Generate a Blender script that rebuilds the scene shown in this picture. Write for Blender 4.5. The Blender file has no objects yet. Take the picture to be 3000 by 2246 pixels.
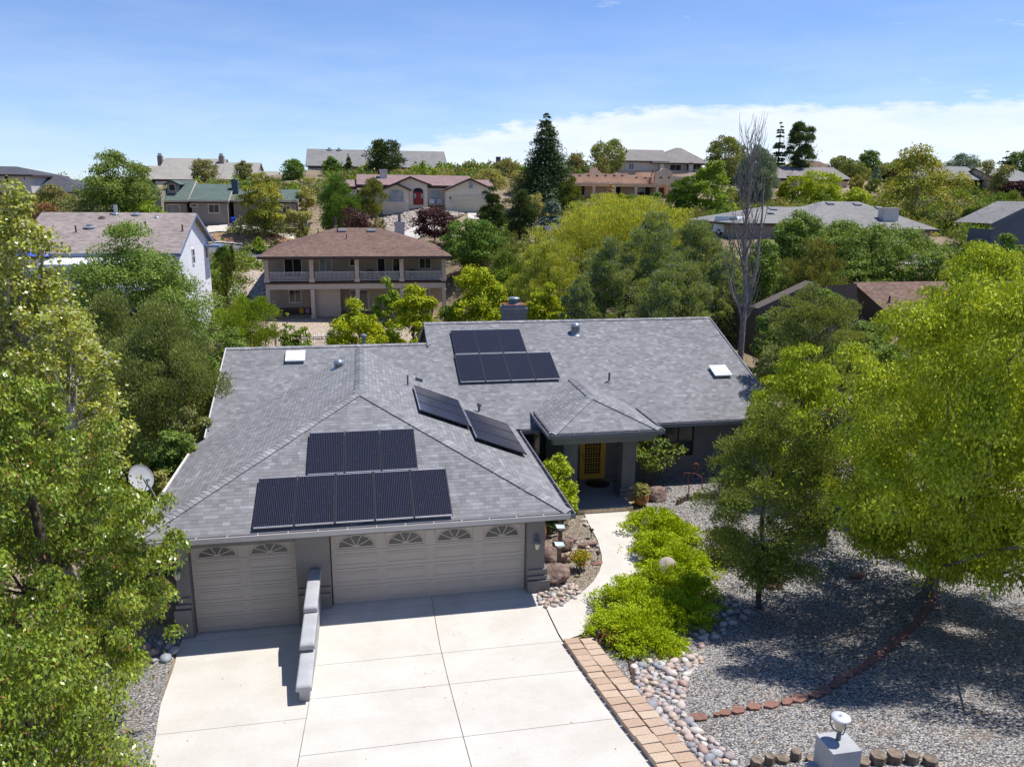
import bpy, bmesh, math, random
import numpy as np
from mathutils import Vector, Matrix
R=math.radians
sc=bpy.context.scene
COL=sc.collection
# ------------------------------------------------------------------ camera (survey of the place: X right, Y away, Z up, metres)
F_PX=2250.0; CX,CY=1500.0,1123.0
CP=np.array([1.16,-20.05,11.25])
yaw,pitch,roll=R(10.954),R(13.792),R(.6385)
fw=np.array([math.sin(yaw)*math.cos(pitch),math.cos(yaw)*math.cos(pitch),-math.sin(pitch)])
_r=np.array([math.cos(yaw),-math.sin(yaw),0.]); _u=np.cross(_r,fw)
rt=math.cos(roll)*_r+math.sin(roll)*_u; up=-math.sin(roll)*_r+math.cos(roll)*_u
cam=bpy.data.cameras.new('camera'); co=bpy.data.objects.new('camera',cam); COL.objects.link(co)
cam.sensor_width=36; cam.lens=F_PX/3000*36; cam.clip_end=4000; cam.clip_start=.1
m=Matrix.Identity(4)
for i in range(3):
    m[i][0]=rt[i]; m[i][1]=up[i]; m[i][2]=-fw[i]; m[i][3]=CP[i]
co.matrix_world=m; sc.camera=co
# ------------------------------------------------------------------ light
SUN=Vector((1.2,.3,2.6)).normalized()
sc.view_settings.view_transform='Standard'; sc.view_settings.look='None'; sc.view_settings.gamma=1
sc.view_settings.exposure=.42
sl=bpy.data.lights.new('sun','SUN'); so=bpy.data.objects.new('sun',sl); COL.objects.link(so)
sl.energy=4.3; sl.angle=R(.53); sl.color=(1,.965,.91)
so.rotation_euler=SUN.to_track_quat('Z','Y').to_euler(); so.location=(20,0,40)
w=bpy.data.worlds.new('World'); sc.world=w; w.use_nodes=True
NT=w.node_tree; NT.nodes.clear()
class N:
    """tiny node-tree helper"""
    def __init__(s,nt): s.nt=nt
    def n(s,t,**k):
        x=s.nt.nodes.new(t)
        for a,b in k.items():
            if hasattr(x,a): setattr(x,a,b)
        return x
    def l(s,a,b): s.nt.links.new(a,b)
    def set(s,i,v):
        if isinstance(v,bpy.types.NodeSocket): s.l(v,i)
        else: i.default_value=v
    def math(s,op,a,b=None,c=None,clamp=False):
        x=s.n('ShaderNodeMath',operation=op); x.use_clamp=clamp
        s.set(x.inputs[0],a)
        if b is not None: s.set(x.inputs[1],b)
        if c is not None: s.set(x.inputs[2],c)
        return x.outputs[0]
    def mix(s,f,a,b,mode='MIX'):
        x=s.n('ShaderNodeMix',data_type='RGBA',blend_type=mode)
        s.set(x.inputs[0],f); s.set(x.inputs[6],a); s.set(x.inputs[7],b); return x.outputs[2]
    def comb(s,a,b,c=0.):
        x=s.n('ShaderNodeCombineXYZ'); s.set(x.inputs[0],a); s.set(x.inputs[1],b); s.set(x.inputs[2],c); return x.outputs[0]
    def sep(s,a):
        x=s.n('ShaderNodeSeparateXYZ'); s.l(a,x.inputs[0]); return x.outputs
    def noise(s,vec,scale,detail=3,rough=.55):
        x=s.n('ShaderNodeTexNoise'); s.l(vec,x.inputs['Vector']) if vec else None
        x.inputs['Scale'].default_value=scale; x.inputs['Detail'].default_value=detail; x.inputs['Roughness'].default_value=rough
        return x.outputs['Fac']
    def ramp(s,f,stops,interp='LINEAR'):
        x=s.n('ShaderNodeValToRGB'); cr=x.color_ramp; cr.interpolation=interp
        while len(cr.elements)<len(stops): cr.elements.new(.5)
        for e,(p,c) in zip(cr.elements,stops):
            e.position=p; e.color=(*c,1) if len(c)==3 else c
        s.l(f,x.inputs[0]); return x.outputs[0]
    def maprange(s,v,a,b,c=0.,d=1.):
        x=s.n('ShaderNodeMapRange',interpolation_type='SMOOTHSTEP'); s.set(x.inputs[0],v)
        for i,q in zip((1,2,3,4),(a,b,c,d)): s.set(x.inputs[i],q)
        return x.outputs[0]
g=N(NT)
sky=g.n('ShaderNodeTexSky',sky_type='NISHITA'); sky.sun_disc=False
sky.sun_elevation=math.asin(SUN.z); sky.sun_rotation=math.atan2(SUN.x,SUN.y)
sky.altitude=1600; sky.air_density=1.0; sky.dust_density=.5; sky.ozone_density=3.2
tc=g.n('ShaderNodeTexCoord').outputs['Generated']; X,Y,Z=g.sep(tc)
az=g.math('ARCTAN2',X,Y); el=g.math('ARCSINE',Z)            # radians
azd=g.math('MULTIPLY',az,57.2958); eld=g.math('MULTIPLY',el,57.2958)
v1=g.comb(g.math('MULTIPLY',azd,.10),g.math('MULTIPLY',eld,.5))
n1=g.noise(v1,1.,6,.6)
v2=g.comb(g.math('MULTIPLY',azd,.35),g.math('MULTIPLY',eld,1.3),4.)
n2=g.noise(v2,1.,6,.62)
top=g.maprange(azd,-2.,22.,3.6,6.3)
edge=g.math('ADD',top,g.math('MULTIPLY',g.math('SUBTRACT',n2,.5),2.6))
bank=g.maprange(g.math('SUBTRACT',edge,eld),-.15,.9)
bank=g.math('MULTIPLY',bank,g.maprange(azd,-8.,9.))
bank=g.math('MULTIPLY',bank,g.maprange(n1,.22,.6,.6,.95))
low=g.math('MULTIPLY',g.maprange(eld,19.,-2.),g.maprange(n1,.3,.7,.2,.42))
v3=g.comb(g.math('ADD',g.math('MULTIPLY',azd,.14),g.math('MULTIPLY',eld,.08)),g.math('MULTIPLY',eld,.62),9.)
n3=g.noise(v3,1.,7,.66)
wisp=g.math('MULTIPLY',g.maprange(n3,.56,.8),g.maprange(azd,-6.,28.,.15,.95))
wisp=g.math('MULTIPLY',wisp,g.maprange(eld,26.,16.,.5,1.))
msk=g.math('MAXIMUM',g.math('MAXIMUM',bank,low),g.math('MULTIPLY',wisp,.75))
skc=g.mix(1.,sky.outputs[0],(.72,.875,1.13,1),'MULTIPLY')
cc=g.mix(n2,(6.7,7.1,7.7,1),(7.6,7.8,8.1,1))
col=g.mix(g.math('MULTIPLY',msk,.9),skc,cc)
bg=g.n('ShaderNodeBackground'); bg.inputs['Strength'].default_value=.105; g.l(col,bg.inputs[0])
ow=g.n('ShaderNodeOutputWorld'); g.l(bg.outputs[0],ow.inputs[0])
# ------------------------------------------------------------------ survey helpers
def ray(px,py): return fw+rt*(px-CX)/F_PX-up*(py-CY)/F_PX
def P(px,py,Yw):
    d=ray(px,py); t=(Yw-CP[1])/d[1]; return CP+t*d
def PX(px,py,Xw):
    d=ray(px,py); t=(Xw-CP[0])/d[0]; return CP+t*d
def PZ(px,py,z):
    d=ray(px,py); t=(z-CP[2])/d[2]; return CP+t*d
def PP(px,py,p0,n):
    d=ray(px,py); n=np.array(n,float); t=((np.array(p0,float)-CP)@n)/(d@n); return CP+t*d
def depth(p): return (np.array(p)-CP)@fw
PRY=[-40,-20,-12,-7.17,-4.45,-2.6,-1.5,0,8]; PRZ=[6.4,4.0,2.2,1.0,.36,.02,-.03,0,.05]
PLY=[-40,-20,-12,-7.17,-5,-1.3,0,8]; PLZ=[6.4,4.0,2.2,1.0,.45,-.5,-.5,-.9]
def prR(y): return np.interp(y,PRY,PRZ)
def prL(y): return np.interp(y,PLY,PLZ)
def near(x,y):
    t=np.clip((x+.62)/.3,0,1)
    z=prL(y)*(1-t)+prR(y)*t
    k=np.clip((-4.1-x)/5,0,1); z=z-k*k*(3-2*k)*1.2
    return z
def G(px,py):
    z=0.
    for _ in range(70):
        p=PZ(px,py,z); z=.5*z+.5*float(near(p[0],p[1]))
    return p
CTRL=[(788,940,60),(1300,950,59),(1000,1000,46),(700,1035,42),(740,800,74),(740,762,82),(700,905,62),(640,930,56),(645,800,73),
(720,757,86),(980,760,88),(700,675,95),(765,660,97),(600,652,98),(470,645,98),(1150,622,102),(1240,606,102),(1380,622,101),(1150,690,92),(1230,705,88),
(1850,592,107),(1700,592,107),(1780,640,98),(1504,738,64),(1520,777,60),(1590,745,66),(2180,705,57),(2650,708,57),(2680,745,52),
(2700,575,105),(2950,590,105),(2800,605,98),(2700,650,85),(2450,640,84),(2330,610,100),(900,497,140),(600,538,140),(1300,497,140),(1500,503,138),(1830,505,138),
(2300,502,140),(2700,500,140),(2950,505,140),(100,585,110),(30,560,112),(300,580,110),(1100,520,125),(1600,530,122),(2150,510,125)]
pts=[tuple(P(a,b,c)) for a,b,c in CTRL]
pts+=[(-15,5,-1.9),(-14,20,-2.8),(-25,30,-2.5),(-20,40,-1.5),(0,20,-2.2),(10,24,-2.2),(20,20,-.9),(10,35,-2.5),(28,22,.4),(24,34,-1),(38,35,2.5),
(0,200,9),(80,200,9),(-70,200,9),(125,110,12),(-85,100,8),(-60,40,0),(-30,0,-1.5),(-30,-20,3),(32,-12,1.9),(32,2,.4),(32,-22,3.6),(60,0,2),(75,30,4),
(-5,8,-1.2),(-9,8,-1.9),(0,10,0),(10,10,0),(18,10,.1),(18,15,-.4),(6,8,0),(12,8,0)]
pts=np.array(pts)
_D=np.hypot(pts[:,None,0]-pts[None,:,0],pts[:,None,1]-pts[None,:,1])
_A=np.zeros((len(pts)+3,)*2); _A[:-3,:-3]=_D; _A[:-3,-3]=1; _A[:-3,-2]=pts[:,0]; _A[:-3,-1]=pts[:,1]; _A[-3:,:-3]=_A[:-3,-3:].T
_A[:len(pts),:len(pts)]+=np.eye(len(pts))*-.6
_W=np.linalg.solve(_A,np.concatenate([pts[:,2],[0,0,0]]))
def terr(x,y):
    x=np.asarray(x,float); y=np.asarray(y,float); sh=np.broadcast(x,y).shape
    xf=np.broadcast_to(x,sh).ravel(); yf=np.broadcast_to(y,sh).ravel()
    z=np.empty(len(xf))
    for s in range(0,len(xf),20000):
        a=xf[s:s+20000]; b=yf[s:s+20000]
        d=np.hypot(a[:,None]-pts[None,:,0],b[:,None]-pts[None,:,1])
        z[s:s+20000]=d@_W[:-3]+_W[-3]+_W[-2]*a+_W[-1]*b
    r=np.hypot(xf-25,yf-60); k=np.clip((r-150)/250,0,1); z=z*(1-k)+6*k
    k=np.clip((yf-5.5)/4,0,1); k=k*k*(3-2*k)
    kx=np.clip((np.abs(xf-6)-16)/8,0,1); k=np.maximum(k,kx)
    z=near(xf,yf)*(1-k)+z*k
    return z.reshape(sh)
def tz(x,y): return float(terr(x,y))
# ------------------------------------------------------------------ materials
def mat(name): 
    m=bpy.data.materials.new(name); m.use_nodes=True; m.node_tree.nodes.clear(); return m,N(m.node_tree)
def finish(h,col,rough=.8,bump=None,bd=.02,spec=.3,metal=0.,coat=0.,trans=None):
    b=h.n('ShaderNodeBsdfPrincipled'); h.set(b.inputs['Base Color'],col); h.set(b.inputs['Roughness'],rough)
    b.inputs['Specular IOR Level'].default_value=spec; b.inputs['Metallic'].default_value=metal; b.inputs['Coat Weight'].default_value=coat
    if bump is not None:
        x=h.n('ShaderNodeBump'); x.inputs['Distance'].default_value=bd; x.inputs['Strength'].default_value=1.; h.l(bump,x.inputs['Height']); h.l(x.outputs[0],b.inputs['Normal'])
    o=h.n('ShaderNodeOutputMaterial')
    if trans is not None:
        t=h.n('ShaderNodeBsdfTranslucent'); h.set(t.inputs[0],trans[0]); mx=h.n('ShaderNodeMixShader'); mx.inputs[0].default_value=trans[1]
        h.l(b.outputs[0],mx.inputs[1]); h.l(t.outputs[0],mx.inputs[2]); h.l(mx.outputs[0],o.inputs[0])
    else: h.l(b.outputs[0],o.inputs[0])
def c4(c): return (*c,1)
def plain(name,c,rough=.7,var=.12,scale=3.,bd=.004,bs=60.,metal=0.,spec=.3,coat=0.):
    m,h=mat(name); p=h.n('ShaderNodeNewGeometry').outputs['Position']
    n=h.noise(p,scale,5); k=h.maprange(n,.25,.75,1-var,1+var)
    cc=h.mix(1.,c4(c),h.comb(k,k,k),'MULTIPLY')
    bmp=h.noise(p,bs,3) if bd else None
    finish(h,cc,rough,bmp,bd or .01,spec,metal,coat); return m
def shingle(name,tones,row=.145,tab=.19,contrast=1.,far=False):
    m,h=mat(name); u,v,_=h.sep(h.n('ShaderNodeTexCoord').outputs['UV'])
    vr=h.math('DIVIDE',v,row); r=h.math('FLOOR',vr); fr=h.math('FRACT',vr)
    wn=h.n('ShaderNodeTexWhiteNoise',noise_dimensions='1D'); h.l(r,wn.inputs['W'])
    uu=h.math('ADD',h.math('DIVIDE',u,tab),h.math('MULTIPLY',wn.outputs[0],17.3)); c=h.math('FLOOR',uu); fu=h.math('FRACT',uu)
    w2=h.n('ShaderNodeTexWhiteNoise',noise_dimensions='2D'); h.l(h.comb(c,r),w2.inputs['Vector'])
    w3=h.n('ShaderNodeTexWhiteNoise',noise_dimensions='2D'); h.l(h.comb(h.math('FLOOR',h.math('MULTIPLY',uu,.45)),r,3.),w3.inputs['Vector'])
    rnd=h.math('MULTIPLY_ADD',w2.outputs[0],.78,h.math('MULTIPLY',w3.outputs[0],.22))
    col=h.ramp(rnd,[(0,tones[0]),(.3,tones[1]),(.55,tones[2]),(.8,tones[3]),(.97,tones[4])])
    pos=h.n('ShaderNodeNewGeometry').outputs['Position']
    gn=h.noise(pos,90.,2); big=h.noise(pos,.35,3)
    k=h.math('MULTIPLY',h.maprange(gn,.3,.7,.86,1.12),h.maprange(big,.3,.7,.93,1.06))
    col=h.mix(1.,col,h.comb(k,k,k),'MULTIPLY')
    ln=h.maprange(fr,.0,.12,.52 if not far else .7,1.)          # butt shadow at the lower edge of every course, painted into the colour
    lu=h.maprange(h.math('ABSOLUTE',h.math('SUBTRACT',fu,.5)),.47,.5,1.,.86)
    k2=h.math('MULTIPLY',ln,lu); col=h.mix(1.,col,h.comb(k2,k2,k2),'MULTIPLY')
    hh=h.math('MULTIPLY_ADD',fr,-.6,h.math('MULTIPLY',w2.outputs[0],.5)); hh=h.math('MULTIPLY_ADD',gn,.25,hh)
    finish(h,col,.9,hh,.012,.2); return m
def gray(a): return (a*1.0,a*.99,a*1.02)
M={}
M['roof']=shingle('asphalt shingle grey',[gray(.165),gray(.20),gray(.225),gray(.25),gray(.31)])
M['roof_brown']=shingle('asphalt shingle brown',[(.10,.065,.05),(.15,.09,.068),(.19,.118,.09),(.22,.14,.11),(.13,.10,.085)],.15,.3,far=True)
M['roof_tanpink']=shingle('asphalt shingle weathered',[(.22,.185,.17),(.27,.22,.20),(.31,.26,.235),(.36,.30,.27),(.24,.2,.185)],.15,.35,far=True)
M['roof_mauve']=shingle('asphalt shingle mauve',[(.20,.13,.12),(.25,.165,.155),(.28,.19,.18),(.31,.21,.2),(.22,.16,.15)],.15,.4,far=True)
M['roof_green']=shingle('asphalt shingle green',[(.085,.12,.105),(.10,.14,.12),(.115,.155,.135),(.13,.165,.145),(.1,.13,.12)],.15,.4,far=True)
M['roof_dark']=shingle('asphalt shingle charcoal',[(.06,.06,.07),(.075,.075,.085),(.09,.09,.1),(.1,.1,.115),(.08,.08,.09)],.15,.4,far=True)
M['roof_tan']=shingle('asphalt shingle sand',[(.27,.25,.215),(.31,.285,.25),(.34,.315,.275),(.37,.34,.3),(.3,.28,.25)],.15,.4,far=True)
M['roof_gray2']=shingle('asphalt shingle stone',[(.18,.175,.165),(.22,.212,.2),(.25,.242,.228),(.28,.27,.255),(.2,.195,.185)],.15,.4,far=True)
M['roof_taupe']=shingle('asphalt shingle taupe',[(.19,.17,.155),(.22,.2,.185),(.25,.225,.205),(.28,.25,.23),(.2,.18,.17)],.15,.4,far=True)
def capmat():
    m,h=mat('ridge cap shingle'); oi=h.n('ShaderNodeNewGeometry'); rn=oi.outputs['Random Per Island']
    col=h.ramp(rn,[(0,gray(.20)),(.4,gray(.26)),(.8,gray(.30)),(1,gray(.36))]); gn=h.noise(oi.outputs['Position'],90.,2)
    k=h.maprange(gn,.3,.7,.85,1.12); finish(h,h.mix(1.,col,h.comb(k,k,k),'MULTIPLY'),.9,gn,.004,.2); return m
M['cap']=capmat()
M['stucco']=plain('stucco slate grey',(.15,.152,.16),.9,.08,2.,.006,45.)
M['stucco_g']=plain('stucco garage grey',(.20,.19,.18),.9,.08,2.,.006,45.)
M['stucco_l']=plain('stucco light grey',(.40,.40,.41),.9,.1,3.,.008,50.)
M['door']=plain('painted steel taupe',(.44,.395,.35),.55,.04,1.,0)
M['gutter']=plain('painted gutter taupe',(.50,.47,.45),.45,.05,1.,0)
M['gutter_d']=plain('painted gutter slate',(.20,.20,.22),.45,.05,1.,0)
M['rake']=plain('painted rake board',(.62,.59,.54),.6,.05,2.,0)
M['glass']=plain('window glass',(.03,.035,.04),.06,.1,.6,0,spec=.6)
M['fanglass']=plain('frosted fan glass',(.085,.085,.085),.3,.2,2.,0,spec=.4)
M['curtain']=plain('window with curtain behind',(.28,.30,.31),.25,.25,2.,0,spec=.5)
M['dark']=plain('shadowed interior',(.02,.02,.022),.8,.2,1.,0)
M['yellow']=plain('yellow painted door',(.52,.30,.035),.5,.06,2.,0)
M['black']=plain('black metal',(.02,.02,.022),.45,.1,4.,0)
M['iron']=plain('wrought iron',(.035,.035,.038),.6,.15,4.,0)
M['pipe']=plain('grey painted metal vent',(.16,.17,.19),.5,.1,4.,0)
M['galv']=plain('galvanised metal',(.42,.45,.49),.3,.12,5.,0,metal=.6)
M['white']=plain('white acrylic',(.82,.84,.86),.3,.04,1.,0)
M['whitep']=plain('white painted stucco',(.72,.72,.75),.85,.05,1.,.004,30.)
M['trimw']=plain('white trim',(.7,.7,.72),.6,.05,1.,0)
M['rust']=plain('rusty steel',(.23,.075,.04),.8,.4,9.,.003,60.)
M['terracotta']=plain('terracotta clay',(.30,.10,.055),.75,.25,6.,.002,60.)
M['orange']=plain('glazed orange pot',(.36,.15,.03),.25,.4,7.,0,coat=.5)
M['boulder']=plain('rough lava boulder',(.22,.15,.125),.9,.4,6.,.05,9.)
M['timber']=plain('weathered timber',(.20,.155,.115),.9,.4,9.,.01,20.)
M['timber_d']=plain('dark timber',(.07,.045,.03),.9,.4,9.,.01,20.)
M['beigewall']=plain('beige stucco',(.72,.60,.46),.9,.05,1.,.004,20.)
M['beigetrim']=plain('beige trim stucco',(.66,.55,.45),.9,.05,1.,.004,20.)
M['cream']=plain('cream garage door',(.62,.53,.38),.6,.04,1.,0)
M['adobe']=plain('adobe stucco',(.70,.50,.36),.9,.07,1.,.01,12.)
M['brownwall']=plain('greige stucco',(.40,.335,.275),.9,.05,1.,.004,20.)
M['browncol']=plain('greige column stucco',(.50,.425,.36),.9,.05,1.,.004,20.)
M['taupewall']=plain('taupe siding',(.34,.285,.25),.9,.05,1.,0)
M['darktrim']=plain('dark brown trim',(.075,.05,.045),.6,.1,2.,0)
M['greywall']=plain('pale stucco',(.54,.50,.47),.9,.05,1.,0)
M['bluewall']=plain('blue grey siding',(.085,.105,.135),.8,.06,1.,0)
M['brownsid']=plain('dark brown siding',(.12,.095,.08),.85,.08,1.,0)
M['stonech']=plain('stacked stone',(.28,.22,.18),.9,.6,5.,.05,8.)
M['reddoor']=plain('red painted door',(.28,.02,.025),.5,.06,2.,0)
M['blue']=plain('blue plastic',(.01,.06,.55),.45,.08,2.,0)
M['umbblue']=plain('blue canvas',(.05,.10,.48),.8,.08,2.,0)
M['greenp']=plain('green plastic',(.05,.14,.06),.5,.08,2.,0)
M['bark']=plain('tree bark',(.11,.085,.07),.95,.4,8.,.02,15.)
M['barkw']=plain('pale tree bark',(.42,.39,.34),.9,.3,8.,.01,15.)
M['barkg']=plain('grey dead bark',(.23,.205,.19),.95,.35,6.,.02,15.)
M['lampglass']=plain('cream lamp glass',(.62,.56,.42),.25,.08,4.,0)
M['silver']=plain('silver painted metal',(.60,.61,.63),.45,.06,4.,0,metal=.1)
M['carwhite']=plain('white car paint',(.7,.71,.72),.25,.03,1.,0,coat=.6)
M['clay']=plain('pinkish fired clay',(.36,.24,.19),.8,.2,9.,.003,40.)
M['cushion']=plain('brown wicker',(.10,.065,.05),.9,.2,9.,0)
M['sand_stone']=plain('red sandstone',(.36,.155,.10),.85,.25,7.,.004,30.)
M['paver']=None
def objvar(name,stops,rough=.85,scale=14.,bd=.004):
    m,h=mat(name); oi=h.n('ShaderNodeObjectInfo'); p=h.n('ShaderNodeNewGeometry').outputs['Position']
    col=h.ramp(oi.outputs['Random'],stops); n=h.noise(p,scale,4); k=h.maprange(n,.25,.75,.8,1.15)
    finish(h,h.mix(1.,col,h.comb(k,k,k),'MULTIPLY'),rough,n,bd,.3); return m
M['paver']=objvar('concrete paver block',[(0,(.44,.31,.22)),(.5,(.50,.37,.27)),(1,(.54,.42,.31))],.9,30.,.006)
M['cobble']=objvar('river cobble',[(0,(.5,.38,.31)),(.22,(.58,.5,.44)),(.4,(.42,.28,.24)),(.55,(.28,.30,.33)),(.7,(.62,.57,.5)),(.85,(.40,.33,.32)),(1,(.55,.42,.3))],.75,9.,.004)
M['slab']=objvar('red sandstone block',[(0,(.21,.105,.08)),(.5,(.27,.14,.105)),(1,(.23,.12,.09))],.85,12.,.006)
def rockstuff(st=[(0,(.42,.33,.26)),(.25,(.56,.48,.4)),(.45,(.30,.24,.2)),(.6,(.62,.56,.49)),(.8,(.38,.33,.3)),(1,(.50,.38,.27))]):
    m,h=mat('tumbled rock'); ge=h.n('ShaderNodeNewGeometry')
    col=h.ramp(ge.outputs['Random Per Island'],st)
    n=h.noise(ge.outputs['Position'],6.,3); k=h.maprange(n,.25,.75,.8,1.15); finish(h,h.mix(1.,col,h.comb(k,k,k),'MULTIPLY'),.9,n,.03,.2); return m
M['rocks']=rockstuff()
M['rocks_rust']=rockstuff([(0,(.30,.16,.09)),(.3,(.42,.26,.16)),(.6,(.22,.12,.075)),(1,(.48,.33,.22))])
def concrete():
    m,h=mat('broom finished concrete'); p=h.n('ShaderNodeNewGeometry').outputs['Position']
    n=h.noise(p,.7,6,.6); n2=h.noise(p,14.,4); n3=h.noise(p,3.2,5,.7)
    col=h.mix(h.maprange(n,.3,.72),(.53,.495,.435,1),(.61,.575,.52,1))
    k=h.math('MULTIPLY',h.maprange(n2,.3,.7,.965,1.025),h.maprange(n3,.62,.8,1.,.9))
    finish(h,h.mix(1.,col,h.comb(k,k,k),'MULTIPLY'),.85,h.noise(p,160.,2),.0015,.25); return m
M['concrete']=concrete()
def gravel(name,stops,scale,bd,dist=.35,patch=None):
    m,h=mat(name); p=h.n('ShaderNodeNewGeometry').outputs['Position']
    vo=h.n('ShaderNodeTexVoronoi'); vo.inputs['Scale'].default_value=scale; h.l(p,vo.inputs['Vector'])
    r=h.sep(vo.outputs['Color'])[0]
    col=h.ramp(r,stops)
    k=h.maprange(vo.outputs['Distance'],.3,.8,1.,.35)
    col=h.mix(1.,col,h.comb(k,k,k),'MULTIPLY')
    if patch: col=h.mix(h.maprange(h.noise(p,patch[1],5,.65),patch[2],patch[2]+.2),col,c4(patch[0]))
    hh=h.math('MULTIPLY_ADD',vo.outputs['Distance'],-1.,h.math('MULTIPLY',r,.5))
    finish(h,col,.85,hh,bd,.3); return m
M['gravel']=gravel('blue grey crushed gravel',[(0,(.06,.06,.065)),(.22,(.22,.215,.215)),(.40,(.48,.465,.45)),(.56,(.16,.16,.165)),(.74,(.60,.575,.54)),(.92,(.44,.32,.22)),(1,(.75,.72,.68))],25.,.03,patch=((.25,.19,.14),.6,.56))
M['mulch']=gravel('brown pea gravel',[(0,(.13,.10,.08)),(.3,(.26,.2,.15)),(.6,(.38,.31,.24)),(.85,(.5,.42,.3)),(1,(.62,.58,.5))],34.,.02)
M['tangravel']=gravel('tan fine gravel',[(0,(.42,.33,.24)),(.5,(.55,.44,.33)),(1,(.64,.53,.42))],8.,.01)
def groundm():
    m,h=mat('dry dirt and leaf litter'); p=h.n('ShaderNodeNewGeometry').outputs['Position']
    n=h.noise(p,.11,6,.6); n2=h.noise(p,1.4,6,.65); n3=h.noise(p,11.,3)
    col=h.mix(h.maprange(n,.35,.65),(.20,.14,.10,1),(.33,.26,.185,1))
    col=h.mix(h.maprange(n2,.48,.66),col,(.17,.155,.075,1))
    k=h.maprange(n3,.3,.7,.78,1.15); finish(h,h.mix(1.,col,h.comb(k,k,k),'MULTIPLY'),.95,n3,.03,.2); return m
M['ground']=groundm()
M['asphalt']=plain('asphalt road',(.13,.135,.145),.9,.15,2.,.005,40.)
M['curb']=plain('concrete kerb',(.5,.47,.42),.85,.1,2.,0)
M['porch']=plain('exposed aggregate',(.26,.235,.22),.9,.2,30.,.004,60.)
M['brickstep']=plain('tan brick step',(.62,.47,.33),.9,.2,12.,.004,60.)
def solar():
    m,h=mat('solar cells'); u,v,_=h.sep(h.n('ShaderNodeTexCoord').outputs['UV'])
    fu=h.math('FRACT',h.math('DIVIDE',u,.052)); fc=h.math('FRACT',h.math('DIVIDE',v,.166)); fcu=h.math('FRACT',h.math('DIVIDE',u,.166))
    wn=h.n('ShaderNodeTexWhiteNoise',noise_dimensions='2D'); h.l(h.comb(h.math('FLOOR',h.math('DIVIDE',u,.052)),h.math('FLOOR',h.math('DIVIDE',v,.083))),wn.inputs['Vector'])
    col=h.mix(h.maprange(fu,.70,.8),(.010,.010,.016,1),(.055,.052,.066,1))
    col=h.mix(h.maprange(h.math('ABSOLUTE',h.math('SUBTRACT',fc,.5)),.475,.49,0.,.6),col,(.004,.004,.006,1))
    col=h.mix(h.math('MULTIPLY',h.maprange(wn.outputs[0],.9,.98,0.,.5),h.maprange(fu,.70,.8)),col,h.mix(wn.outputs[0],(.05,.16,.14,1),(.16,.06,.2,1)))
    finish(h,col,.16,None,.01,.45); return m
M['solar']=solar()
M['frame']=plain('dark anodised frame',(.05,.05,.055),.35,.05,4.,0,metal=.5)
M['framel']=plain('silver rail edge',(.5,.5,.52),.35,.05,4.,0,metal=.6)
LEAF={}
def leafmat(tr=.3,rough=.55,spec=.10):
    key=(tr,rough,spec)
    if key in LEAF: return LEAF[key]
    m,h=mat('foliage'); a=h.n('ShaderNodeAttribute'); a.attribute_name='tint'
    lt=h.mix(1.,a.outputs['Color'],(1.75,1.35,.3,1),'MULTIPLY')
    finish(h,a.outputs['Color'],rough,None,.01,spec,trans=(lt,tr)); LEAF[key]=m; return m
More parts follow.
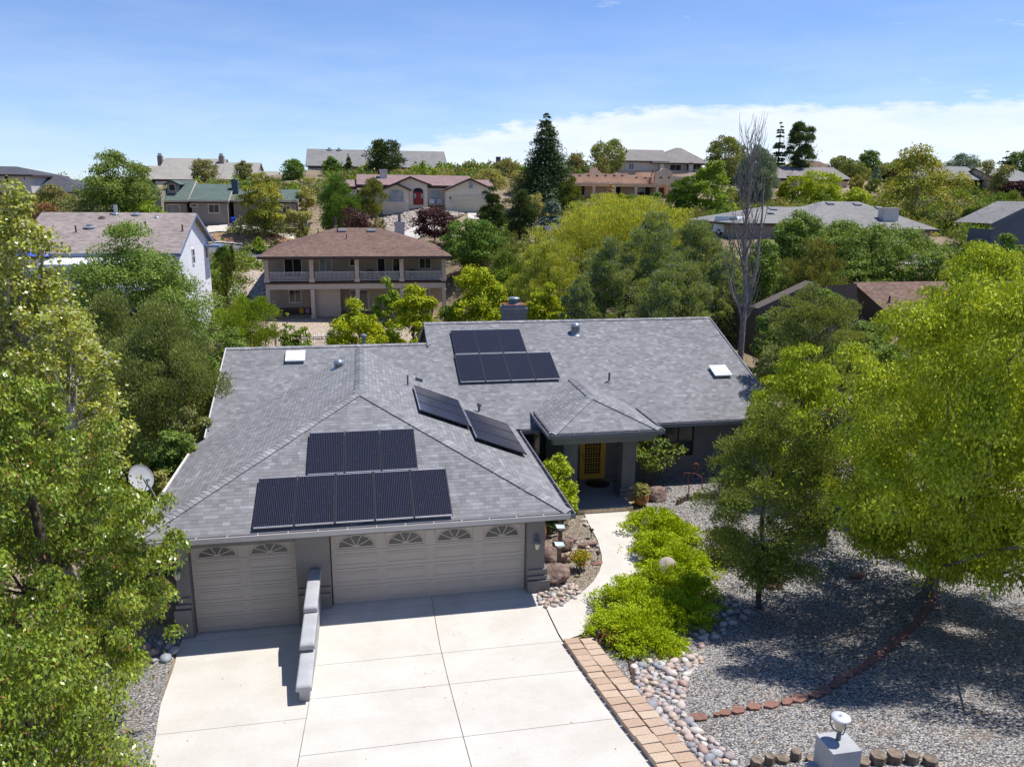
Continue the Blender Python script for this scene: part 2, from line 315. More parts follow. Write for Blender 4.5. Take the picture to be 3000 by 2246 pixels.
# ------------------------------------------------------------------ mesh builder
class MB:
    def __init__(s): s.v=[]; s.f=[]; s.uv=[]; s.mi=[]; s.sm=[]
    def face(s,p,uv=None,mi=0,sm=False):
        i=len(s.v); s.v+= [tuple(map(float,q)) for q in p]; s.f.append(tuple(range(i,i+len(p)))); s.uv.append(uv or [(0,0)]*len(p)); s.mi.append(mi); s.sm.append(sm)
    def raw(s,vs,fs,mi=0,sm=False):
        i=len(s.v); s.v+=[tuple(map(float,q)) for q in vs]
        for f in fs: s.f.append(tuple(i+k for k in f)); s.uv.append([(0,0)]*len(f)); s.mi.append(mi); s.sm.append(sm)
    def box(s,x0,x1,y0,y1,z0,z1,mi=0):
        v=[(x0,y0,z0),(x1,y0,z0),(x1,y1,z0),(x0,y1,z0),(x0,y0,z1),(x1,y0,z1),(x1,y1,z1),(x0,y1,z1)]
        s.raw(v,[(3,2,1,0),(4,5,6,7),(0,1,5,4),(1,2,6,5),(2,3,7,6),(3,0,4,7)],mi)
    def obox(s,c,ax,ay,az,mi=0):
        c=np.array(c,float);ax=np.array(ax,float);ay=np.array(ay,float);az=np.array(az,float)
        v=[c+a*ax+b*ay+d*az for d in(-1,1) for b in(-1,1) for a in(-1,1)]
        s.raw(v,[(0,2,3,1),(4,5,7,6),(0,1,5,4),(1,3,7,5),(3,2,6,7),(2,0,4,6)],mi)
    def bar(s,a,b,w,h=None,mi=0):
        a=np.array(a,float);b=np.array(b,float);d=b-a;L=np.linalg.norm(d);d/=L
        u=np.array([0,0,1.]) if abs(d[2])<.95 else np.array([0,1.,0]); x=np.cross(d,u);x/=np.linalg.norm(x);y=np.cross(x,d)
        s.obox((a+b)/2,d*L/2,x*w/2,y*(h or w)/2,mi)
    def tube(s,path,rad,n=8,mi=0,cap=True,sm=True):
        path=[np.array(p,float) for p in path]
        if not hasattr(rad,'__len__'): rad=[rad]*len(path)
        vs=[]
        pu=None
        for i,p in enumerate(path):
            d=path[min(i+1,len(path)-1)]-path[max(i-1,0)]; d=d/(np.linalg.norm(d)+1e-9)
            if pu is None: pu=np.cross(d,[0,0,1.]) if abs(d[2])<.9 else np.cross(d,[1.,0,0])
            pu=pu-d*(pu@d); pu/=np.linalg.norm(pu)+1e-9; q=np.cross(d,pu)
            for k in range(n):
                a=2*math.pi*k/n; vs.append(p+rad[i]*(math.cos(a)*pu+math.sin(a)*q))
        fs=[(i*n+k,i*n+(k+1)%n,(i+1)*n+(k+1)%n,(i+1)*n+k) for i in range(len(path)-1) for k in range(n)]
        s.raw(vs,fs,mi,sm)
        if cap:
            o=(len(path)-1)*n; s.raw(vs[o:],[tuple(range(n))],mi); s.raw(vs[:n],[tuple(range(n))[::-1]],mi)
    def lathe(s,c,prof,n=20,mi=0,sm=True):
        c=np.array(c,float); vs=[(c[0]+r*math.cos(2*math.pi*k/n),c[1]+r*math.sin(2*math.pi*k/n),c[2]+z) for r,z in prof for k in range(n)]
        fs=[(i*n+k,i*n+(k+1)%n,(i+1)*n+(k+1)%n,(i+1)*n+k) for i in range(len(prof)-1) for k in range(n)]
        s.raw(vs,fs,mi,sm)
    def roofp(s,p,slope_dir,mi=0):
        """roof polygon; uv in metres, v up the slope"""
        p=[np.array(q,float) for q in p]; nrm=np.cross(p[1]-p[0],p[2]-p[0]); nrm/=np.linalg.norm(nrm)
        if nrm[2]<0: p=p[::-1]; nrm=-nrm
        d=np.array(slope_dir,float); v=d-nrm*(d@nrm); v/=np.linalg.norm(v); u=np.cross(v,nrm)
        s.face(p,[(float(q@u)+50,float(q@v)+50) for q in p],mi)
    def build(s,name,ms,parent=None,root=None,merge=False):
        me=bpy.data.meshes.new(name); o=bpy.data.objects.new(name,me); COL.objects.link(o)
        off=np.array(root.location if root else (0,0,0),float)
        me.from_pydata([tuple(np.array(q)-off) for q in s.v],[],s.f)
        ms=ms if isinstance(ms,(list,tuple)) else [ms]
        for q in ms: me.materials.append(q)
        me.polygons.foreach_set('material_index',s.mi); me.polygons.foreach_set('use_smooth',s.sm)
        ul=me.uv_layers.new(name='UVMap'); ul.data.foreach_set('uv',np.array([c for f in s.uv for c in f],dtype=np.float32).ravel())
        me.update()
        if parent: o.parent=parent
        return o
def tag(o,label=None,cat=None,group=None,kind=None):
    if label: o['label']=label
    if cat: o['category']=cat
    if group: o['group']=group
    if kind: o['kind']=kind
    return o
def thing(name,loc,label,cat,group=None):
    o=bpy.data.objects.new(name,None); COL.objects.link(o); o.location=[float(q) for q in loc]; o.empty_display_size=.3
    return tag(o,label,cat,group)
def solo(mb,name,ms,label,cat,group=None,loc=None):
    """thing that is one mesh, its origin at loc"""
    class _R: pass
    r=_R(); r.location=loc if loc is not None else np.array(mb.v).mean(0)*[1,1,0]+[0,0,np.array(mb.v)[:,2].min()]
    o=mb.build(name,ms,None,r); o.location=[float(q) for q in r.location]; return tag(o,label,cat,group)
def struct(mb,name,ms): return tag(mb.build(name,ms),kind='structure')
# ------------------------------------------------------------------ ground
def axis(lo,a,b,hi,fine,coarse):
    q=list(np.arange(a,b,fine)); x=a; st=fine; L=[]
    while x>lo: st=min(st*1.25,coarse if x>a-200 else 80); x-=st; L.append(x)
    x=q[-1]; st=fine; H=[]
    while x<hi: st=min(st*1.25,coarse if x<b+200 else 80); x+=st; H.append(x)
    return np.array(L[::-1]+q+H)
xs=axis(-1500,-11,21,1500,.3,2.2); ys=axis(-300,-16,11,2200,.3,2.2)
XX,YY=np.meshgrid(xs,ys); ZZ=terr(XX,YY)
rough=.10*np.sin(XX*.7+1.3*np.sin(YY*.35))*np.sin(YY*.8)
ZZ=ZZ+np.where(YY>24,rough,0)
inside=(XX>-3.9)&(XX<5.9)&(YY<.2)&(YY>-16); ZZ=np.where(inside,ZZ-.10,ZZ)
hs=(XX>-3.7)&(XX<17.0)&(YY>.5)&(YY<18); ZZ=np.where(hs&((XX<5.8)|(YY>8.2)),ZZ-.5,ZZ)
me=bpy.data.meshes.new('ground'); nx,ny=len(xs),len(ys)
idx=np.arange(nx*ny).reshape(ny,nx)
fc=np.stack([idx[:-1,:-1],idx[:-1,1:],idx[1:,1:],idx[1:,:-1]],-1).reshape(-1,4)
def npmesh(me,V,Fq,k):
    me.vertices.add(len(V)); me.vertices.foreach_set('co',np.asarray(V,np.float32).ravel())
    me.loops.add(len(Fq)*k); me.loops.foreach_set('vertex_index',np.asarray(Fq,np.int32).ravel())
    me.polygons.add(len(Fq)); me.polygons.foreach_set('loop_start',np.arange(len(Fq),dtype=np.int32)*k); me.polygons.foreach_set('loop_total',np.full(len(Fq),k,np.int32))
    me.update(calc_edges=True)
npmesh(me,np.stack([XX,YY,ZZ],-1).reshape(-1,3),fc,4)
me.polygons.foreach_set('use_smooth',np.ones(len(fc),bool)); me.materials.append(M['ground'])
go=bpy.data.objects.new('ground',me); COL.objects.link(go); tag(go,kind='structure')
def ribbon(A,B,n,zoff,zf=None,nsub=10):
    """sheet between two polylines (same number of points), draped"""
    A=np.array(A,float)[:,:2];B=np.array(B,float)[:,:2]
    tA=np.linspace(0,len(A)-1,n+1)
    def ev(Q,t): return np.stack([np.interp(t,range(len(Q)),Q[:,0]),np.interp(t,range(len(Q)),Q[:,1])],-1)
    a=ev(A,tA);b=ev(B,tA); s=np.linspace(0,1,nsub+1)
    Pq=a[:,None,:]*(1-s[None,:,None])+b[:,None,:]*s[None,:,None]
    zz=(zf or terr)(Pq[...,0],Pq[...,1])+zoff
    mb=MB(); V=np.concatenate([Pq,zz[...,None]],-1).reshape(-1,3); id=np.arange(len(V)).reshape(n+1,nsub+1)
    F=np.stack([id[:-1,:-1],id[:-1,1:],id[1:,1:],id[1:,:-1]],-1).reshape(-1,4)
    v=V[F[0]]; 
    if np.cross(v[1]-v[0],v[2]-v[0])[2]<0: F=F[:,::-1]
    mb.raw(V,[tuple(f) for f in F]); return mb
Rz=lambda x,y: prR(y)+0*x
Lz=lambda x,y: prL(y)+0*x
yb=[.02,-.5,-1.5,-2.6,-4.45,-5.6,-7.17,-9,-11,-13.,-15.]
# right slab, with its control joints as real gaps
mb=MB(); xj=[-.33,2.742,2.758,5.86]; yj=[.0,-.43,-.446,-2.95,-2.965,-4.72,-4.735,-7.25,-7.265,-9.9,-9.915,-15]
def slab(mb,x0,x1,y0,y1,zf,t=.09):
    yy=sorted(set([y0,y1]+[q for q in PRY+PLY if y1<q<y0]+list(np.arange(y1,y0,.4))),reverse=True)
    for a,b in zip(yy[:-1],yy[1:]):
        xa,xb=(x0(a),x0(b)) if callable(x0) else (x0,x0); ra,rb=(x1(a),x1(b)) if callable(x1) else (x1,x1)
        za,zb=float(zf(0,a)),float(zf(0,b))
        mb.face([(xb,b,zb),(rb,b,zb),(ra,a,za),(xa,a,za)])
        mb.face([(rb,b,zb),(rb,b,zb-t),(ra,a,za-t),(ra,a,za)]); mb.face([(xa,a,za),(xa,a,za-t),(xb,b,zb-t),(xb,b,zb)])
    for y,q in ((y1,0),(y0,1)):
        a=x0(y) if callable(x0) else x0; b=x1(y) if callable(x1) else x1; z=float(zf(0,y))
        f=[(a,y,z),(a,y,z-t),(b,y,z-t),(b,y,z)]; mb.face(f if q==0 else f[::-1])
for i in range(0,len(yj),2):
    slab(mb,-.33,2.742,yj[i],yj[i+1],Rz); slab(mb,2.758,5.86,yj[i],yj[i+1],Rz)
struct(mb,'driveway',M['concrete'])
mb=MB()
def lx(y): return float(np.interp(y,[-15,-9,-6.5,-4,-2,-.9,.1],[-1.9,-2.75,-3.2,-3.6,-3.85,-4.0,-4.0]))
xw=-.345
for a,b in ((.0,-.36),(-.376,-5.6),(-5.615,-8.3),(-8.315,-15)): slab(mb,lx,xw,a,b,Lz)
struct(mb,'driveway',M['concrete'])
mb=MB(); mb.box(-4,5.86,-15,.3,-.9,-.62); 
# walkway
zq=lambda a,b:G(1550+a/4.14,1400+b/4.14)
WL=[zq(*q) for q in((635,415),(740,590),(830,760),(880,940),(885,1040),(850,1150),(780,1260),(680,1360),(560,1450),(430,1520),(215,1580))]
WL[-1]=np.array([5.88,-1.1,0])
WR=[G(*q) for q in((1831,1490),(1860,1540),(1885,1590),(1895,1640),(1880,1690),(1850,1730),(1820,1765),(1790,1800),(1760,1830),(1720,1855),(1655,1878))]
WR[-1]=np.array([5.88,-3.0,0]); WR[0]=np.array([10.4,4.86,0])
WL[0]=np.array([8.7,4.86,0])
struct(ribbon(WL,WR,44,.035,nsub=8),'walkway',M['concrete'])
# gravel yard, sheets draped on the ground
struct(ribbon([(5.9,-3.1),(6.9,-3.0),(8.2,-1.2),(9.9,.8),(10.5,3.5),(10.9,5.2),(11.0,7.9)],[(6.4,-15),(12,-15),(22,-14),(26,-6),(26,0),(25,6),(18,9)],60,.02,nsub=60),'gravel_yard',M['gravel'])
struct(ribbon([tuple(WL[0][:2]-[.02,0])]+[tuple(q[:2]-np.array([.03,0])) for q in WL[1:]],[(8.1,4.9),(6.0,4.9),(6.0,4),(6.0,3),(6.0,2),(6.0,1.2),(6.0,.6),(5.95,.1),(5.95,-.3),(5.9,-.7),(5.87,-1.1)],30,.02,nsub=10),'gravel_bed',M['mulch'])
struct(ribbon([(-4.02,.2),(-4.05,-1),(-3.7,-3.5),(-3.2,-6),(-2.7,-9),(-2.0,-14)],[(-9,.5),(-9,-1),(-9,-3.5),(-9,-6),(-9,-9),(-9,-14)],50,.012,nsub=24),'gravel_yard',M['gravel'])
struct(ribbon([P(790,945,60)[:2],P(1000,950,59)[:2],P(1310,950,59)[:2]],[P(780,1040,44)[:2],P(1000,1040,44)[:2],P(1330,1000,46)[:2]],24,.1,nsub=16),'gravel_yard',M['tangravel'])
struct(ribbon([P(665,765,84)[:2],P(790,763,84)[:2]],[P(700,805,73)[:2],P(790,815,73)[:2]],14,.12,nsub=10),'gravel_yard',M['tangravel'])
# road, kerb, far driveways
ra=[P(a,b,c)[:2] for a,b,c in((560,760,84),(640,762,85),(720,762,85),(800,760,85),(980,762,86),(1100,765,87))]
rb=[(q[0],q[1]+4.6) for q in ra]
struct(ribbon(ra,rb,40,.16,nsub=6),'road',M['asphalt'])
kb=[(q[0],q[1]+.35) for q in rb]; struct(ribbon(rb,kb,40,.32,nsub=2),'kerb',M['curb'])
def rib_px(name,A,B,m,off=.16,n=20): return struct(ribbon([P(*q)[:2] for q in A],[P(*q)[:2] for q in B],n,off,nsub=6),name,M[m])
rib_px('driveway',[(610,660,96),(680,650,97),(760,650,96),(860,652,95)],[(600,678,93),(640,672,94),(760,660,94),(860,664,93)],'concrete')
rib_px('driveway',[(1080,690,88),(1180,665,93),(1260,640,97)],[(1100,712,85),(1210,700,88),(1290,672,92)],'concrete')
rib_px('driveway',[(1370,624,100),(1480,626,99)],[(1370,640,96),(1480,645,95)],'concrete')
rib_px('driveway',[(2560,690,56),(2640,680,58),(2700,685,58)],[(2600,770,47),(2680,790,46),(2760,790,46)],'concrete')
rib_px('parking_lane',[(2650,600,96),(2800,590,100),(3000,590,100)],[(2650,650,85),(2800,640,87),(3000,650,85)],'asphalt')
rib_px('driveway',[(2600,640,86),(2700,620,92),(2760,610,94)],[(2620,690,70),(2720,680,72),(2800,650,80)],'concrete')
# ------------------------------------------------------------------ main house
S=.39
H=thing('house',(.9,6,0),'grey stucco house with grey shingle roof, solar panels and two garage doors in the foreground','house')
X0,X1,Y0,ZE=-4.85,6.62,-.55,2.6; XR=(X0+X1)/2; YP=Y0+(X1-X0)/2; ZP=ZE+S*(X1-X0)/2; YM=7.35
YJ=YM+(ZP-ZE)/S
RXR,RYR,RZR=17.7,14.83,ZE+S*(14.83-YM); LXL,LYR=-4.6,13.2; LZR=ZE+S*(LYR-YM); XS=3.82
def MP(x,y,dz=0): return (x,y,ZE+S*(y-YM)+dz)      # main front roof plane
rf=MB()
rf.roofp([(X0,Y0,ZE),(X1,Y0,ZE),(XR,YP,ZP)],(0,1,0))
rf.roofp([(X1,Y0,ZE),(X1,YM,ZE),(XR,YJ,ZP),(XR,YP,ZP)],(-1,0,0))
rf.roofp([(X0,Y0,ZE),(XR,YP,ZP),(XR,YJ,ZP),(X0,YM,ZE)],(1,0,0))
rf.roofp([MP(LXL,YM+.25),MP(XR,YJ),MP(XR,LYR),MP(LXL,LYR)],(0,1,0))
rf.roofp([MP(XR,YJ),MP(X1,YM),MP(XS,LYR),MP(XR,LYR)],(0,1,0)) if False else None
rf.roofp([MP(XR,YJ),MP(X1,YM),MP(X1,LYR),MP(XR,LYR)],(0,1,0))
rf.roofp([MP(X1,YM),MP(RXR,YM),MP(RXR,LYR),MP(X1,LYR)],(0,1,0))
rf.roofp([MP(XS,LYR),MP(RXR,LYR),MP(RXR,RYR),MP(XS,RYR)],(0,1,0))
rf.roofp([(LXL,LYR,LZR),(XS,LYR,LZR),(XS,19,LZR-S*5.8),(LXL,19,LZR-S*5.8)],(0,-1,0))
rf.roofp([(XS,RYR,RZR),(RXR,RYR,RZR),(RXR,22.3,RZR-S*7.47),(XS,22.3,RZR-S*7.47)],(0,-1,0))
PXL,PXR,PY0,PZE=7.54,11.61,5.33,3.0; PXC=(PXL+PXR)/2; PYP=PY0+(PXR-PXL)/2; PZP=PZE+S*(PXR-PXL)/2
PYJ=YM+(PZP-ZE)/S; PYE=YM+(PZE-ZE)/S
rf.roofp([(PXL,PY0,PZE),(PXR,PY0,PZE),(PXC,PYP,PZP)],(0,1,0))
rf.roofp([(PXR,PY0,PZE),(PXR,PYE,PZE),(PXC,PYJ,PZP),(PXC,PYP,PZP)],(-1,0,0))
rf.roofp([(PXL,PY0,PZE),(PXC,PYP,PZP),(PXC,PYJ,PZP),(PXL,PYE,PZE)],(1,0,0))
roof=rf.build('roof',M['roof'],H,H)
# ridge and hip cap shingles: overlapping folded pieces
cp=MB()
def caps(a,b,sl,sr,w=.175,L=.30,step=.145):
    """a low end, b high end; sl,sr = vectors running down each side of the ridge"""
    a=np.array(a,float);b=np.array(b,float);d=b-a;n=int(np.linalg.norm(d)/step);u=d/np.linalg.norm(d);sl=np.array(sl,float);sr=np.array(sr,float)
    sl/=np.linalg.norm(sl);sr/=np.linalg.norm(sr)
    for i in range(n):
        p=a+u*step*i; q=p+u*L; up1=np.array([0,0,.040]); up0=np.array([0,0,.016])
        ww=w*random.uniform(.95,1.04)
        P0,P1=p+up1,q+up0
        cp.raw([P0,P1,P0+sl*ww,P1+sl*ww,P0+sr*ww,P1+sr*ww,P0-up1*.6,P0+sl*ww-up1*.6,P0+sr*ww-up1*.6],[(0,1,3,2),(1,0,4,5),(0,2,7,6),(4,0,6,8)])
def hipcap(a,b,n1,n2):
    cp.__init__()
    u=np.array(b,float)-np.array(a,float); u/=np.linalg.norm(u)
    def side(nn,sgn):
        v=np.cross(u,nn)*sgn; return v if v[2]<0 else -v
    n1=np.array(n1,float);n1/=np.linalg.norm(n1);n2=np.array(n2,float);n2/=np.linalg.norm(n2)
    caps(a,b,side(n1,1),side(n2,1)); cp.build('ridge_cap',M['cap'],roof,H)
nF,nR,nL,nB=(0,-S,1),(S,0,1),(-S,0,1),(0,S,1)
random.seed(3)
hipcap((X0,Y0,ZE),(XR,YP,ZP),nF,nL); hipcap((X1,Y0,ZE),(XR,YP,ZP),nF,nR); hipcap((XR,YP,ZP),(XR,YJ-.1,ZP+.001),nL,nR)
hipcap((PXL,PY0,PZE),(PXC,PYP,PZP),nF,nL); hipcap((PXR,PY0,PZE),(PXC,PYP,PZP),nF,nR); hipcap((PXC,PYP,PZP),(PXC,PYJ-.1,PZP+.001),nL,nR)
hipcap((LXL,LYR,LZR),(XS,LYR,LZR+.001),nF,nB); hipcap((XS,RYR,RZR),(RXR,RYR,RZR+.001),nF,nB)
# walls
wl=MB()
def wbox(*a): wl.box(*a)
wbox(-4.0,-3.9,0.2,12.5,-1.6,2.42); wbox(5.9,6.02,.05,7.95,-.3,2.42)         # garage flanks
wbox(6.02,17.2,7.95,8.05,-.3,2.42)                                         # front wall of the wing
wbox(17.1,17.2,8.05,21.8,-1,2.42); wbox(-4.0,3.9,18.4,18.5,-2.5,2.42); wbox(3.9,17.2,21.7,21.8,-2.5,2.42)
wl.face([(17.2,8.05,2.42),(17.2,21.7,2.42),(17.2,RYR,RZR-.12)])
wl.face([(XS+.3,LYR-.2,2.3),(XS+.3,RYR+6,2.3),(XS+.3,RYR,RZR-.06)])
wbox(12.7,14.2,7.9,7.95,.88,.98); wbox(11,17.2,7.91,7.95,.62,.72); wbox(10.4,17.2,7.88,7.95,-.3,.28)
wbox(6.1,6.9,7.88,7.95,-.2,.3)
wl.build('wall',M['stucco'],H,H)
gw=MB()
gw.box(-4.02,-3.67,-.16,.16,-.75,2.35); gw.box(-.93,-.02,-.16,.16,-.75,2.35); gw.box(5.50,6.03,-.16,.16,-.3,2.35)
gw.box(-3.67,-.93,-.12,.16,2.07,2.35); gw.box(-.02,5.50,-.12,.16,2.14,2.35)
for x0,x1,z0 in ((-4.08,-3.69,-.7),(-.91,-.04,-.6),(5.52,6.09,-.2)):
    gw.box(x0,x1,-.21,-.16,.62,.70); gw.box(x0,x1,-.22,-.16,.40,.50)
    if x0!=-.91: gw.box(x0-.05 if x0<0 else x0,x1 if x0<0 else x1+.09,-.26,-.16,.02,.36); gw.box(x0,x1,-.23,-.16,z0,.0)
gw.box(6.03,6.12,-.16,.25,.40,.70); gw.box(6.03,6.20,-.2,.3,.02,.36)
gw.box(-4.0,5.9,.16,.2,2.2,2.5)
gw.build('garage_pier',M['stucco_g'],H,H)
so_=MB(); so_.box(X0+.06,X1-.06,Y0+.06,.0,2.40,2.43); so_.box(6.03,X1-.06,.0,YM+.5,2.4,2.43); so_.box(X0+.06,-4.02,0,7.4,2.4,2.43); so_.box(X1,RXR-.1,YM+.05,7.95,2.40,2.43); so_.box(PXL+.06,PXR-.06,PY0+.06,7.9,2.78,2.81)
so_.build('soffit',M['gutter_d'],H,H)
# gutters (open troughs with fascia board behind)
def gutter(a,b,out,mb):
    a=np.array(a,float);b=np.array(b,float);o=np.array(out,float);u=(b-a);L=np.linalg.norm(u);u/=L
    c=(a+b)/2
    mb.obox(c+np.array([0,0,-.11])+o*.01,u*L/2,o*.010,(0,0,.10))                 # fascia
    mb.obox(c+np.array([0,0,-.155])+o*.085,u*L/2,o*.062,(0,0,.008))             # floor
    mb.obox(c+np.array([0,0,-.09])+o*.145,u*(L/2+.0),o*.008,(0,0,.072))           # outer face
    mb.obox(c+np.array([0,0,-.022])+o*.150,u*(L/2+.0),o*.014,(0,0,.006))          # rolled lip
    for s_ in (-1,1): mb.obox(c+u*s_*(L/2-.004)+np.array([0,0,-.09])+o*.085,u*.004,o*.06,(0,0,.065))
    n=int(L/.75)
    for i in range(1,n): mb.obox(a+u*L*i/n+o*.08+np.array([0,0,-.020]),u*.009,o*.065,(0,0,.003))
mb=MB(); gutter((X0,Y0,ZE),(X1,Y0,ZE),(0,-1,0),mb); mb.build('gutter',M['gutter'],H,H)
for a,b,o in (((X1,Y0-.14,ZE-.001),(X1,YM-.15,ZE-.001),(1,0,0)),((X1+.17,YM,ZE),(PXL-.0,YM,ZE),(0,-1,0)),((PXR,YM,ZE),(RXR,YM,ZE),(0,-1,0)),((PXL,PY0,PZE),(PXR,PY0,PZE),(0,-1,0)),((PXR,PY0-.14,PZE-.001),(PXR,PYE-.1,PZE-.001),(1,0,0)),((PXL,PYE-.0,PZE-.001),(PXL,PY0-.14,PZE-.001),(-1,0,0))):
    mb=MB(); gutter(a,b,o,mb); mb.build('gutter',M['gutter_d'],H,H)
mb=MB(); mb.obox((X0-.03,(Y0+YM)/2,ZE-.06),(.035,0,0),(0,(YM-Y0)/2,0),(0,0,.09))
for (y0,y1,x) in ((YM+.3,LYR,LXL-.02),(LYR,19,LXL-.02)):
    z0=ZE+S*(y0-YM) if y0<13 else LZR; z1=LZR if y0<13 else LZR-S*5.8
    mb.bar((x,y0,z0-.05),(x,y1,z1-.05),.04,.16)
mb.build('rake_board',M['rake'],H,H)
mb=MB(); mb.bar((XS-.03,LYR-.3,MP(0,LYR-.3)[2]-.02),(XS-.03,RYR,RZR-.05),.05,.2); mb.bar((XS-.03,RYR,RZR-.05),(XS-.03,RYR+6,RZR-.05-S*6),.05,.2); mb.build('rake_board',M['gutter_d'],H,H); mb=MB()
mb.bar((RXR+.02,YM,ZE-.05),(RXR+.02,RYR,RZR-.05),.05,.18); mb.build('rake_board',M['gutter_d'],H,H)
# downspout on the porch return
mb=MB(); mb.tube([(PXL-.1,PY0+2.3,PZE-.15),(PXL-.12,PY0+2.35,PZE-.35),(PXL-.02,PY0+2.45,ZE+.05)],.035,8); mb.build('downspout',M['gutter'],H,H)
# garage doors
def gdoor(xl,xr,z0,secs,sh,cols,label,hide=0):
    Y=.06; mb=MB(); W=(xr-xl)/cols
    for i in range(secs):
        a=z0+i*sh; mb.box(xl+.01,xr-.01,Y,Y+.04,a+.004,a+sh-.004)
        for c in range(cols):
            cx=xl+W*(c+.5); hw=W*.41; zc=a+sh/2; hh=sh*.29
            if i<secs-1:
                for e,(q0,q1) in enumerate((((cx-hw,zc-hh),(cx+hw,zc-hh)),((cx-hw,zc+hh),(cx+hw,zc+hh)))):
                    mb.box(q0[0],q1[0],Y-.012,Y,q0[1]-.012,q0[1]+.012)
                mb.box(cx-hw-.012,cx-hw+.012,Y-.011,Y,zc-hh,zc+hh); mb.box(cx+hw-.012,cx+hw+.012,Y-.011,Y,zc-hh,zc+hh)
                mb.box(cx-hw+.06,cx+hw-.06,Y-.008,Y,zc-hh+.05,zc+hh-.05)
    mb.box(xl,xr,Y+.03,Y+.06,z0,z0+secs*sh)
    d=mb.build('garage_door',M['door'],H,H); tag(d,label)
    for c in range(cols):
        wm=MB(); a=z0+(secs-1)*sh; cx=xl+W*(c+.5); hw=W*.40; hh=sh*.36; zb=a+sh*.5-hh*.72; zt=a+sh*.5+hh*.95
        for q in ((cx-hw,cx+hw,a+sh*.08,a+sh*.12),(cx-hw,cx+hw,a+sh*.88,a+sh*.92),(cx-hw,cx-hw+.02,a+sh*.12,a+sh*.88),(cx+hw-.02,cx+hw,a+sh*.12,a+sh*.88)):
            wm.box(q[0],q[1],Y-.02,Y,q[2],q[3],0)
        rw=hw*.86; rh=zt-zb
        def ep(t,k=1.): return (cx+rw*k*math.cos(t),zb+rh*k*math.sin(t))
        n=24; wm.raw([(cx,Y-.006,zb)]+[(ep(math.pi*i/n)[0],Y-.006,ep(math.pi*i/n)[1]) for i in range(n+1)],[(0,i+1,i+2) for i in range(n)][::1],1)
        for i in range(n):
            p,q=ep(math.pi*i/n),ep(math.pi*(i+1)/n); p2,q2=ep(math.pi*i/n,1.07),ep(math.pi*(i+1)/n,1.07)
            wm.raw([(p[0],Y-.02,p[1]),(q[0],Y-.02,q[1]),(q2[0],Y-.02,q2[1]),(p2[0],Y-.02,p2[1])],[(0,1,2,3)],0)
        for t in (36,72,108,144):
            p=ep(R(t)); wm.bar((cx,Y-.014,zb),(p[0],Y-.014,p[1]),.016,.026,0)
        wm.box(cx-rw*1.07,cx+rw*1.07,Y-.022,Y,zb-.02,zb,0)
        p=[(cx+.09*math.cos(math.pi*i/8),Y-.023,zb+.05*math.sin(math.pi*i/8)) for i in range(9)]; wm.raw(p,[tuple(range(9))],0)
        wm.build('window',[M['door'],M['fanglass']],d,H)
gdoor(0,5.49,0,4,.533,4,'wide taupe garage door with four fan windows')
gdoor(-3.66,-.94,-.5,6,.4265,2,'narrow taupe garage door on the lower slab')
mb=MB(); mb.box(-3.67,-.93,-.02,.2,-.8,-.5); mb.box(0,5.49,-.02,.2,-.3,.0); mb.build('door_sill',M['concrete'],H,H)
# wall lanterns
def lantern(x,y,z,n):
    mb=MB(); mb.box(x-.05,x+.05,y-.01,y+.03,z+.06,z+.26,0); mb.tube([(x,y,z+.2),(x,y-.1,z+.24),(x,y-.16,z+.16)],.012,6,0)
    mb.lathe((x,y-.17,z),[(.02,.17),(.07,.14),(.105,.08),(.105,.06),(.09,.06)],16,0)
    mb.lathe((x,y-.17,z),[(.085,.06),(.08,-.02),(.06,-.1),(.03,-.14),(.0,-.145)],16,1)
    for k in range(4):
        a=k*math.pi/2+.4; mb.tube([(x+r*math.cos(a),y-.17+r*math.sin(a),z+q) for r,q in((.092,.06),(.088,-.02),(.066,-.1),(.02,-.155))],.006,4,0)
    mb.build('wall_lantern',[M['pipe'],M['lampglass']],H,H)
lantern(5.76,-.18,1.55,0); lantern(-3.93,-.18,1.45,1)
# porch columns, floor, door
def column(cx,cy):
    mb=MB(); mb.box(cx-.26,cx+.26,cy,cy+.52,.12,2.8); mb.box(cx-.31,cx+.31,cy-.05,cy+.57,2.30,2.44); mb.box(cx-.33,cx+.33,cy-.07,cy+.59,.42,.56); mb.box(cx-.36,cx+.36,cy-.1,cy+.62,.08,.38)
    mb.build('column',M['stucco'],H,H)
column(8.42,5.9); column(10.69,5.9)
mb=MB(); mb.box(PXL+.1,PXR-.1,5.55,5.8,2.5,2.8); mb.build('porch_beam',M['gutter_d'],H,H)
mb=MB(); mb.box(8.45,10.55,4.98,7.95,-.1,.20,0); mb.build('porch_floor',M['porch'],H,H)
mb=MB()
for i in range(9): mb.box(8.45+i*.2333+.004,8.45+(i+1)*.2333-.004,4.86,4.98,-.1,.21)
mb.build('brick_step',M['brickstep'],H,H)
dx0,dx1,dz0,dz1,dy=9.40,10.36,.21,2.18,7.88
mb=MB(); mb.box(dx0-.05,dx0,dy,dy+.08,dz0,dz1+.05); mb.box(dx1,dx1+.05,dy,dy+.08,dz0,dz1+.05); mb.box(dx0-.05,dx1+.05,dy,dy+.08,dz1,dz1+.05)
st=.155; gx0,gx1,gz0,gz1=dx0+st,dx1-st,dz0+.22,dz1-.05
mb.box(dx0,gx0,dy,dy+.05,dz0,dz1); mb.box(gx1,dx1,dy,dy+.05,dz0,dz1); mb.box(gx0,gx1,dy,dy+.05,dz0,gz0); mb.box(gx0,gx1,dy,dy+.05,gz1,dz1)
fdr=mb.build('front_door',M['yellow'],H,H); tag(fdr,'golden yellow security door with grille')
mb=MB(); n=6
zz_=[gz0+ (gz1-.35-gz0)*i/6 for i in range(7)]
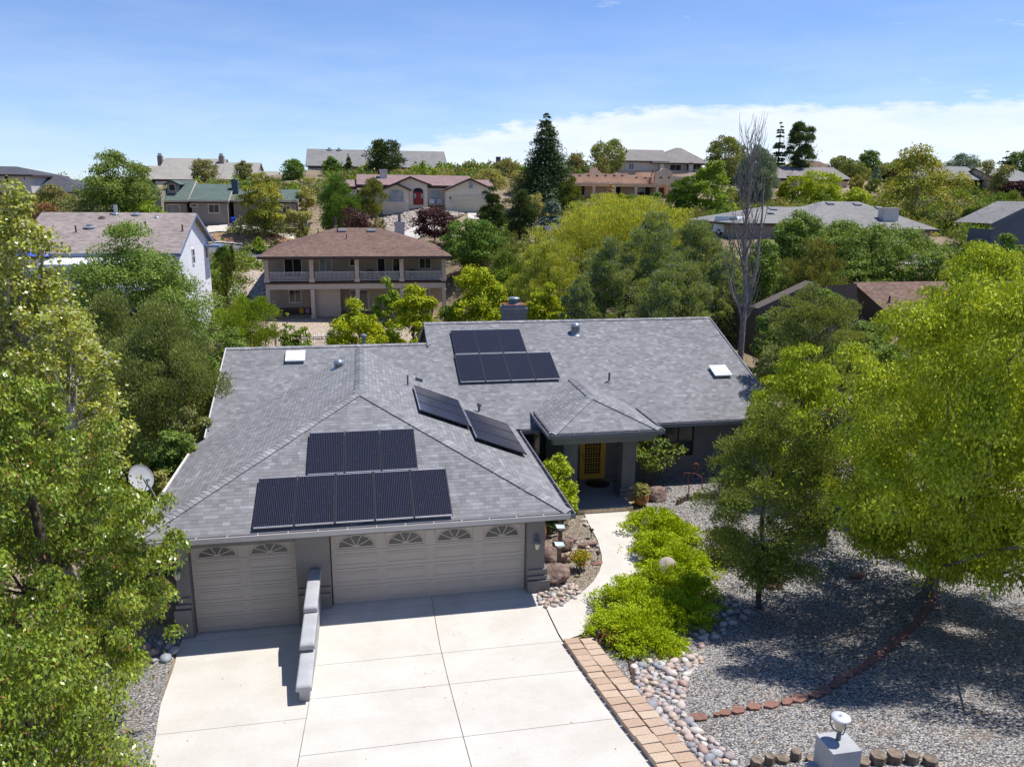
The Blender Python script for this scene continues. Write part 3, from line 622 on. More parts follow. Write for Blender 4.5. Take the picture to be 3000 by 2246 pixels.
for i in range(1,n): x=gx0+(gx1-gx0)*i/n; mb.bar((x,dy+.02,gz0),(x,dy+.02,gz1-.35),.022)
for z in zz_[1:]: mb.bar((gx0,dy+.02,z),(gx1,dy+.02,z),.026)
for i in range(5): mb.bar((gx0,dy+.022,zz_[i]+(zz_[1]-zz_[0])*.45),(gx1,dy+.022,zz_[i]+(zz_[1]-zz_[0])*.45),.014)
cxd=(gx0+gx1)/2; zc=gz1-.35; rr=(gx1-gx0)/2
mb.tube([(cxd+rr*math.cos(math.pi*i/16),dy+.02,zc+.32*math.sin(math.pi*i/16)) for i in range(17)],.014,5)
mb.tube([(cxd+rr*.42*math.cos(math.pi*i/12),dy+.02,zc+.14*math.sin(math.pi*i/12)) for i in range(13)],.012,5)
for k in range(1,7): a=math.pi*k/7; mb.bar((cxd+rr*.42*math.cos(a),dy+.02,zc+.14*math.sin(a)),(cxd+rr*math.cos(a),dy+.02,zc+.32*math.sin(a)),.016)
mb.build('grille',M['yellow'],fdr,H)
mb=MB(); mb.box(gx0,gx1,dy+.045,dy+.06,gz0,gz1); mb.build('screen',M['dark'],fdr,H)
mb=MB(); mb.lathe((dx0+.07,dy-.03,1.2),[(.0,-.03),(.03,-.02),(.03,.02),(0,.03)],10); mb.tube([(dx0+.07,dy,1.05),(dx0+.07,dy-.05,1.05),(dx0+.17,dy-.06,1.05)],.014,6); mb.build('handle',M['black'],fdr,H)
def window(root,x0,x1,z0,z1,y,fm,gm,mull=1,fw_=.05,parent=None,hor=0):
    mb=MB()
    mb.box(x0-fw_,x0,y-.05,y+.04,z0-fw_,z1+fw_); mb.box(x1,x1+fw_,y-.05,y+.04,z0-fw_,z1+fw_); mb.box(x0,x1,y-.05,y+.04,z0-fw_,z0); mb.box(x0,x1,y-.05,y+.04,z1,z1+fw_)
    for i in range(1,mull+1): x=x0+(x1-x0)*i/(mull+1); mb.box(x-.025,x+.025,y-.04,y+.03,z0,z1)
    for i in range(1,hor+1): z=z0+(z1-z0)*i/(hor+1); mb.box(x0,x1,y-.038,y+.028,z-.02,z+.02)
    o=mb.build('window',M[fm],parent or root,root)
    if not parent:
        p=MB(); p.box(x0,x1,y-.012,y+.01,z0,z1); p.build('pane',M[gm],o,root)
    return o
window(H,12.85,14.08,1.03,2.2,7.92,'black','glass'); window(H,7.0,7.9,.6,2.25,7.92,'black','glass',1); window(H,8.75,9.1,.4,2.1,7.92,'black','glass',0)
# roof fittings: skylights, vents, chimney
def skylight(x,y,wd,ln):
    mb=MB(); u=np.array([0,1,S])/math.hypot(1,S); n_=np.array([0,-S,1])/math.hypot(1,S); c=np.array(MP(x,y))
    mb.obox(c+n_*.06,(wd/2-.03,0,0),u*(ln/2-.03),n_*.06,1); mb.obox(c+n_*.13,(wd/2,0,0),u*ln/2,n_*.018,0); mb.obox(c+n_*.155,(wd/2-.06,0,0),u*(ln/2-.06),n_*.012,0)
    mb.build('skylight',[M['white'],M['galv']],roof,H)
skylight(-1.75,12.35,.78,.78); skylight(16.3,10.4,.78,.78)
def dome(p,r=.17,h=.28,flash=.3):
    mb=MB(); p=np.array(p,float); mb.lathe(p,[(flash,-.09),(r,.0),(r,h),(r*1.1,h+.005),(r*1.08,h+.06),(r*.85,h+.13),(r*.45,h+.17),(0,h+.18)],20)
    mb.lathe(p,[(r,-.1),(r,h)],20); mb.build('vent_dome',M['galv'],roof,H)
def gl(x,y): return (x,y,ZE+S*(x-X0))
def gr_(x,y): return (x,y,ZE+S*(X1-x))
dome(MP(10.65,13.75),.2,.3); dome(gl(.05,10.6),.18,.14)
def ventpipe(p,r,h,hat=False):
    mb=MB(); p=np.array(p,float); mb.tube([p-[0,0,.1],p+[0,0,h]],r,10); mb.lathe(p,[(r*3,-.03),(r*1.2,.05)],12)
    if hat: mb.lathe(p+[0,0,h],[(r*.9,.0),(r*1.7,.01),(r*1.7,.12),(r*.6,.17),(0,.17)],12)
    mb.build('vent_pipe',M['pipe'],roof,H)
ventpipe(gr_(2.66,8.6),.035,.42); ventpipe(gr_(5.35,8.2),.05,.22,True); ventpipe(MP(11.15,10.05),.045,.4); ventpipe((1.05,14.3,LZR-S*1.1),.09,.55,True)
mb=MB(); p=np.array(gr_(3.2,10.2)); mb.obox(p+[0,0,.06],(.13,0,-.05),(0,.13,0),(.02,0,.06)); mb.build('box_vent',M['pipe'],roof,H)
mb=MB(); cx0,cx1,cy0,cy1=7.66,8.74,15.6,16.5; mb.box(cx0,cx1,cy0,cy1,4.2,5.75); mb.box(cx0-.06,cx1+.06,cy0-.06,cy1+.06,5.75,6.0)
ch=mb.build('chimney',M['stucco'],H,H)
mb=MB(); mb.box(cx0+.03,cx1-.03,cy0+.03,cy1-.03,6.0,6.16,1); mb.face([(cx0+.02,cy0+.02,6.163),(cx1-.02,cy0+.02,6.163),(cx1-.02,cy1-.02,6.163),(cx0+.02,cy1-.02,6.163)],mi=0)
c=((cx0+cx1)/2,(cy0+cy1)/2,6.16); mb.lathe(c,[(.3,.0),(.24,.04),(.2,.05),(.2,.2)],18,1); mb.lathe(c,[(.27,.24),(.27,.30),(.2,.32),(0,.33)],18,2)
for k in range(10): a=k*.628; mb.bar((c[0]+.24*math.cos(a),c[1]+.24*math.sin(a),6.2),(c[0]+.24*math.cos(a),c[1]+.24*math.sin(a),6.42),.015,mi=1)
mb.build('chimney_cap',[M['rust'],M['pipe'],M['galv']],ch,H)
# ------------------------------------------------------------------ solar panels
def panel(a,eu,ev,nn,lab,group):
    """a = lower left corner, eu along width (1.05), ev up the slope"""
    a=np.array(a,float);eu=np.array(eu,float);ev=np.array(ev,float);nn=np.array(nn,float);nn/=np.linalg.norm(nn)
    t=thing('solar_panel',a,lab,'solar panel',group); lu=np.linalg.norm(eu);lv=np.linalg.norm(ev);u=eu/lu;v=ev/lv; c=a+eu/2+ev/2
    mb=MB()
    for s_ in (-1,1): mb.obox(c+u*s_*(lu/2-.012),u*.012,v*lv/2,nn*.02); 
    mb.obox(c-v*(lv/2-.012),u*(lu/2-.024),v*.012,nn*.021,1); mb.obox(c+v*(lv/2-.012),u*(lu/2-.024),v*.012,nn*.021,1)
    for s_ in (-.3,.3): 
        for s2 in (-.4,.4): mb.obox(c+v*lv*s_+u*lu*s2-nn*.06,u*.02,v*.02,nn*.05)
    mb.build('frame',[M['frame'],M['framel']],t,t)
    g_=MB(); p=[a+u*.024+v*.024,a+eu-u*.024+v*.024,a+eu+ev-u*.024-v*.024,a+ev+u*.024-v*.024]; o=nn*.012
    off=random.random()*3; g_.face([q+o for q in p],[(off,0),(off+lu,0),(off+lu,lv),(off,lv)])
    g_.obox(c-nn*.004,u*(lu/2-.024),v*(lv/2-.024),nn*.006); g_.build('cells',M['solar'],t,t)
ORD=['leftmost','second from left','middle','second from right','rightmost']
nF_=np.array(nF)/math.hypot(1,S); vF=np.array([0,1,S])
for i in range(5):
    x=-1.93+i*1.053; y=-.50; a=np.array([x,y,ZE+S*(y-Y0)])+nF_*.10; panel(a,(1.043,0,0),vF*1.80,nF,f'{ORD[i]} panel of the five-panel lower row above the garage doors','solar panels on the front garage roof')
for i,o in enumerate(('left','middle','right')):
    x=-.63+i*1.053; y=1.34; a=np.array([x,y,ZE+S*(y-Y0)])+nF_*.10; panel(a,(1.043,0,0),vF*1.78,nF,f'{o} panel of the three-panel upper row on the front garage slope','solar panels on the front garage roof')
O4=['leftmost','second','third','rightmost']
for i in range(4):
    y=10.22; a=np.array(MP(4.86+i*1.053,y))+nF_*.10; panel(a,(1.043,0,0),vF*1.92,nF,f'{O4[i]} panel of the four-panel lower row on the rear main roof','solar panels on the main roof')
for i,o in enumerate(('left','middle','right')):
    y=12.18; a=np.array(MP(4.9+i*1.053,y))+nF_*.10; panel(a,(1.043,0,0),vF*1.84,nF,f'{o} panel of the upper row just below the main ridge','solar panels on the main roof')
nR_=np.array(nR)/math.hypot(1,S)
for nm,(xa,xb,ya,yb_) in (('upper',(2.78,4.52,4.88,8.38)),('lower',(4.52,6.24,3.68,7.15))):
    for i,o in enumerate(('front','middle','rear')):
        d=(yb_-ya)/3; a=np.array([xb,ya+i*d,ZE+S*(X1-xb)])+nR_*.13; panel(a,(0,d-.012,0),(-(xb-xa)+.02,0,S*(xb-xa-.02)),nR,f'{o} panel of the {nm} black glossy group on the garage side slope','glossy solar panels on the garage side slope')
# ------------------------------------------------------------------ stepped driveway wall
WLL=thing('driveway_wall',(-.43,-2.5,.2),'grey stucco wall stepping down in three capped sections between the driveway slabs','wall')
mb=MB(); xa,xb=-.545,-.325
for y0,y1,zt in ((-4.75,-3.52,.74),(-3.52,-2.1,.96),(-2.1,-.16,1.12)): mb.box(xa,xb,y0,y1,-.6,zt)
mb.build('wall_body',M['stucco_l'],WLL,WLL)
def softbox(x0,x1,y0,y1,z0,z1,r=.05):
    mb=MB(); n=6; prof=[(x0,z0)]+[(x0+r-r*math.cos(a),z1-r+r*math.sin(a)) for a in np.linspace(0,math.pi/2,n)]+[(x1-r+r*math.sin(a),z1-r+r*math.cos(a)) for a in np.linspace(0,math.pi/2,n)]+[(x1,z0)]
    ysec=[(y0,-.05),(y0+.02,-.015),(y0+.06,0),(y1-.06,0),(y1-.02,-.015),(y1,-.05)]; k=len(prof); vs=[]
    for y,dz in ysec:
        for x,z in prof: vs.append((x,y,z+(dz if z>z0+.01 else 0)))
    fs=[(i*k+j,(i+1)*k+j,(i+1)*k+(j+1)%k,i*k+(j+1)%k) for i in range(len(ysec)-1) for j in range(k)]
    mb.raw(vs,fs,0,True); mb.raw(vs[:k],[tuple(range(k))]); mb.raw(vs[-k:],[tuple(range(k))[::-1]]); return mb
for y0,y1,zt in ((-4.86,-3.47,.87),(-3.60,-2.07,1.09),(-2.22,-.16,1.26)): softbox(xa-.06,xb+.06,y0,y1,zt-.15,zt).build('wall_cap',M['stucco_l'],WLL,WLL)
# ------------------------------------------------------------------ neighbour houses
def fr(a): return [tuple(float(c) for c in q) for q in a]
def gable(root,x0,x1,yf,yb,zb,ze,zr,wm,rm,ov=.5,ovx=.5,yr=None,tm='darktrim',wall=True,back=True):
    """house body with its ridge along X; roof edge at yf-ov, height ze"""
    yr=(yf+yb)/2 if yr is None else yr; s=(zr-ze)/(yr-(yf-ov)); zbk=zr-s*(yb+ov-yr)
    if wall:
        mb=MB(); z1=ze+s*ov; mb.box(x0,x1,yf,yb,zb,min(z1,zbk+s*ov)-.05)
        for x in (x0,x1): mb.face([(x,yf,z1-.06),(x,yb,zbk+s*ov-.06),(x,yr,zr-.06)])
        mb.face([(x0,yf,ze-.4),(x1,yf,ze-.4),(x1,yf,z1-.06),(x0,yf,z1-.06)])
        root_w=mb.build('wall',M[wm],root,root)
    mb=MB(); a,b=x0-ovx,x1+ovx
    mb.roofp([(a,yf-ov,ze),(b,yf-ov,ze),(b,yr,zr),(a,yr,zr)],(0,1,0)); mb.roofp([(a,yb+ov,zbk),(b,yb+ov,zbk),(b,yr,zr),(a,yr,zr)],(0,-1,0))
    ro=mb.build('roof',M[rm],root,root)
    f=MB(); f.box(a,b,yf-ov-.02,yf-ov+.03,ze-.24,ze-.015); f.box(a+.02,b-.02,yf-ov,yf,ze-.2,ze-.17)
    for x in (a,b): f.bar((x,yf-ov,ze-.12),(x,yr,zr-.12),.06,.22); f.bar((x,yb+ov,zbk-.12),(x,yr,zr-.12),.06,.22)
    f.build('fascia',M[tm],root,root)
    return ro,s
def hip(root,x0,x1,yf,yb,zb,ze,zr,xr0,xr1,wm,rm,ov=.5,tm='darktrim',wall=True,yr=None):
    yr=(yf+yb)/2 if yr is None else yr
    if wall: mb=MB(); mb.box(x0,x1,yf,yb,zb,ze-.05); mb.build('wall',M[wm],root,root)
    a,b,c,d=x0-ov,x1+ov,yf-ov,yb+ov; mb=MB()
    mb.roofp([(a,c,ze),(b,c,ze),(xr1,yr,zr),(xr0,yr,zr)],(0,1,0)); mb.roofp([(a,d,ze),(b,d,ze),(xr1,yr,zr),(xr0,yr,zr)],(0,-1,0))
    mb.roofp([(a,c,ze),(a,d,ze),(xr0,yr,zr)],(1,0,0)); mb.roofp([(b,c,ze),(b,d,ze),(xr1,yr,zr)],(-1,0,0))
    ro=mb.build('roof',M[rm],root,root)
    f=MB(); f.box(a,b,c-.03,c+.04,ze-.26,ze-.01); f.box(a,b,d-.04,d+.03,ze-.26,ze-.01); f.box(a-.03,a+.04,c+.04,d-.04,ze-.26,ze-.01); f.box(b-.04,b+.03,c+.04,d-.04,ze-.26,ze-.01)
    f.box(a+.05,b-.05,c+.05,d-.05,ze-.22,ze-.19); f.build('fascia',M[tm],root,root); return ro
def win2(root,pa,pb,y,fm='trimw',gm='glass',mull=1,hor=0,f=.08):
    """window from two photo corners on the plane y"""
    a=P(*pa,y);b=P(*pb,y); return window(root,min(a[0],b[0]),max(a[0],b[0]),min(a[2],b[2]),max(a[2],b[2]),y-.03,fm,gm,mull,f,hor=hor)
def fitting(root,ro,p,r,h,mt='galv',nm='vent_pipe'):
    mb=MB(); mb.tube([np.array(p)-[0,0,.2],np.array(p)+[0,0,h]],r,8); mb.lathe(p,[(r*2.2,-.05),(r*1.1,.06)],10); mb.build(nm,M[mt],ro,root)
z32=lambda a,b:(700+a/3.16,640+b/3.16)
# brown roofed two-storey house
Yf=60.; A=P(*z32(245,590),Yf); B_=P(*z32(1912,582),Yf); bx0,bx1=A[0],B_[0]; zdeck=A[2]; zg=P(*z32(700,940),Yf)[2]
BH=thing('house',((bx0+bx1)/2,Yf+9,zg),'two-storey greige house with brown hip roof and railed upper veranda','house')
e0,e1=P(752,752,58.6),P(1325,750,58.6); r0,r1=P(983,667,68.5),P(1113,667,68.5)
hip(BH,e0[0]+1.2,e1[0]-1.2,Yf+3.2,77.2,zg,e0[2],r0[2],r0[0],r1[0],'brownwall','roof_brown',ov=1.2,wall=False,yr=68.5)
ro=[o for o in BH.children if o.name.startswith('roof')][0]
mb=MB(); a,b,c,d=e0[0],e1[0],58.6,78.4; mb.v=[]
bpy.data.objects.remove(ro); fa=[o for o in BH.children][0]; bpy.data.objects.remove(fa)
mb=MB(); ze,zr=e0[2],r0[2]
mb.roofp([(a,c,ze),(b,c,ze),(r1[0],68.5,zr),(r0[0],68.5,zr)],(0,1,0)); mb.roofp([(a,d,ze),(b,d,ze),(r1[0],68.5,zr),(r0[0],68.5,zr)],(0,-1,0)); mb.roofp([(a,c,ze),(a,d,ze),(r0[0],68.5,zr)],(1,0,0)); mb.roofp([(b,c,ze),(b,d,ze),(r1[0],68.5,zr)],(-1,0,0))
ro=mb.build('roof',M['roof_brown'],BH,BH)
f=MB(); f.box(a,b,c-.03,c+.05,ze-.28,ze-.01); f.box(a-.03,a+.04,c+.05,d,ze-.28,ze-.01); f.box(b-.04,b+.03,c+.05,d,ze-.28,ze-.01); f.box(a+.05,b-.05,c+.06,d-.05,ze-.24,ze-.21); f.build('fascia',M['darktrim'],BH,BH)
mb=MB(); Yw=Yf+2.6; mb.box(bx0+.1,bx1-.1,Yw,77,zg,ze-.3); mb.box(bx0+.25,bx0+.55,Yf+.3,Yw,zg,ze-.3) if False else None; mb.build('wall',M['brownwall'],BH,BH)
mb=MB(); mb.box(bx0,bx1,Yf-.1,Yw,zdeck-.75,zdeck-.22,1); mb.box(bx0,bx1,Yf-.16,Yw,zdeck-.2,zdeck,0); mb.build('deck',[M['timber_d'],M['browncol']],BH,BH)
cols=[P(*z32(q,590),Yf)[0] for q in (262,677,1096,1508,1897)]
zl1=P(*z32(700,642),Yf)[2]
for i,x in enumerate(cols):
    mb=MB(); mb.box(x-.2,x+.2,Yf-.18,Yf+.22,zdeck,ze-.3); mb.box(x-.26,x+.26,Yf-.24,Yf+.28,zdeck-.02,zdeck+.38); mb.box(x-.24,x+.24,Yf-.22,Yf+.26,ze-.6,ze-.45); mb.build('column',M['browncol'],BH,BH)
    mb=MB(); mb.box(x-.19,x+.19,Yf-.14,Yf+.24,zg-.2,zdeck-.75); mb.box(x-.26,x+.26,Yf-.21,Yf+.31,zg-.2,zg+.45); mb.box(x-.24,x+.24,Yf-.19,Yf+.29,zdeck-.98,zdeck-.85); mb.build('column',M['browncol'],BH,BH)
for i in range(4):
    mb=MB(); xa,xb=cols[i]+.22,cols[i+1]-.22; zt=zdeck+.98
    mb.box(xa,xb,Yf,Yf+.05,zt-.04,zt); mb.box(xa,xb,Yf,Yf+.05,zdeck+.1,zdeck+.14)
    n=int((xb-xa)/.125)
    for k in range(1,n): x=xa+(xb-xa)*k/n; mb.box(x-.016,x+.016,Yf+.01,Yf+.04,zdeck+.14,zt-.04)
    mb.build('railing',M['trimw'],BH,BH)
mb=MB(); q0=P(*z32(712,700),Yf+1.9)[0]; q1=P(*z32(942,700),Yf+1.9)[0]; mb.box(q0,q1,Yf+.5,Yw,zg,zdeck-.75); mb.build('storeroom_wall',M['brownwall'],BH,BH)
for a_,b_,g_,m_ in (((420,372),(582,540),'dark',1),((745,374),(857,482),'curtain',1),((1028,374),(1070,432),'glass',0),((1284,372),(1352,530),'dark',0),((1426,372),(1485,486),'glass',0),((1672,370),(1774,458),'glass',1),((465,666),(575,772),'glass',1),((1036,668),(1196,840),'glass',1),((1725,652),(1762,745),'curtain',0)):
    win2(BH,z32(*a_),z32(*b_),Yw,'trimw',g_,m_)
mb=MB(); c0=P(1458,690,0+71); c1=P(1458,690,71); q=P(*(1157,650),74.); qq=P(1184,650,74.); mb.box(q[0],qq[0],73.6,74.8,ze,q[2]+0.); mb.box(q[0]-.1,qq[0]+.1,73.5,74.9,q[2]-.35,q[2]); mb.build('chimney',M['greywall'],BH,BH)
mb=MB(); c_=((q[0]+qq[0])/2,74.2,q[2]); mb.tube([c_,(c_[0],c_[1],c_[2]+.9)],.18,10); mb.build('flue',M['pipe'],BH,BH)
nb=(0,-(zr-ze)/(68.5-58.6),1)
for px,py,r,h in ((982,662,.14,1.0),(989,680,.06,.5),(1015,700,.05,.5),(932,680,.05,.4)):
    p=PP(px,py,(0,58.6,ze),nb); fitting(BH,ro,p,r,h,'darktrim')
for px in (1001,1088):
    mb=MB(); p=PP(px,677,(0,58.6,ze),nb); mb.obox(p+[0,0,.08],(.45,0,0),(0,.4,.1),(0,-.03,.08)); mb.build('skylight',M['pipe'],ro,BH)
mb=MB(); mb.lathe(P(*z32(985,705),Yw-.15),[(.0,.15),(.1,.1),(.1,-.1),(.0,-.12)],8); mb.build('wall_light',M['lampglass'],BH,BH)
# veranda and patio furniture
def chair(x,y,z,mt,lab,cat='chair',grp=None,adir=0,w=.55):
    t=thing('chair',(x,y,z),lab,cat,grp); mb=MB(); mb.box(x-w/2,x+w/2,y-.27,y+.27,z+.36,z+.44); mb.build('seat',M[mt],t,t)
    mb=MB()
    for k in range(5): xx=x-w/2+w*(k+.5)/5; mb.bar((xx,y+.2,z+.4),(xx+(k-2)*.03,y+.5,z+1.05-.04*abs(k-2)),w/5.6,.03)
    mb.build('backrest',M[mt],t,t)
    for sx in (-1,1):
        for sy in (-1,1): mb=MB(); mb.bar((x+sx*(w/2-.04),y+sy*.23,z),(x+sx*(w/2-.04),y+sy*.23,z+.4),.05); mb.build('leg',M[mt],t,t)
        mb=MB(); mb.box(x+sx*w/2-.05,x+sx*w/2+.05,y-.3,y+.25,z+.58,z+.62); mb.bar((x+sx*w/2,y-.25,z+.4),(x+sx*w/2,y-.25,z+.6),.05); mb.build('armrest',M[mt],t,t)
for px,lab in ((1213,'dark wicker chair on the upper veranda left of the white screen door'),(1605,'dark wicker chair at the right end of the upper veranda')):
    p=P(*z32(px,520),Yf+1.7); chair(p[0],p[1],zdeck+.01,'cushion',lab)
p=P(*z32(510,880),Yf+1.9)
t=thing('sofa',(p[0],p[1],zg),'long dark wicker sofa under the lower patio of the two-storey house','sofa'); x=p[0]; y=p[1]; L=1.7
mb=MB(); mb.box(x-L,x+L,y-.4,y+.4,zg+.1,zg+.45); mb.build('base',M['cushion'],t,t)
mb=MB(); mb.box(x-L,x+L,y+.3,y+.55,zg+.45,zg+.95); mb.build('backrest',M['cushion'],t,t)
for s_ in (-1,1): mb=MB(); mb.box(x+s_*L-.12,x+s_*L+.12,y-.4,y+.5,zg+.1,zg+.65); mb.build('armrest',M['cushion'],t,t)
M['cush_y']=plain('yellow cloth',(.55,.33,.03),.9,.05); M['cush_p']=plain('pink cloth',(.45,.22,.36),.9,.05)
for dx,m_,nm in ((.75,'cush_y','yellow'),(1.35,'cush_p','pink')):
    mb=MB(); mb.obox((x+dx,y+.12,zg+.68),(.2,0,0),(0,.05,.02),(0,.05,.24)); solo(mb,'cushion',M[m_],f'{nm} cushion leaning on the dark patio sofa','cushion')
# ---- white house, front left
z1=lambda a,b:(a/2.76,380+b/2.76)
e0=P(40,744,41.);e1=P(524,742,41.);r1=P(573,624,48.); bk=P(634,712,54.6)
WH=thing('house',(-18,47,tz(-18,47)-.5),'white stucco house with weathered brownish shingle gable roof and blue trim','house')
wx=P(524,742,41.5)[0]-.25; zb=-2.5
M['bluetrim']=plain('slate blue trim',(.17,.22,.32),.6,.05,1.,0)
s=(r1[2]-e1[2])/7.
roW,_=gable(WH,-23.2,wx,41.6,54.4,zb,e1[2],r1[2],'whitep','roof_tanpink',ov=.6,ovx=.45,yr=48.,tm='bluetrim')
def xwin(root,pa,pb,X,fm,gm):
    a=PX(*pa,X);b=PX(*pb,X); y0,y1=sorted((a[1],b[1])); z0_,z1_=sorted((a[2],b[2])); mb=MB(); x=X+.05
    mb.box(x-.06,x+.03,y0-.08,y0,z0_-.08,z1_+.08); mb.box(x-.06,x+.03,y1,y1+.08,z0_-.08,z1_+.08); mb.box(x-.06,x+.03,y0,y1,z0_-.16,z0_); mb.box(x-.06,x+.03,y0,y1,z1_,z1_+.08); mb.box(x-.05,x+.02,y0,y1,(z0_+z1_)/2-.02,(z0_+z1_)/2+.02)
    o=mb.build('window',M[fm],root,root); p=MB(); p.box(x-.06,x-.02,y0,y1,z0_,z1_); p.build('pane',M[gm],o,root)
xwin(WH,z1(1548,970),z1(1572,1075),wx,'trimw','glass'); xwin(WH,z1(1652,940),z1(1676,1030),wx,'trimw','glass')
nb=(0,-s,1)
for px,py,r,h,m_ in ((340,626,.16,.7,'galv'),(399,627,.2,.15,'galv'),(299,637,.15,.1,'darktrim'),(459,636,.12,.1,'galv'),(263,665,.24,.22,'galv'),(223,680,.06,.5,'darktrim'),(427,668,.06,.5,'darktrim'),(535,677,.06,.5,'darktrim')):
    fitting(WH,roW,PP(px,py,(0,41.,e1[2]),nb),r,h,m_)
mb=MB(); q=P(620,712,53); mb.box(wx,wx+1.3,52.2,54.6,q[2]-.35,q[2]-.15); mb.build('porch_roof',M['bluetrim'],WH,WH)
mb=MB(); dk=P(200,835,39.)[2]; mb.box(-26,wx-1.5,37.3,41.5,dk-.25,dk); mb.box(-23.2,wx,41.45,41.58,zb,dk-.5,1)
for x in np.arange(-25.5,wx-1.6,2.6): mb.box(x-.09,x+.09,37.4,37.58,zb-.2,dk-.25)
mb.build('deck',[M['trimw'],M['brownsid']],WH,WH)
mb=MB(); 
for x in np.arange(-26,wx-1.5,.14): mb.box(x-.02,x+.02,37.32,37.36,dk,dk+.9)
mb.box(-26,wx-1.5,37.3,37.38,dk+.9,dk+.95); mb.build('railing',M['timber_d'],WH,WH)
mb=MB(); aw=P(190,770,38.5); mb.obox((aw[0]+1.5,39.6,aw[2]),(3.1,0,0),(0,1.6,.12),(0,0,.05)); mb.build('awning',M['trimw'],WH,WH)
for px,c in ((78,0),(118,1)):
    p=P(px,755,39.5) if c==0 else P(px,757,40.4); t=thing('patio_umbrella',(p[0],p[1],dk),('large blue patio umbrella on the white house deck' if c==0 else 'blue patio umbrella half hidden behind the larger one on the deck'),'umbrella')
    r=.95 if c==0 else .6; zt=p[2]+.15; mb=MB(); n=8; vs=[(p[0],p[1],zt+.42)]+[(p[0]+r*math.cos(2*math.pi*k/n),p[1]+r*math.sin(2*math.pi*k/n),zt) for k in range(n)]; mb.raw(vs,[(0,k+1,(k+1)%n+1) for k in range(n)]); mb.build('canopy',M['umbblue'],t,t)
    mb=MB(); mb.tube([(p[0],p[1],dk),(p[0],p[1],zt+.4)],.025,6); mb.build('pole',M['galv'],t,t)
# ---- green roofed taupe house
z2=lambda a,b:(400+a/4.416,400+b/4.416)
GH=thing('house',(-18,102,tz(-18,102)),'taupe stucco house with green shingle roofs and a small dormer','house')
zb=P(*z2(1000,1112),98)[2]
def sec(pl,pr,rl,rr,Yf,Yr,**k):
    a=P(*pl,Yf-.5);b=P(*pr,Yf-.5);c=P(*rl,Yr);d=P(*rr,Yr)
    return gable(GH,a[0]+.3,b[0]-.3,Yf,2*Yr-Yf,zb-.5,(a[2]+b[2])/2,(c[2]+d[2])/2,'taupewall','roof_green',ov=.5,ovx=.3,yr=Yr,tm='beigetrim',**k)
roG,sG=sec(z2(305,825),z2(662,825),z2(220,566),z2(750,566),98,104.5)
sec(z2(668,822),z2(1190,822),z2(775,615),z2(1243,615),97.2,103.)
sec(z2(1212,822),z2(2088,828),z2(1262,680),z2(2092,683),98.5,103)
mb=MB(); a=P(*z2(205,650),97.5); b=P(*z2(340,700),97.5); c=P(*z2(330,980),97.5); mb.box(a[0]-3,b[0],96,99,zb-.5,b[2]); mb.face([(a[0]-3,95.97,b[2]),(b[0],95.97,b[2]),(a[0]-.5,95.97,a[2]+.9)]); mb.build('wing_wall',M['taupewall'],GH,GH)
for pa,pb,g_,m_ in ((z2(395,885),z2(558,985),'curtain',1),(z2(705,882),z2(782,903),'glass',0),(z2(935,882),z2(1070,983),'glass',1),(z2(1895,905),z2(1985,990),'glass',1)):
    win2(GH,pa,pb,98 if pa[0]<540 else 97.2 if pa[0]<700 else 98.5,'beigetrim',g_,m_,f=.14)
# dormer
a=P(*z2(402,720),99.6);b=P(*z2(520,720),99.6);c=P(*z2(402,600),99.6);d=P(*z2(455,562),99.6)
mb=MB(); mb.box(a[0],b[0],99.6,102,a[2]-.2,c[2]); mb.face([(a[0],99.6,c[2]),(b[0],99.6,c[2]),(d[0],99.6,d[2]-.1)]); dm=mb.build('dormer',M['taupewall'],GH,GH)
mb=MB(); 
for s_ in (-1,1):
    ex=d[0]+s_*(b[0]-a[0])*.86; ez=c[2]-.15; mb.roofp([(ex,99.2,ez),(ex,103,ez),(d[0],103,d[2]),(d[0],99.2,d[2])],(-s_,0,0)); mb.bar((ex,99.2,ez-.1),(d[0],99.2,d[2]-.1),.08,.22)
mb.build('dormer_roof',M['roof_green'],dm,GH)
win2(GH,z2(420,622),z2(500,700),99.6,'beigetrim','glass',0)
mb=MB(); a=P(*z2(1238,680),101);b=P(*z2(1308,555),101); mb.box(a[0],b[0],100.6,101.6,a[2]-1.5,b[2]); mb.build('chimney',M['bluewall'],GH,GH)
# satellite dish on its right end
mb=MB(); p=P(*z2(2080,745),97.9); mb.lathe(p,[(0,0),(.25,.05),(.42,.16)],14); mb.tube([p,p+[.1,.5,-.2]],.03,6); solo(mb,'satellite_dish',M['pipe'],'small dark satellite dish on the far green roof corner','satellite dish')
# ---- beige house
z3=lambda a,b:(700+a/2.76,380+b/2.76)
BG=thing('house',(10,108,tz(10,108)),'beige stucco ranch house with mauve shingle roof and dark red front door','house')
zb=P(*z3(1300,670),102)[2]
e0=P(*z3(1150,478),101.5); e1=P(*z3(1640,452),103.4)
rl=P(*z3(950,360),109.5); rr=P(*z3(1865,374),109.5)
roB,sB=gable(BG,rl[0]+.5,rr[0]-.5,103.5,115.5,zb-1,e1[2],(rl[2]+rr[2])/2,'beigewall','roof_mauve',ov=.6,ovx=.5,yr=109.5)
q=P(*z3(800,403),108.5); q2=P(*z3(2025,406),108.5)
gable(BG,q[0]+.4,rl[0],104,113,zb,e1[2]-.3,q[2],'beigewall','roof_mauve',yr=108.5); gable(BG,rr[0],q2[0]-.4,104,113,zb,e1[2]-.3,q2[2],'beigewall','roof_mauve',yr=108.5)
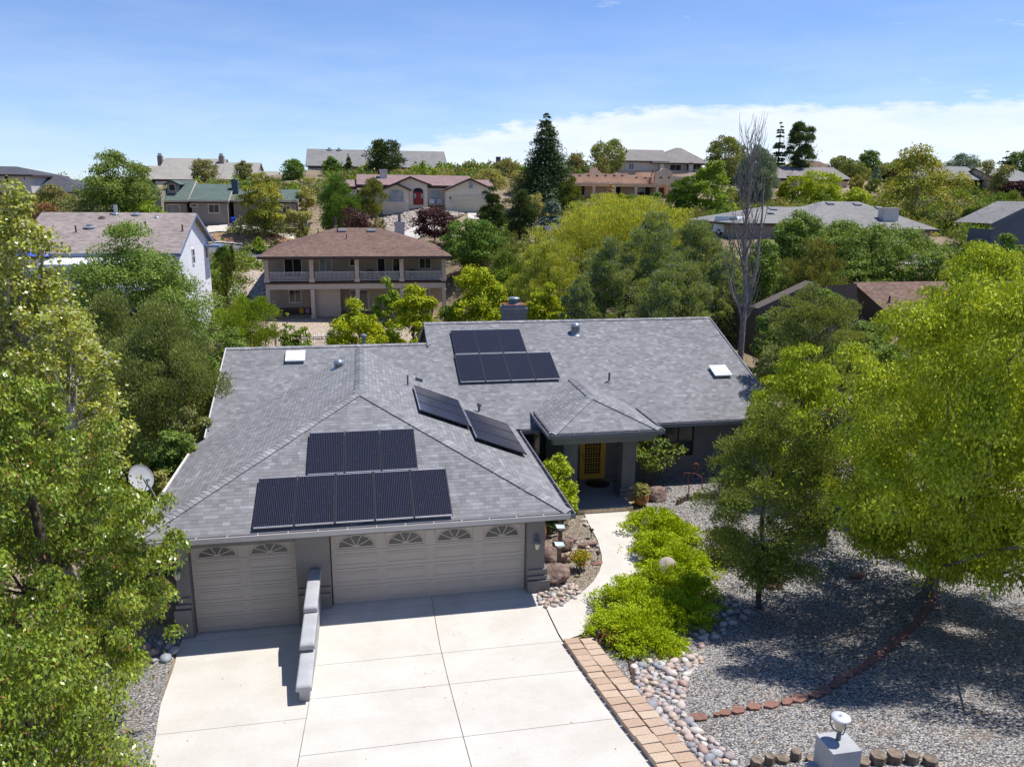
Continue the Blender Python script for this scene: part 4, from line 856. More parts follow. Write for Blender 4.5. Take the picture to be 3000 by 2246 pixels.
def fgable(root,ap,el,er,Yg,Yb,zb,wm,rm,xl=None,xr=None,tm='darktrim',notch=None):
    """front-facing gable wing: apex, left and right eave as photo points on plane Yg"""
    A_=P(*ap,Yg);L_=P(*el,Yg);R_=P(*er,Yg); mb=MB()
    wx0=P(*xl,Yg+.4)[0] if xl else L_[0]+.4; wx1=P(*xr,Yg+.4)[0] if xr else R_[0]-.4
    sL=(A_[2]-L_[2])/(A_[0]-L_[0]); sR=(A_[2]-R_[2])/(R_[0]-A_[0])
    pl=[(wx0,Yg+.4,zb),(wx1,Yg+.4,zb),(wx1,Yg+.4,A_[2]-sR*(wx1-A_[0])-.1),(A_[0],Yg+.4,A_[2]-.1),(wx0,Yg+.4,A_[2]-sL*(A_[0]-wx0)-.1)]
    mb.face(pl); mb.face([(wx0,Yg+.4,zb),(wx0,Yg+.4,pl[4][2]),(wx0,Yb,pl[4][2]),(wx0,Yb,zb)]); mb.face([(wx1,Yg+.4,zb),(wx1,Yb,zb),(wx1,Yb,pl[2][2]),(wx1,Yg+.4,pl[2][2])]); mb.build('gable_wall',M[wm],root,root)
    mb=MB(); mb.roofp([(L_[0],Yg,L_[2]),(L_[0],Yb,L_[2]),(A_[0],Yb,A_[2]),(A_[0],Yg,A_[2])],(1,0,0)); mb.roofp([(R_[0],Yg,R_[2]),(R_[0],Yb,R_[2]),(A_[0],Yb,A_[2]),(A_[0],Yg,A_[2])],(-1,0,0)); mb.build('roof',M[rm],root,root)
    mb=MB(); mb.bar((L_[0],Yg,L_[2]-.1),(A_[0],Yg,A_[2]-.1),.08,.26); mb.bar((R_[0],Yg,R_[2]-.1),(A_[0],Yg,A_[2]-.1),.08,.26); mb.build('fascia',M[tm],root,root)
    return A_
fgable(BG,z3(1385,378),z3(1150,478),z3(1560,447),101.8,109.,zb,'beigewall','roof_mauve',xl=z3(1300,500),xr=z3(1524,500))
fgable(BG,z3(1275,432),z3(1150,480),z3(1397,488),100.8,106.,zb-.3,'beigewall','roof_mauve',xl=z3(1168,500),xr=z3(1368,500))
fgable(BG,z3(1868,393),z3(1655,488),z3(2060,480),100.2,109.,zb-.4,'beigewall','roof_mauve',xl=z3(1672,500),xr=z3(2040,500))
mb=MB(); a=P(*z3(1160,583),101.1);b=P(*z3(1372,583),101.1); mb.box(a[0]-.05,b[0]+.1,101.,101.18,a[2]-.12,a[2]+.02); mb.box(a[0]-.02,b[0]+.02,101.08,101.19,zb-.3,a[2]-.12)
a=P(*z3(1672,585),100.5);b=P(*z3(1728,585),100.5); mb.box(a[0]-.15,b[0]+.05,100.45,100.59,a[2]-.15,a[2]+.03); mb.build('wainscot',M['beigetrim'],BG,BG)
def archwin(root,pa,pb,y,h,gm,fm,nm='window',dep=.05):
    a=P(*pa,y);b=P(*pb,y);x0_,x1_=a[0],b[0];z0_,z1_=b[2],a[2]; mb=MB(); n=12; cx=(x0_+x1_)/2;rx=(x1_-x0_)/2
    def prof(e): return [(x0_-e,z0_-e),(x1_+e,z0_-e)]+[(cx+(rx+e)*math.cos(t),z1_-h+(h+e)*math.sin(t)) for t in np.linspace(0,math.pi,n)]
    o=prof(.14);i_=prof(0); k=len(o)
    vs=[(x,y-.06,z) for x,z in o]+[(x,y-.06,z) for x,z in i_]+[(x,y+.05,z) for x,z in o]+[(x,y+.0,z) for x,z in i_]; mb.raw(vs,[(j,(j+1)%k,k+(j+1)%k,k+j) for j in range(k)]+[(j,2*k+j,2*k+(j+1)%k,(j+1)%k) for j in range(k)]+[(k+j,k+(j+1)%k,3*k+(j+1)%k,3*k+j) for j in range(k)])
    w_=mb.build(nm,M[fm],root,root); p=MB(); p.raw([(x,y-.008,z) for x,z in i_],[tuple(range(k))]); p.build('pane' if nm=='window' else 'opening',M[gm],w_,root); return w_
archwin(BG,z3(1208,484),z3(1332,580),101.2,.45,'curtain','beigetrim'); archwin(BG,z3(1542,487),z3(1634,584),103.45,.45,'curtain','beigetrim')
archwin(BG,z3(1408,470),z3(1492,608),102.2,.5,'dark','beigetrim','entry_arch')
mb=MB(); a=P(*z3(1418,503),102.12);b=P(*z3(1484,608),102.12); mb.box(a[0],b[0],102.1,102.14,b[2],a[2]); dr=mb.build('front_door',M['reddoor'],BG,BG)
mb=MB(); cc_=(a[0]+b[0])/2
for x in (cc_-.5,cc_+.55): mb.box(x-.15,x+.15,102.06,102.1,b[2]+1.,a[2]-.25)
mb.build('door_glass',M['curtain'],dr,BG)
mb=MB(); a=P(*z3(1738,540),100.55);b=P(*z3(2010,668),100.55)
for i in range(4): z=b[2]+(a[2]-b[2])*i/4; mb.box(a[0],b[0],100.52,100.58,z+.01,z+(a[2]-b[2])/4-.01)
mb.box(a[0]-.12,b[0]+.12,100.5,100.58,a[2],a[2]+.14,1); mb.box(a[0]-.12,a[0],100.5,100.58,b[2],a[2],1); mb.build('garage_door',[M['cream'],M['beigetrim']],BG,BG)
archwin(BG,z3(1860,420),z3(1890,472),100.58,.3,'taupewall' if False else 'curtain','beigetrim','gable_vent')
mb=MB(); a=P(*z3(1140,395),107.5);b=P(*z3(1196,322),107.5); mb.box(a[0],b[0],107,108.3,a[2]-1.5,b[2]); mb.box(a[0]-.1,b[0]+.1,106.9,108.4,b[2]-.3,b[2]-.02); mb.build('chimney',M['greywall'],BG,BG)
mb=MB(); a=P(*z3(1709,556),100.4); mb.lathe(a,[(0,.3),(.1,.22),(.08,-.15),(0,-.25)],8); mb.build('wall_lantern',M['black'],BG,BG)
for px,lab in ((1562,'white slatted garden chair left of the porch window of the beige house'),(1622,'white slatted garden chair right of the porch window of the beige house')):
    p=P(*z3(px,612),102.6); chair(p[0],p[1],p[2]-.05,'trimw',lab,w=.7)
# ---- adobe house
z4=lambda a,b:(1400+a/2.76,280+b/2.76)
AD=thing('house',(45,113,tz(45,110)),'peach adobe house with curved parapet, wooden roof beams and columned portico','house')
mb=MB(); Ya=110.5
out=[(700,655),(738,655),(740,632),(858,632),(872,628),(903,624),(905,582),(963,582),(972,603),(990,620),(1010,630),(1140,634),(1150,628),(1214,628),(1217,655),(1395,660)]
pu=[P(*z4(*q),Ya) for q in out]; zlo=P(*z4(900,860),108)[2]-.6
for i in range(len(pu)-1):
    a,b=pu[i],pu[i+1]
    if b[0]-a[0]<.02: continue
    mb.face([(a[0],Ya,zlo),(b[0],Ya,zlo),(b[0],Ya,b[2]),(a[0],Ya,a[2])]); mb.face([(a[0],Ya,a[2]),(b[0],Ya,b[2]),(b[0],Ya+.45,b[2]),(a[0],Ya+.45,a[2])]); mb.face([(b[0],Ya+.45,zlo),(a[0],Ya+.45,zlo),(a[0],Ya+.45,a[2]),(b[0],Ya+.45,b[2])])
mb.box(pu[0][0],pu[-1][0]+8,Ya+.5,Ya+11,zlo,pu[0][2]-.5); a=P(*z4(1335,620),116);b=P(*z4(1450,660),116); mb.box(a[0],b[0],116,120,zlo,a[2])
Ye=108.3; out2=[(1437,614),(1474,612),(1482,600),(1493,591),(1508,587),(1523,590),(1540,598),(1552,608),(1572,613),(1573,648),(1600,652),(1602,656),(1735,660)]
pv=[P(*z4(*q),Ye) for q in out2]; AXL=P(*z4(1455,760),Ye)[0]; AXR=P(*z4(1552,760),Ye)[0]; zat=P(*z4(1500,722),Ye)[2]; zas=P(*z4(1460,760),Ye)[2]
def archz(x):
    if x<=AXL or x>=AXR: return zlo
    c=(AXL+AXR)/2; k=(x-c)/((AXR-AXL)/2); return zas+(zat-zas)*math.sqrt(max(0,1-k*k))
xsamp=sorted(set([p[0] for p in pv]+list(np.linspace(AXL+.001,AXR-.001,16))+[AXL,AXR]))
pz=lambda x: float(np.interp(x,[p[0]+i*1e-4 for i,p in enumerate(pv)],[p[2] for p in pv]))
for a,b in zip(xsamp[:-1],xsamp[1:]):
    if b-a<1e-4: continue
    m_=(a+b)/2; la,lb=(archz(a+1e-4),archz(b-1e-4)); za,zb_=pz(a+1e-3),pz(b-1e-3)
    mb.face([(a,Ye,la),(b,Ye,lb),(b,Ye,zb_),(a,Ye,za)]); mb.face([(a,Ye,za),(b,Ye,zb_),(b,Ye+.5,zb_),(a,Ye+.5,za)])
    mb.face([(b,Ye+.5,lb),(a,Ye+.5,la),(a,Ye+.5,za),(b,Ye+.5,zb_)])
    if la>zlo: mb.face([(a,Ye,la),(a,Ye+.5,la),(b,Ye+.5,lb),(b,Ye,lb)])
mb.box(AXR+.01,pv[-1][0],Ye+.5,Ye+9,zlo,pv[-1][2]-.4); mb.box(pv[0][0]-.01,AXL-.02,Ye+.51,Ya+.2,zlo,pv[-1][2]-.2)
mb.build('wall',M['adobe'],AD,AD)
mb=MB(); p0,p1=P(*z4(815,712),108)[0]-5,P(*z4(1450,716),108)[0]; zt=P(*z4(1000,710),107.6)[2]; zu=P(*z4(1000,735),108)[2]
mb.box(p0,p1,107.6,Ya,zt-.14,zt); mb.box(p0,p1-.1,107.9,108.2,zu,zt-.14); mb.build('portico_roof',M['adobe'],AD,AD)
for q in (720,935,1101,1275,1446):
    x=P(*z4(q,800),108)[0]; mb=MB(); mb.box(x-.24,x+.24,107.85,108.25,zlo,zu); mb.build('column',M['adobe'],AD,AD)
mb=MB(); zw=P(*z4(1000,846),107.9)[2]; mb.box(p0,p1-.3,107.7,107.84,zlo,zw); mb.build('low_wall',M['adobe'],AD,AD)
for q in (745,820,893,962,1030,1100,1165,1278,1350):
    p=P(*z4(q,650 if q<1200 else 665),Ya); mb=MB(); mb.tube([p+[0,.2,0],p+[0,-.45,0]],.13,8); mb.build('roof_beam',M['timber_d'],AD,AD)
for q in (1478,1540,1600):
    p=P(*z4(q,664 if q<1590 else 690),Ye); mb=MB(); mb.tube([p+[0,.2,0],p+[0,-.45,0]],.14,8); mb.build('roof_beam',M['timber_d'],AD,AD)
for pa,pb,g_,m_ in (((1287,742),(1382,815),'glass',1),((1115,742),(1145,845),'dark',0),((830,735),(858,800),'dark',0)): win2(AD,z4(*pa),z4(*pb),Ya,'black',g_,m_,f=.06)
mb=MB(); a=P(*z4(1455,745),Ya+.4);b=P(*z4(1495,850),Ya+.4); mb.box(a[0],b[0],Ya+.3,Ya+.4,b[2],a[2]); mb.box(AXL-1,AXR+1,Ya+.45,Ya+.5,zlo,zat+.3,1) ; mb.build('entry_door',[M['timber_d'],M['adobe']],AD,AD)
mb=MB()
for dx in (-.16,.16): mb.bar(P(*z4(1395+dx*40,710),109.9)+[dx,0,0],P(*z4(1430+dx*40,600),110.3)+[dx,0,0],.09)
for k in range(7): a=P(*z4(1395,710),109.9)*(1-k/7)+P(*z4(1430,600),110.3)*k/7; mb.bar(a-[.25,0,0],a+[.25,0,0],.06)
solo(mb,'wooden_ladder',M['timber_d'],'dark wooden ladder leaning on the adobe parapet','ladder')
p=P(*z4(980,822),109.6); t=thing('sofa',(p[0],p[1],zw-.6),'pale sofa on the adobe portico','sofa'); mb=MB(); mb.box(p[0]-1.3,p[0]+1.3,109.2,110.,zw-.5,zw+.1); mb.build('base',M['carwhite'],t,t); mb=MB(); mb.box(p[0]-1.3,p[0]+1.3,109.9,110.2,zw+.1,zw+.6); mb.build('backrest',M['carwhite'],t,t)
# ---- far ridge houses
GR=thing('house',(5,148,tz(5,148)),'long house on the ridge with a plain grey gable roof','house')
a=P(895,486,140);b=P(1313,492,140);c=P(897,435,148);d=P(1293,445,148)
roR,sR_=gable(GR,a[0]+.4,b[0]-.4,140.5,156,a[2]-4,(a[2]+b[2])/2,(c[2]+d[2])/2,'beigewall','roof_gray2',ov=.5,ovx=.4,yr=148)
# sloped ends: the photo shows the right end raking outwards
win2(GR,(912,494),(931,506),140.5,'trimw','glass',1); win2(GR,(1050,497),(1060,506),140.5,'trimw','glass',0)
for px,py in ((965,438),(993,439),(1066,455),(1189,468)): fitting(GR,roR,PP(px,py,(0,140,a[2]),(0,-(c[2]-a[2])/8,1)),.3,.35)
TN=thing('house',(-30,152,tz(-30,150)),'large house on the ridge with sand-coloured gable roof and two stone chimneys','house')
def G2(root,l,r,rl,rr,Yf,Yr,wm,rm,zb=-3,**k):
    a=P(*l,Yf-.5);b=P(*r,Yf-.5);c=P(*rl,Yr);d=P(*rr,Yr); return gable(root,a[0]+.4,b[0]-.4,Yf,2*Yr-Yf,min(a[2],b[2])+zb,(a[2]+b[2])/2,(c[2]+d[2])/2,wm,rm,ov=.5,ovx=.4,yr=Yr,**k)
G2(TN,z2(205,556),z2(1060,556),z2(238,277),z2(1060,287),148,160,'greywall','roof_tan')
G2(TN,z2(1060,556),z2(1548,556),z2(1060,332),z2(1546,338),148.6,158,'greywall','roof_tan')
G2(TN,z2(1548,575),z2(1815,575),z2(1548,450),z2(1810,452),149.5,155,'greywall','roof_tan')
G2(TN,z2(40,556),z2(210,556),z2(60,378),z2(208,378),148.6,156,'greywall','roof_tan')
for l,t_,r,yy in ((268,215,320,160.5),(1062,218,1118,157.)):
    a=P(*z2(l,300),yy);b=P(*z2(r,t_),yy); mb=MB(); mb.box(a[0],b[0],yy,yy+1.5,a[2]-3,b[2]-.5); ch_=mb.build('chimney',M['stonech'],TN,TN); mb=MB(); mb.box(a[0]+.15,b[0]-.15,yy+.2,yy+1.3,b[2]-.5,b[2]); mb.build('chimney_cap',M['galv'],ch_,TN)
DK=thing('house',(-52,120,tz(-52,118)),'two-storey grey house at the far left with charcoal hip roofs','house')
z0_=lambda a,b:(a/4.416,400+b/4.416)
a=P(*z0_(360,600),112);b=P(*z0_(970,718),112);rl=P(*z0_(545,498),118);rr=P(*z0_(780,500),118); ez=P(*z0_(690,716),112)[2]
hip(DK,a[0]+1.5,P(*z0_(1085,600),112)[0],112,124,ez-3.5,ez,rl[2],rl[0],rr[0],'greywall','roof_dark',ov=.6)
a=P(*z0_(-60,400),110); b=P(*z0_(440,495),110); rr=P(*z0_(215,390),117); hip(DK,a[0]-10,b[0]-.6,110,124,P(*z0_(300,640),110)[2]-1,b[2],P(*z0_(0,368),117)[2]-.2,a[0]-4,rr[0],'greywall','roof_dark',ov=.6)
win2(DK,z0_(300,500),z0_(330,570),110,'trimw','glass',0); win2(DK,z0_(55,490),z0_(120,620),110,'trimw','dark',0); win2(DK,z0_(180,510),z0_(195,560),110,'trimw','glass',0)
# two storey tan house on the ridge
TT=thing('house',(64,146,tz(64,146)),'two-storey pale house on the ridge with taupe hip roof behind the adobe house','house')
a=P(*z4(1170,526),140);b=P(*z4(1450,530),140);rl=P(*z4(1225,436),146);rr=P(*z4(1500,440),146)
hip(TT,a[0]+.6,P(*z4(1520,530),140)[0],140,152,a[2]-5,a[2],rl[2],rl[0],rr[0],'greywall','roof_taupe',ov=.6)
a=P(*z4(1440,532),139);b=P(*z4(1860,542),139);rl=P(*z4(1600,423),146.5);rr=P(*z4(1640,423),146.5)
hip(TT,a[0]+.6,b[0]-.6,140.5,152.5,a[2]-5,(a[2]+b[2])/2-.2,rl[2],rl[0],rr[0],'greywall','roof_taupe',ov=1.4)
for pa,pb,g_,m_ in (((1222,550),(1258,598),'glass',1),((1555,560),(1640,606),'glass',1),((1688,556),(1706,606),'glass',0),((1742,558),(1800,600),'glass',1),((1450,552),(1472,598),'dark',0)): win2(TT,z4(*pa),z4(*pb),139.96 if pa[0]<1300 else 140.46,'trimw',g_,m_,f=.12)
for q in (1486,1722): x=P(*z4(q,560),139.4)[0]; mb=MB(); mb.box(x-.4,x+.4,139.2,139.9,P(*z4(q,620),139.4)[2]-2,P(*z4(q,540),139.4)[2]); mb.build('column',M['greywall'],TT,TT)
mb=MB(); a=P(*z4(1140,603),132);b=P(*z4(1700,605),132); mb.box(a[0],b[0],132,132.25,a[2]-3,a[2]); mb.box(a[0]-.1,a[0]+.25,131.9,132.35,a[2]-3,a[2]+.5); solo(mb,'block_wall',M['taupewall'],'tan block wall below the two-storey ridge house','wall')
# small dark roof in mid valley
SD=thing('house',(26,72,tz(26,72)),'small grey house with charcoal gable roof half hidden by the willow','house')
z8=lambda a,b:(1400+a/4.14,550+b/4.14)
a=P(*z8(885,712),66);b=P(*z8(1260,712),66);c=P(*z8(800,460),71.5);d=P(*z8(1200,460),71.5)
x0_,x1_=P(*z8(800,460),71.5)[0]+.4,d[0]+4
roS,_=gable(SD,x0_+.3,x1_,66.5,76.5,tz(26,67)-1,a[2],c[2],'taupewall','roof_dark',ov=.5,ovx=.7,yr=71.5)
fitting(SD,roS,PP(*z8(932,610),(0,66,a[2]),(0,-(c[2]-a[2])/5.5,1)),.09,.6,'darktrim')
# right grey hip house
RH=thing('house',(52,64,tz(52,62)),'low house with wide grey-taupe hip roof and broad chimney among trees at right','house')
z5=lambda a,b:(2100+a/2.453,280+b/2.453)
a=P(*z5(930,960),57.4);b=P(*z5(1600,963),57.4);rl=P(*z5(755,760),66);rr=P(*z5(1020,762),66)
zE=(a[2]+b[2])/2
hip(RH,P(*z5(600,960),58)[0]+.6,b[0]-.6,58,74,tz(52,60)-1.5,zE,rl[2],rl[0],rr[0],'taupewall','roof_gray2',ov=.6)
a=P(*z5(135,910),59.4);b=P(*z5(600,915),59.4);rl=P(*z5(330,798),66);rr=P(*z5(640,800),66)
hip(RH,a[0]+.6,b[0]+3,60,72,tz(46,62)-2,a[2]-.1,rl[2],rl[0],rr[0]+3,'taupewall','roof_gray2',ov=.6)
mb=MB(); a=P(*z5(1188,930),60);b=P(*z5(1305,815),60); mb.box(a[0],b[0],59.8,61,a[2]-1,b[2]); mb.box(a[0]-.08,b[0]+.08,59.7,61.1,b[2],b[2]+.12); mb.build('chimney',M['bluewall'] if False else M['greywall'],RH,RH)
ro_=[o for o in RH.children if o.name.startswith('roof')][0]
for q in ((812,780),(1008,786),(1165,812),(400,820)): mb=MB(); p=PP(*z5(*q),(0,57.4,zE),(0,-(P(*z5(755,760),66)[2]-zE)/8.6,1)); mb.obox(p+[0,0,.08],(.4,0,0),(0,.35,.1),(0,0,.08)); mb.build('skylight',M['pipe'],ro_,RH)
# neighbour to the right, brown roof
NB=thing('house',(34,27,tz(34,26)),'dark brown house with brown shingle roof just beyond the right yard trees','house')
z7=lambda a,b:(2100+a/2.07,700+b/2.07)
ap=P(*z7(840,258),27); lo=P(*z7(262,440),24.2)
# gable end faces the viewer side on the left; ridge runs away to the right
Xg=lo[0]; c=PX(*z7(262,440),Xg)
r0=P(*z7(838,262),34.); r1=P(*z7(1180,262),34.)
mb=MB(); zt=r0[2]; e_=r0[2]-4.2
mb.roofp([(r0[0]-.2,26.5,zt-2.9),(r1[0]+14,26.5,zt-2.9),(r1[0]+14,34.,zt),(r0[0]-.2,34.,zt)],(0,1,0)); mb.roofp([(r0[0]-.2,41.5,zt-2.9),(r1[0]+14,41.5,zt-2.9),(r1[0]+14,34.,zt),(r0[0]-.2,34.,zt)],(0,-1,0)); roN=mb.build('roof',M['roof_brown'],NB,NB)
mb=MB(); Yg=27.; pts_=[P(*z7(258,730),Yg),P(*z7(262,450),Yg),P(*z7(600,290),Yg),P(*z7(850,270),Yg),P(*z7(850,730),Yg)]
mb.face([p for p in pts_]); mb.face([pts_[0],pts_[1],pts_[1]+[0,6,0],pts_[0]+[0,6,0]]); mb.box(r0[0]+.2,r1[0]+13.5,27.05,41,-1,zt-2.8); mb.face([(r0[0]+.2,27.05,zt-2.81),(r0[0]+.2,34.,zt-.08),(r0[0]+.2,41,zt-2.81)]); mb.build('wall',M['brownsid'],NB,NB)
mb=MB(); q=[P(*z7(255,435),Yg-.35),P(*z7(600,275),Yg-.35)]; q.append(q[1]+[3.,0,.15]); 
mb.bar(q[0],q[1],.1,.4); u_=q[1]-q[0]
mb.face([q[0]+[0,0,.12],q[1]+[0,0,.12],q[1]+[0,1.3,.12],q[0]+[0,1.3,.12]]); mb.build('shed_roof',M['brownsid'],NB,NB)
fitting(NB,roN,PP(*z7(1045,385),(0,26.5,zt-2.9),(0,-2.9/7.5,1)),.07,.5,'darktrim')
# far right houses
def simple(name_lab,l,r,rl,rr,Yf,Yr,wm,rm,wins=(),zb=-3.2):
    a=P(*l,Yf); t=thing('house',(P(*rl,Yr)[0]+3,Yr,tz(P(*rl,Yr)[0]+3,Yr)),name_lab,'house'); G2(t,l,r,rl,rr,Yf,Yr,wm,rm,zb); 
    for pa,pb,g_ in wins: win2(t,pa,pb,Yf,'trimw',g_,1)
    return t
BR=simple('house with taupe brown roof and posts behind the bright green tree at right',z5(440,590),z5(970,605),z5(440,505),z5(865,520),114,120,'adobe','roof_taupe')
a=P(*z5(540,578),112.5);b=P(*z5(740,575),112.5);c=P(*z5(600,535),114)
mb=MB(); mb.roofp([(a[0],112.5,a[2]),(b[0],112.5,b[2]),(c[0],116,c[2])],(0,1,0)); mb.roofp([(a[0],112.5,a[2]),(a[0],116,a[2]),(c[0],116,c[2])],(1,0,0)); mb.roofp([(b[0],112.5,b[2]),(b[0],116,b[2]),(c[0],116,c[2])],(-1,0,0)); mb.build('porch_roof',M['roof_taupe'],BR,BR)
for q in (590,620): x=P(*z5(q,600),112.9)[0]; mb=MB(); mb.box(x-.2,x+.2,112.8,113.2,a[2]-3.2,a[2]-.1); mb.build('column',M['adobe'],BR,BR)
simple('house with pale blue-grey roof and dark front porch at the far right',z5(1460,600),z5(1960,606),z5(1380,508),z5(1890,508),112,118,'timber_d','roof_gray2')
simple('house with pale grey roof at the right edge behind the purple trees',z5(2030,615),z5(2330,615),z5(2050,525),z5(2300,530),108,114,'adobe','roof_gray2')
simple('ochre gable house peeking over the ridge behind two tall conifers',z5(650,512),z5(835,514),z5(660,478),z5(760,465),134,139,'adobe','roof_brown',zb=-4)
simple('distant house with dark chimney among scrub on the ridge',z4(70,612),z4(300,612),z4(120,575),z4(235,572),160,166,'beigewall','roof_tanpink')
mb=MB(); p=P(*z4(162,540),163); mb.box(p[0]-.5,p[0]+.5,162,163,p[2]-4,p[2]+1.2); solo(mb,'chimney',M['bluewall'],'dark chimney standing above the scrub on the ridge','chimney')
BL=thing('house',(52,48,tz(52,48)),'blue-grey sided house at the right edge with pale grey gable roof','house')
z9=lambda a,b:(2600+a/5.52,420+b/5.52)
a=P(*z9(1700,1370),46);b=P(*z9(2260,1080),46)
mb=MB(); mb.face([P(*z9(1650,1640),46.3),P(*z9(1690,1390),46.3),P(*z9(2420,1010),46.3),P(*z9(2420,1640),46.3)]); q=P(*z9(1690,1390),46.3); mb.face([P(*z9(1650,1640),46.3),q,q+[0,3,0],P(*z9(1650,1640),46.3)+[0,3,0]]); mb.build('wall',M['bluewall'],BL,BL)
mb=MB(); a=P(*z9(1680,1340),46);b=P(*z9(2420,985),46); mb.bar(a,b,.12,.5); mb.build('fascia',M['bluewall'],BL,BL)
mb=MB(); mb.roofp([a+[0,0,.25],b+[0,0,.25],b+[0,5,.25],a+[0,5,.25]],(1,0,.5)); mb.build('roof',M['roof_gray2'],BL,BL)
# bins, vehicles, fences
def binn(px,py,Yw,mt,lab,hh=1.1,ww=.62):
    p=P(px,py,Yw); z=tz(p[0],p[1])+.1 if abs(tz(p[0],p[1])-p[2])<1.5 else p[2]; t=thing('wheelie_bin',(p[0],p[1],z),lab,'bin'); mb=MB(); x,y=p[0],p[1]
    mb.raw([(x-.24,y-.26,z),(x+.24,y-.26,z),(x+.24,y+.2,z),(x-.24,y+.2,z),(x-.31,y-.33,z+1),(x+.31,y-.33,z+1),(x+.31,y+.33,z+1),(x-.31,y+.33,z+1)],[(0,1,5,4),(1,2,6,5),(2,3,7,6),(3,0,4,7),(3,2,1,0)]); mb.box(x-.33,x+.33,y-.35,y-.31,z+.86,z+.93); mb.build('body',M[mt],t,t)
    mb=MB(); mb.obox((x,y,z+1.05),(.34,0,0),(0,.37,.04),(0,-.005,.05)); mb.build('lid',M[mt],t,t)
    for s_ in (-1,1): mb=MB(); mb.tube([(x+s_*.22,y+.28,z+.1),(x+s_*.3,y+.28,z+.1)],.11,10); mb.build('wheel',M['black'],t,t)
binn(710,757,86,'greenp','green wheelie bin standing at the road kerb by the cypress row'); binn(684,650,96.6,'blue','bright blue wheelie bin against the taupe house wall')
def car(c,yawd,mt,lab,kind='suv',L=4.7,Wd=1.9,Ht=1.75):
    t=thing('parked_car',c,lab,'car'); a=R(yawd); ux=np.array([math.cos(a),math.sin(a),0]); uy=np.array([-math.sin(a),math.cos(a),0]); c=np.array(c,float)
    pr=[(-2.3,.35),(-2.35,.9),(-2.25,1.05),(-1.9,1.72),(.4,1.75),(1.1,1.12),(2.1,1.0),(2.33,.8),(2.33,.35)]
    if kind=='van': pr=[(-2.35,.35),(-2.35,1.0),(-2.3,2.1),(1.0,2.15),(1.9,1.3),(2.35,1.0),(2.35,.35)]
    mb=MB(); n=len(pr); vs=[]
    for s_ in (-1,1):
        for x,z in pr: vs.append(c+ux*x+uy*s_*(Wd/2-(.14 if z>1.3 else 0))+np.array([0,0,z]))
    mb.raw(vs,[(i,(i+1)%n,n+(i+1)%n,n+i) for i in range(n)]+[tuple(range(n))[::-1],tuple(range(n,2*n))]); mb.build('body',M[mt],t,t)
    gx=[(-1.85,.95),(1.0,.35)] if kind=='suv' else [(-.2,1.7)]
    for s_ in (-1,1):
        mb=MB(); o=Wd/2-.07
        q=[(-2.0,1.12),(-1.8,1.6),(.35,1.62),(.9,1.14)] if kind=='suv' else [(.0,1.25),(.0,1.9),(1.0,1.95),(1.7,1.3)]
        mb.face([c+ux*x+uy*s_*(Wd/2+.005-(.1 if z>1.3 else 0.0))+np.array([0,0,z]) for x,z in (q if s_<0 else q[::-1])]); mb.build('side_window',M['glass'],t,t)
    mb=MB(); q=((.5,1.66),(1.02,1.17)) if kind=='suv' else ((1.05,2.0),(1.82,1.36))
    (xa,za),(xb,zb2)=q; e=.03; mb.face([c+ux*(xb+e)-uy*.75+np.array([0,0,zb2+e]),c+ux*(xb+e)+uy*.75+np.array([0,0,zb2+e]),c+ux*(xa+e)+uy*.68+np.array([0,0,za+e]),c+ux*(xa+e)-uy*.68+np.array([0,0,za+e])]); mb.build('windscreen',M['glass'],t,t)
    for x in (-1.45,1.45):
        for s_ in (-1,1): mb=MB(); p=c+ux*x+uy*s_*(Wd/2-.1)+np.array([0,0,.34]); mb.tube([p-uy*.11,p+uy*.13],.34,14,0,sm=False); mb.tube([p+uy*s_*.12,p+uy*s_*.14],.18,10,1); mb.build('wheel',[M['black'],M['silver']],t,t)
p=P(858,655,96); car((p[0],p[1],tz(p[0],p[1])+.2),8,'silver','white and silver estate car parked behind the yellow-green tree')
p=P(2152,680,60); p=P(2150,680,63.); car((p[0],p[1],tz(p[0],p[1])+.1),-70,'carwhite','white van parked beside the dark wall of the right hip-roofed house','van')
# ------------------------------------------------------------------ rocks, edging, garden objects
rng=np.random.default_rng(11)
def ico(sub=1):
    bm=bmesh.new(); bmesh.ops.create_icosphere(bm,subdivisions=sub,radius=1); v=np.array([x.co[:] for x in bm.verts]); f=[tuple(q.index for q in p.verts) for p in bm.faces]; bm.free(); return v,f
V1,F1=ico(1); V2,F2=ico(2); V3,F3=ico(3)
def lump(V,amp,seed,freq=1.3):
    r=np.random.default_rng(seed); v=V.copy()
    for k in range(5):
        d=r.normal(size=3); d/=np.linalg.norm(d); ph=r.uniform(0,6); v=v*(1+amp/(1+k*.5)*np.sin(freq*(k+1)*(V@d)+ph))[:,None]
    return v
cobmesh=[]
for i in range(7):
    mb=MB(); mb.raw(lump(V2,.07,i)*[1,.74,.52],F2,0,True); o=mb.build('cobble',M['cobble']); cobmesh.append(o.data); bpy.data.objects.remove(o)
def inpoly(x,y,poly):
    c=False;n=len(poly)
    for i in range(n):
        x1,y1=poly[i];x2,y2=poly[(i+1)%n]
        if (y1>y)!=(y2>y) and x<(x2-x1)*(y-y1)/(y2-y1)+x1: c=not c
    return c
NC=[0]
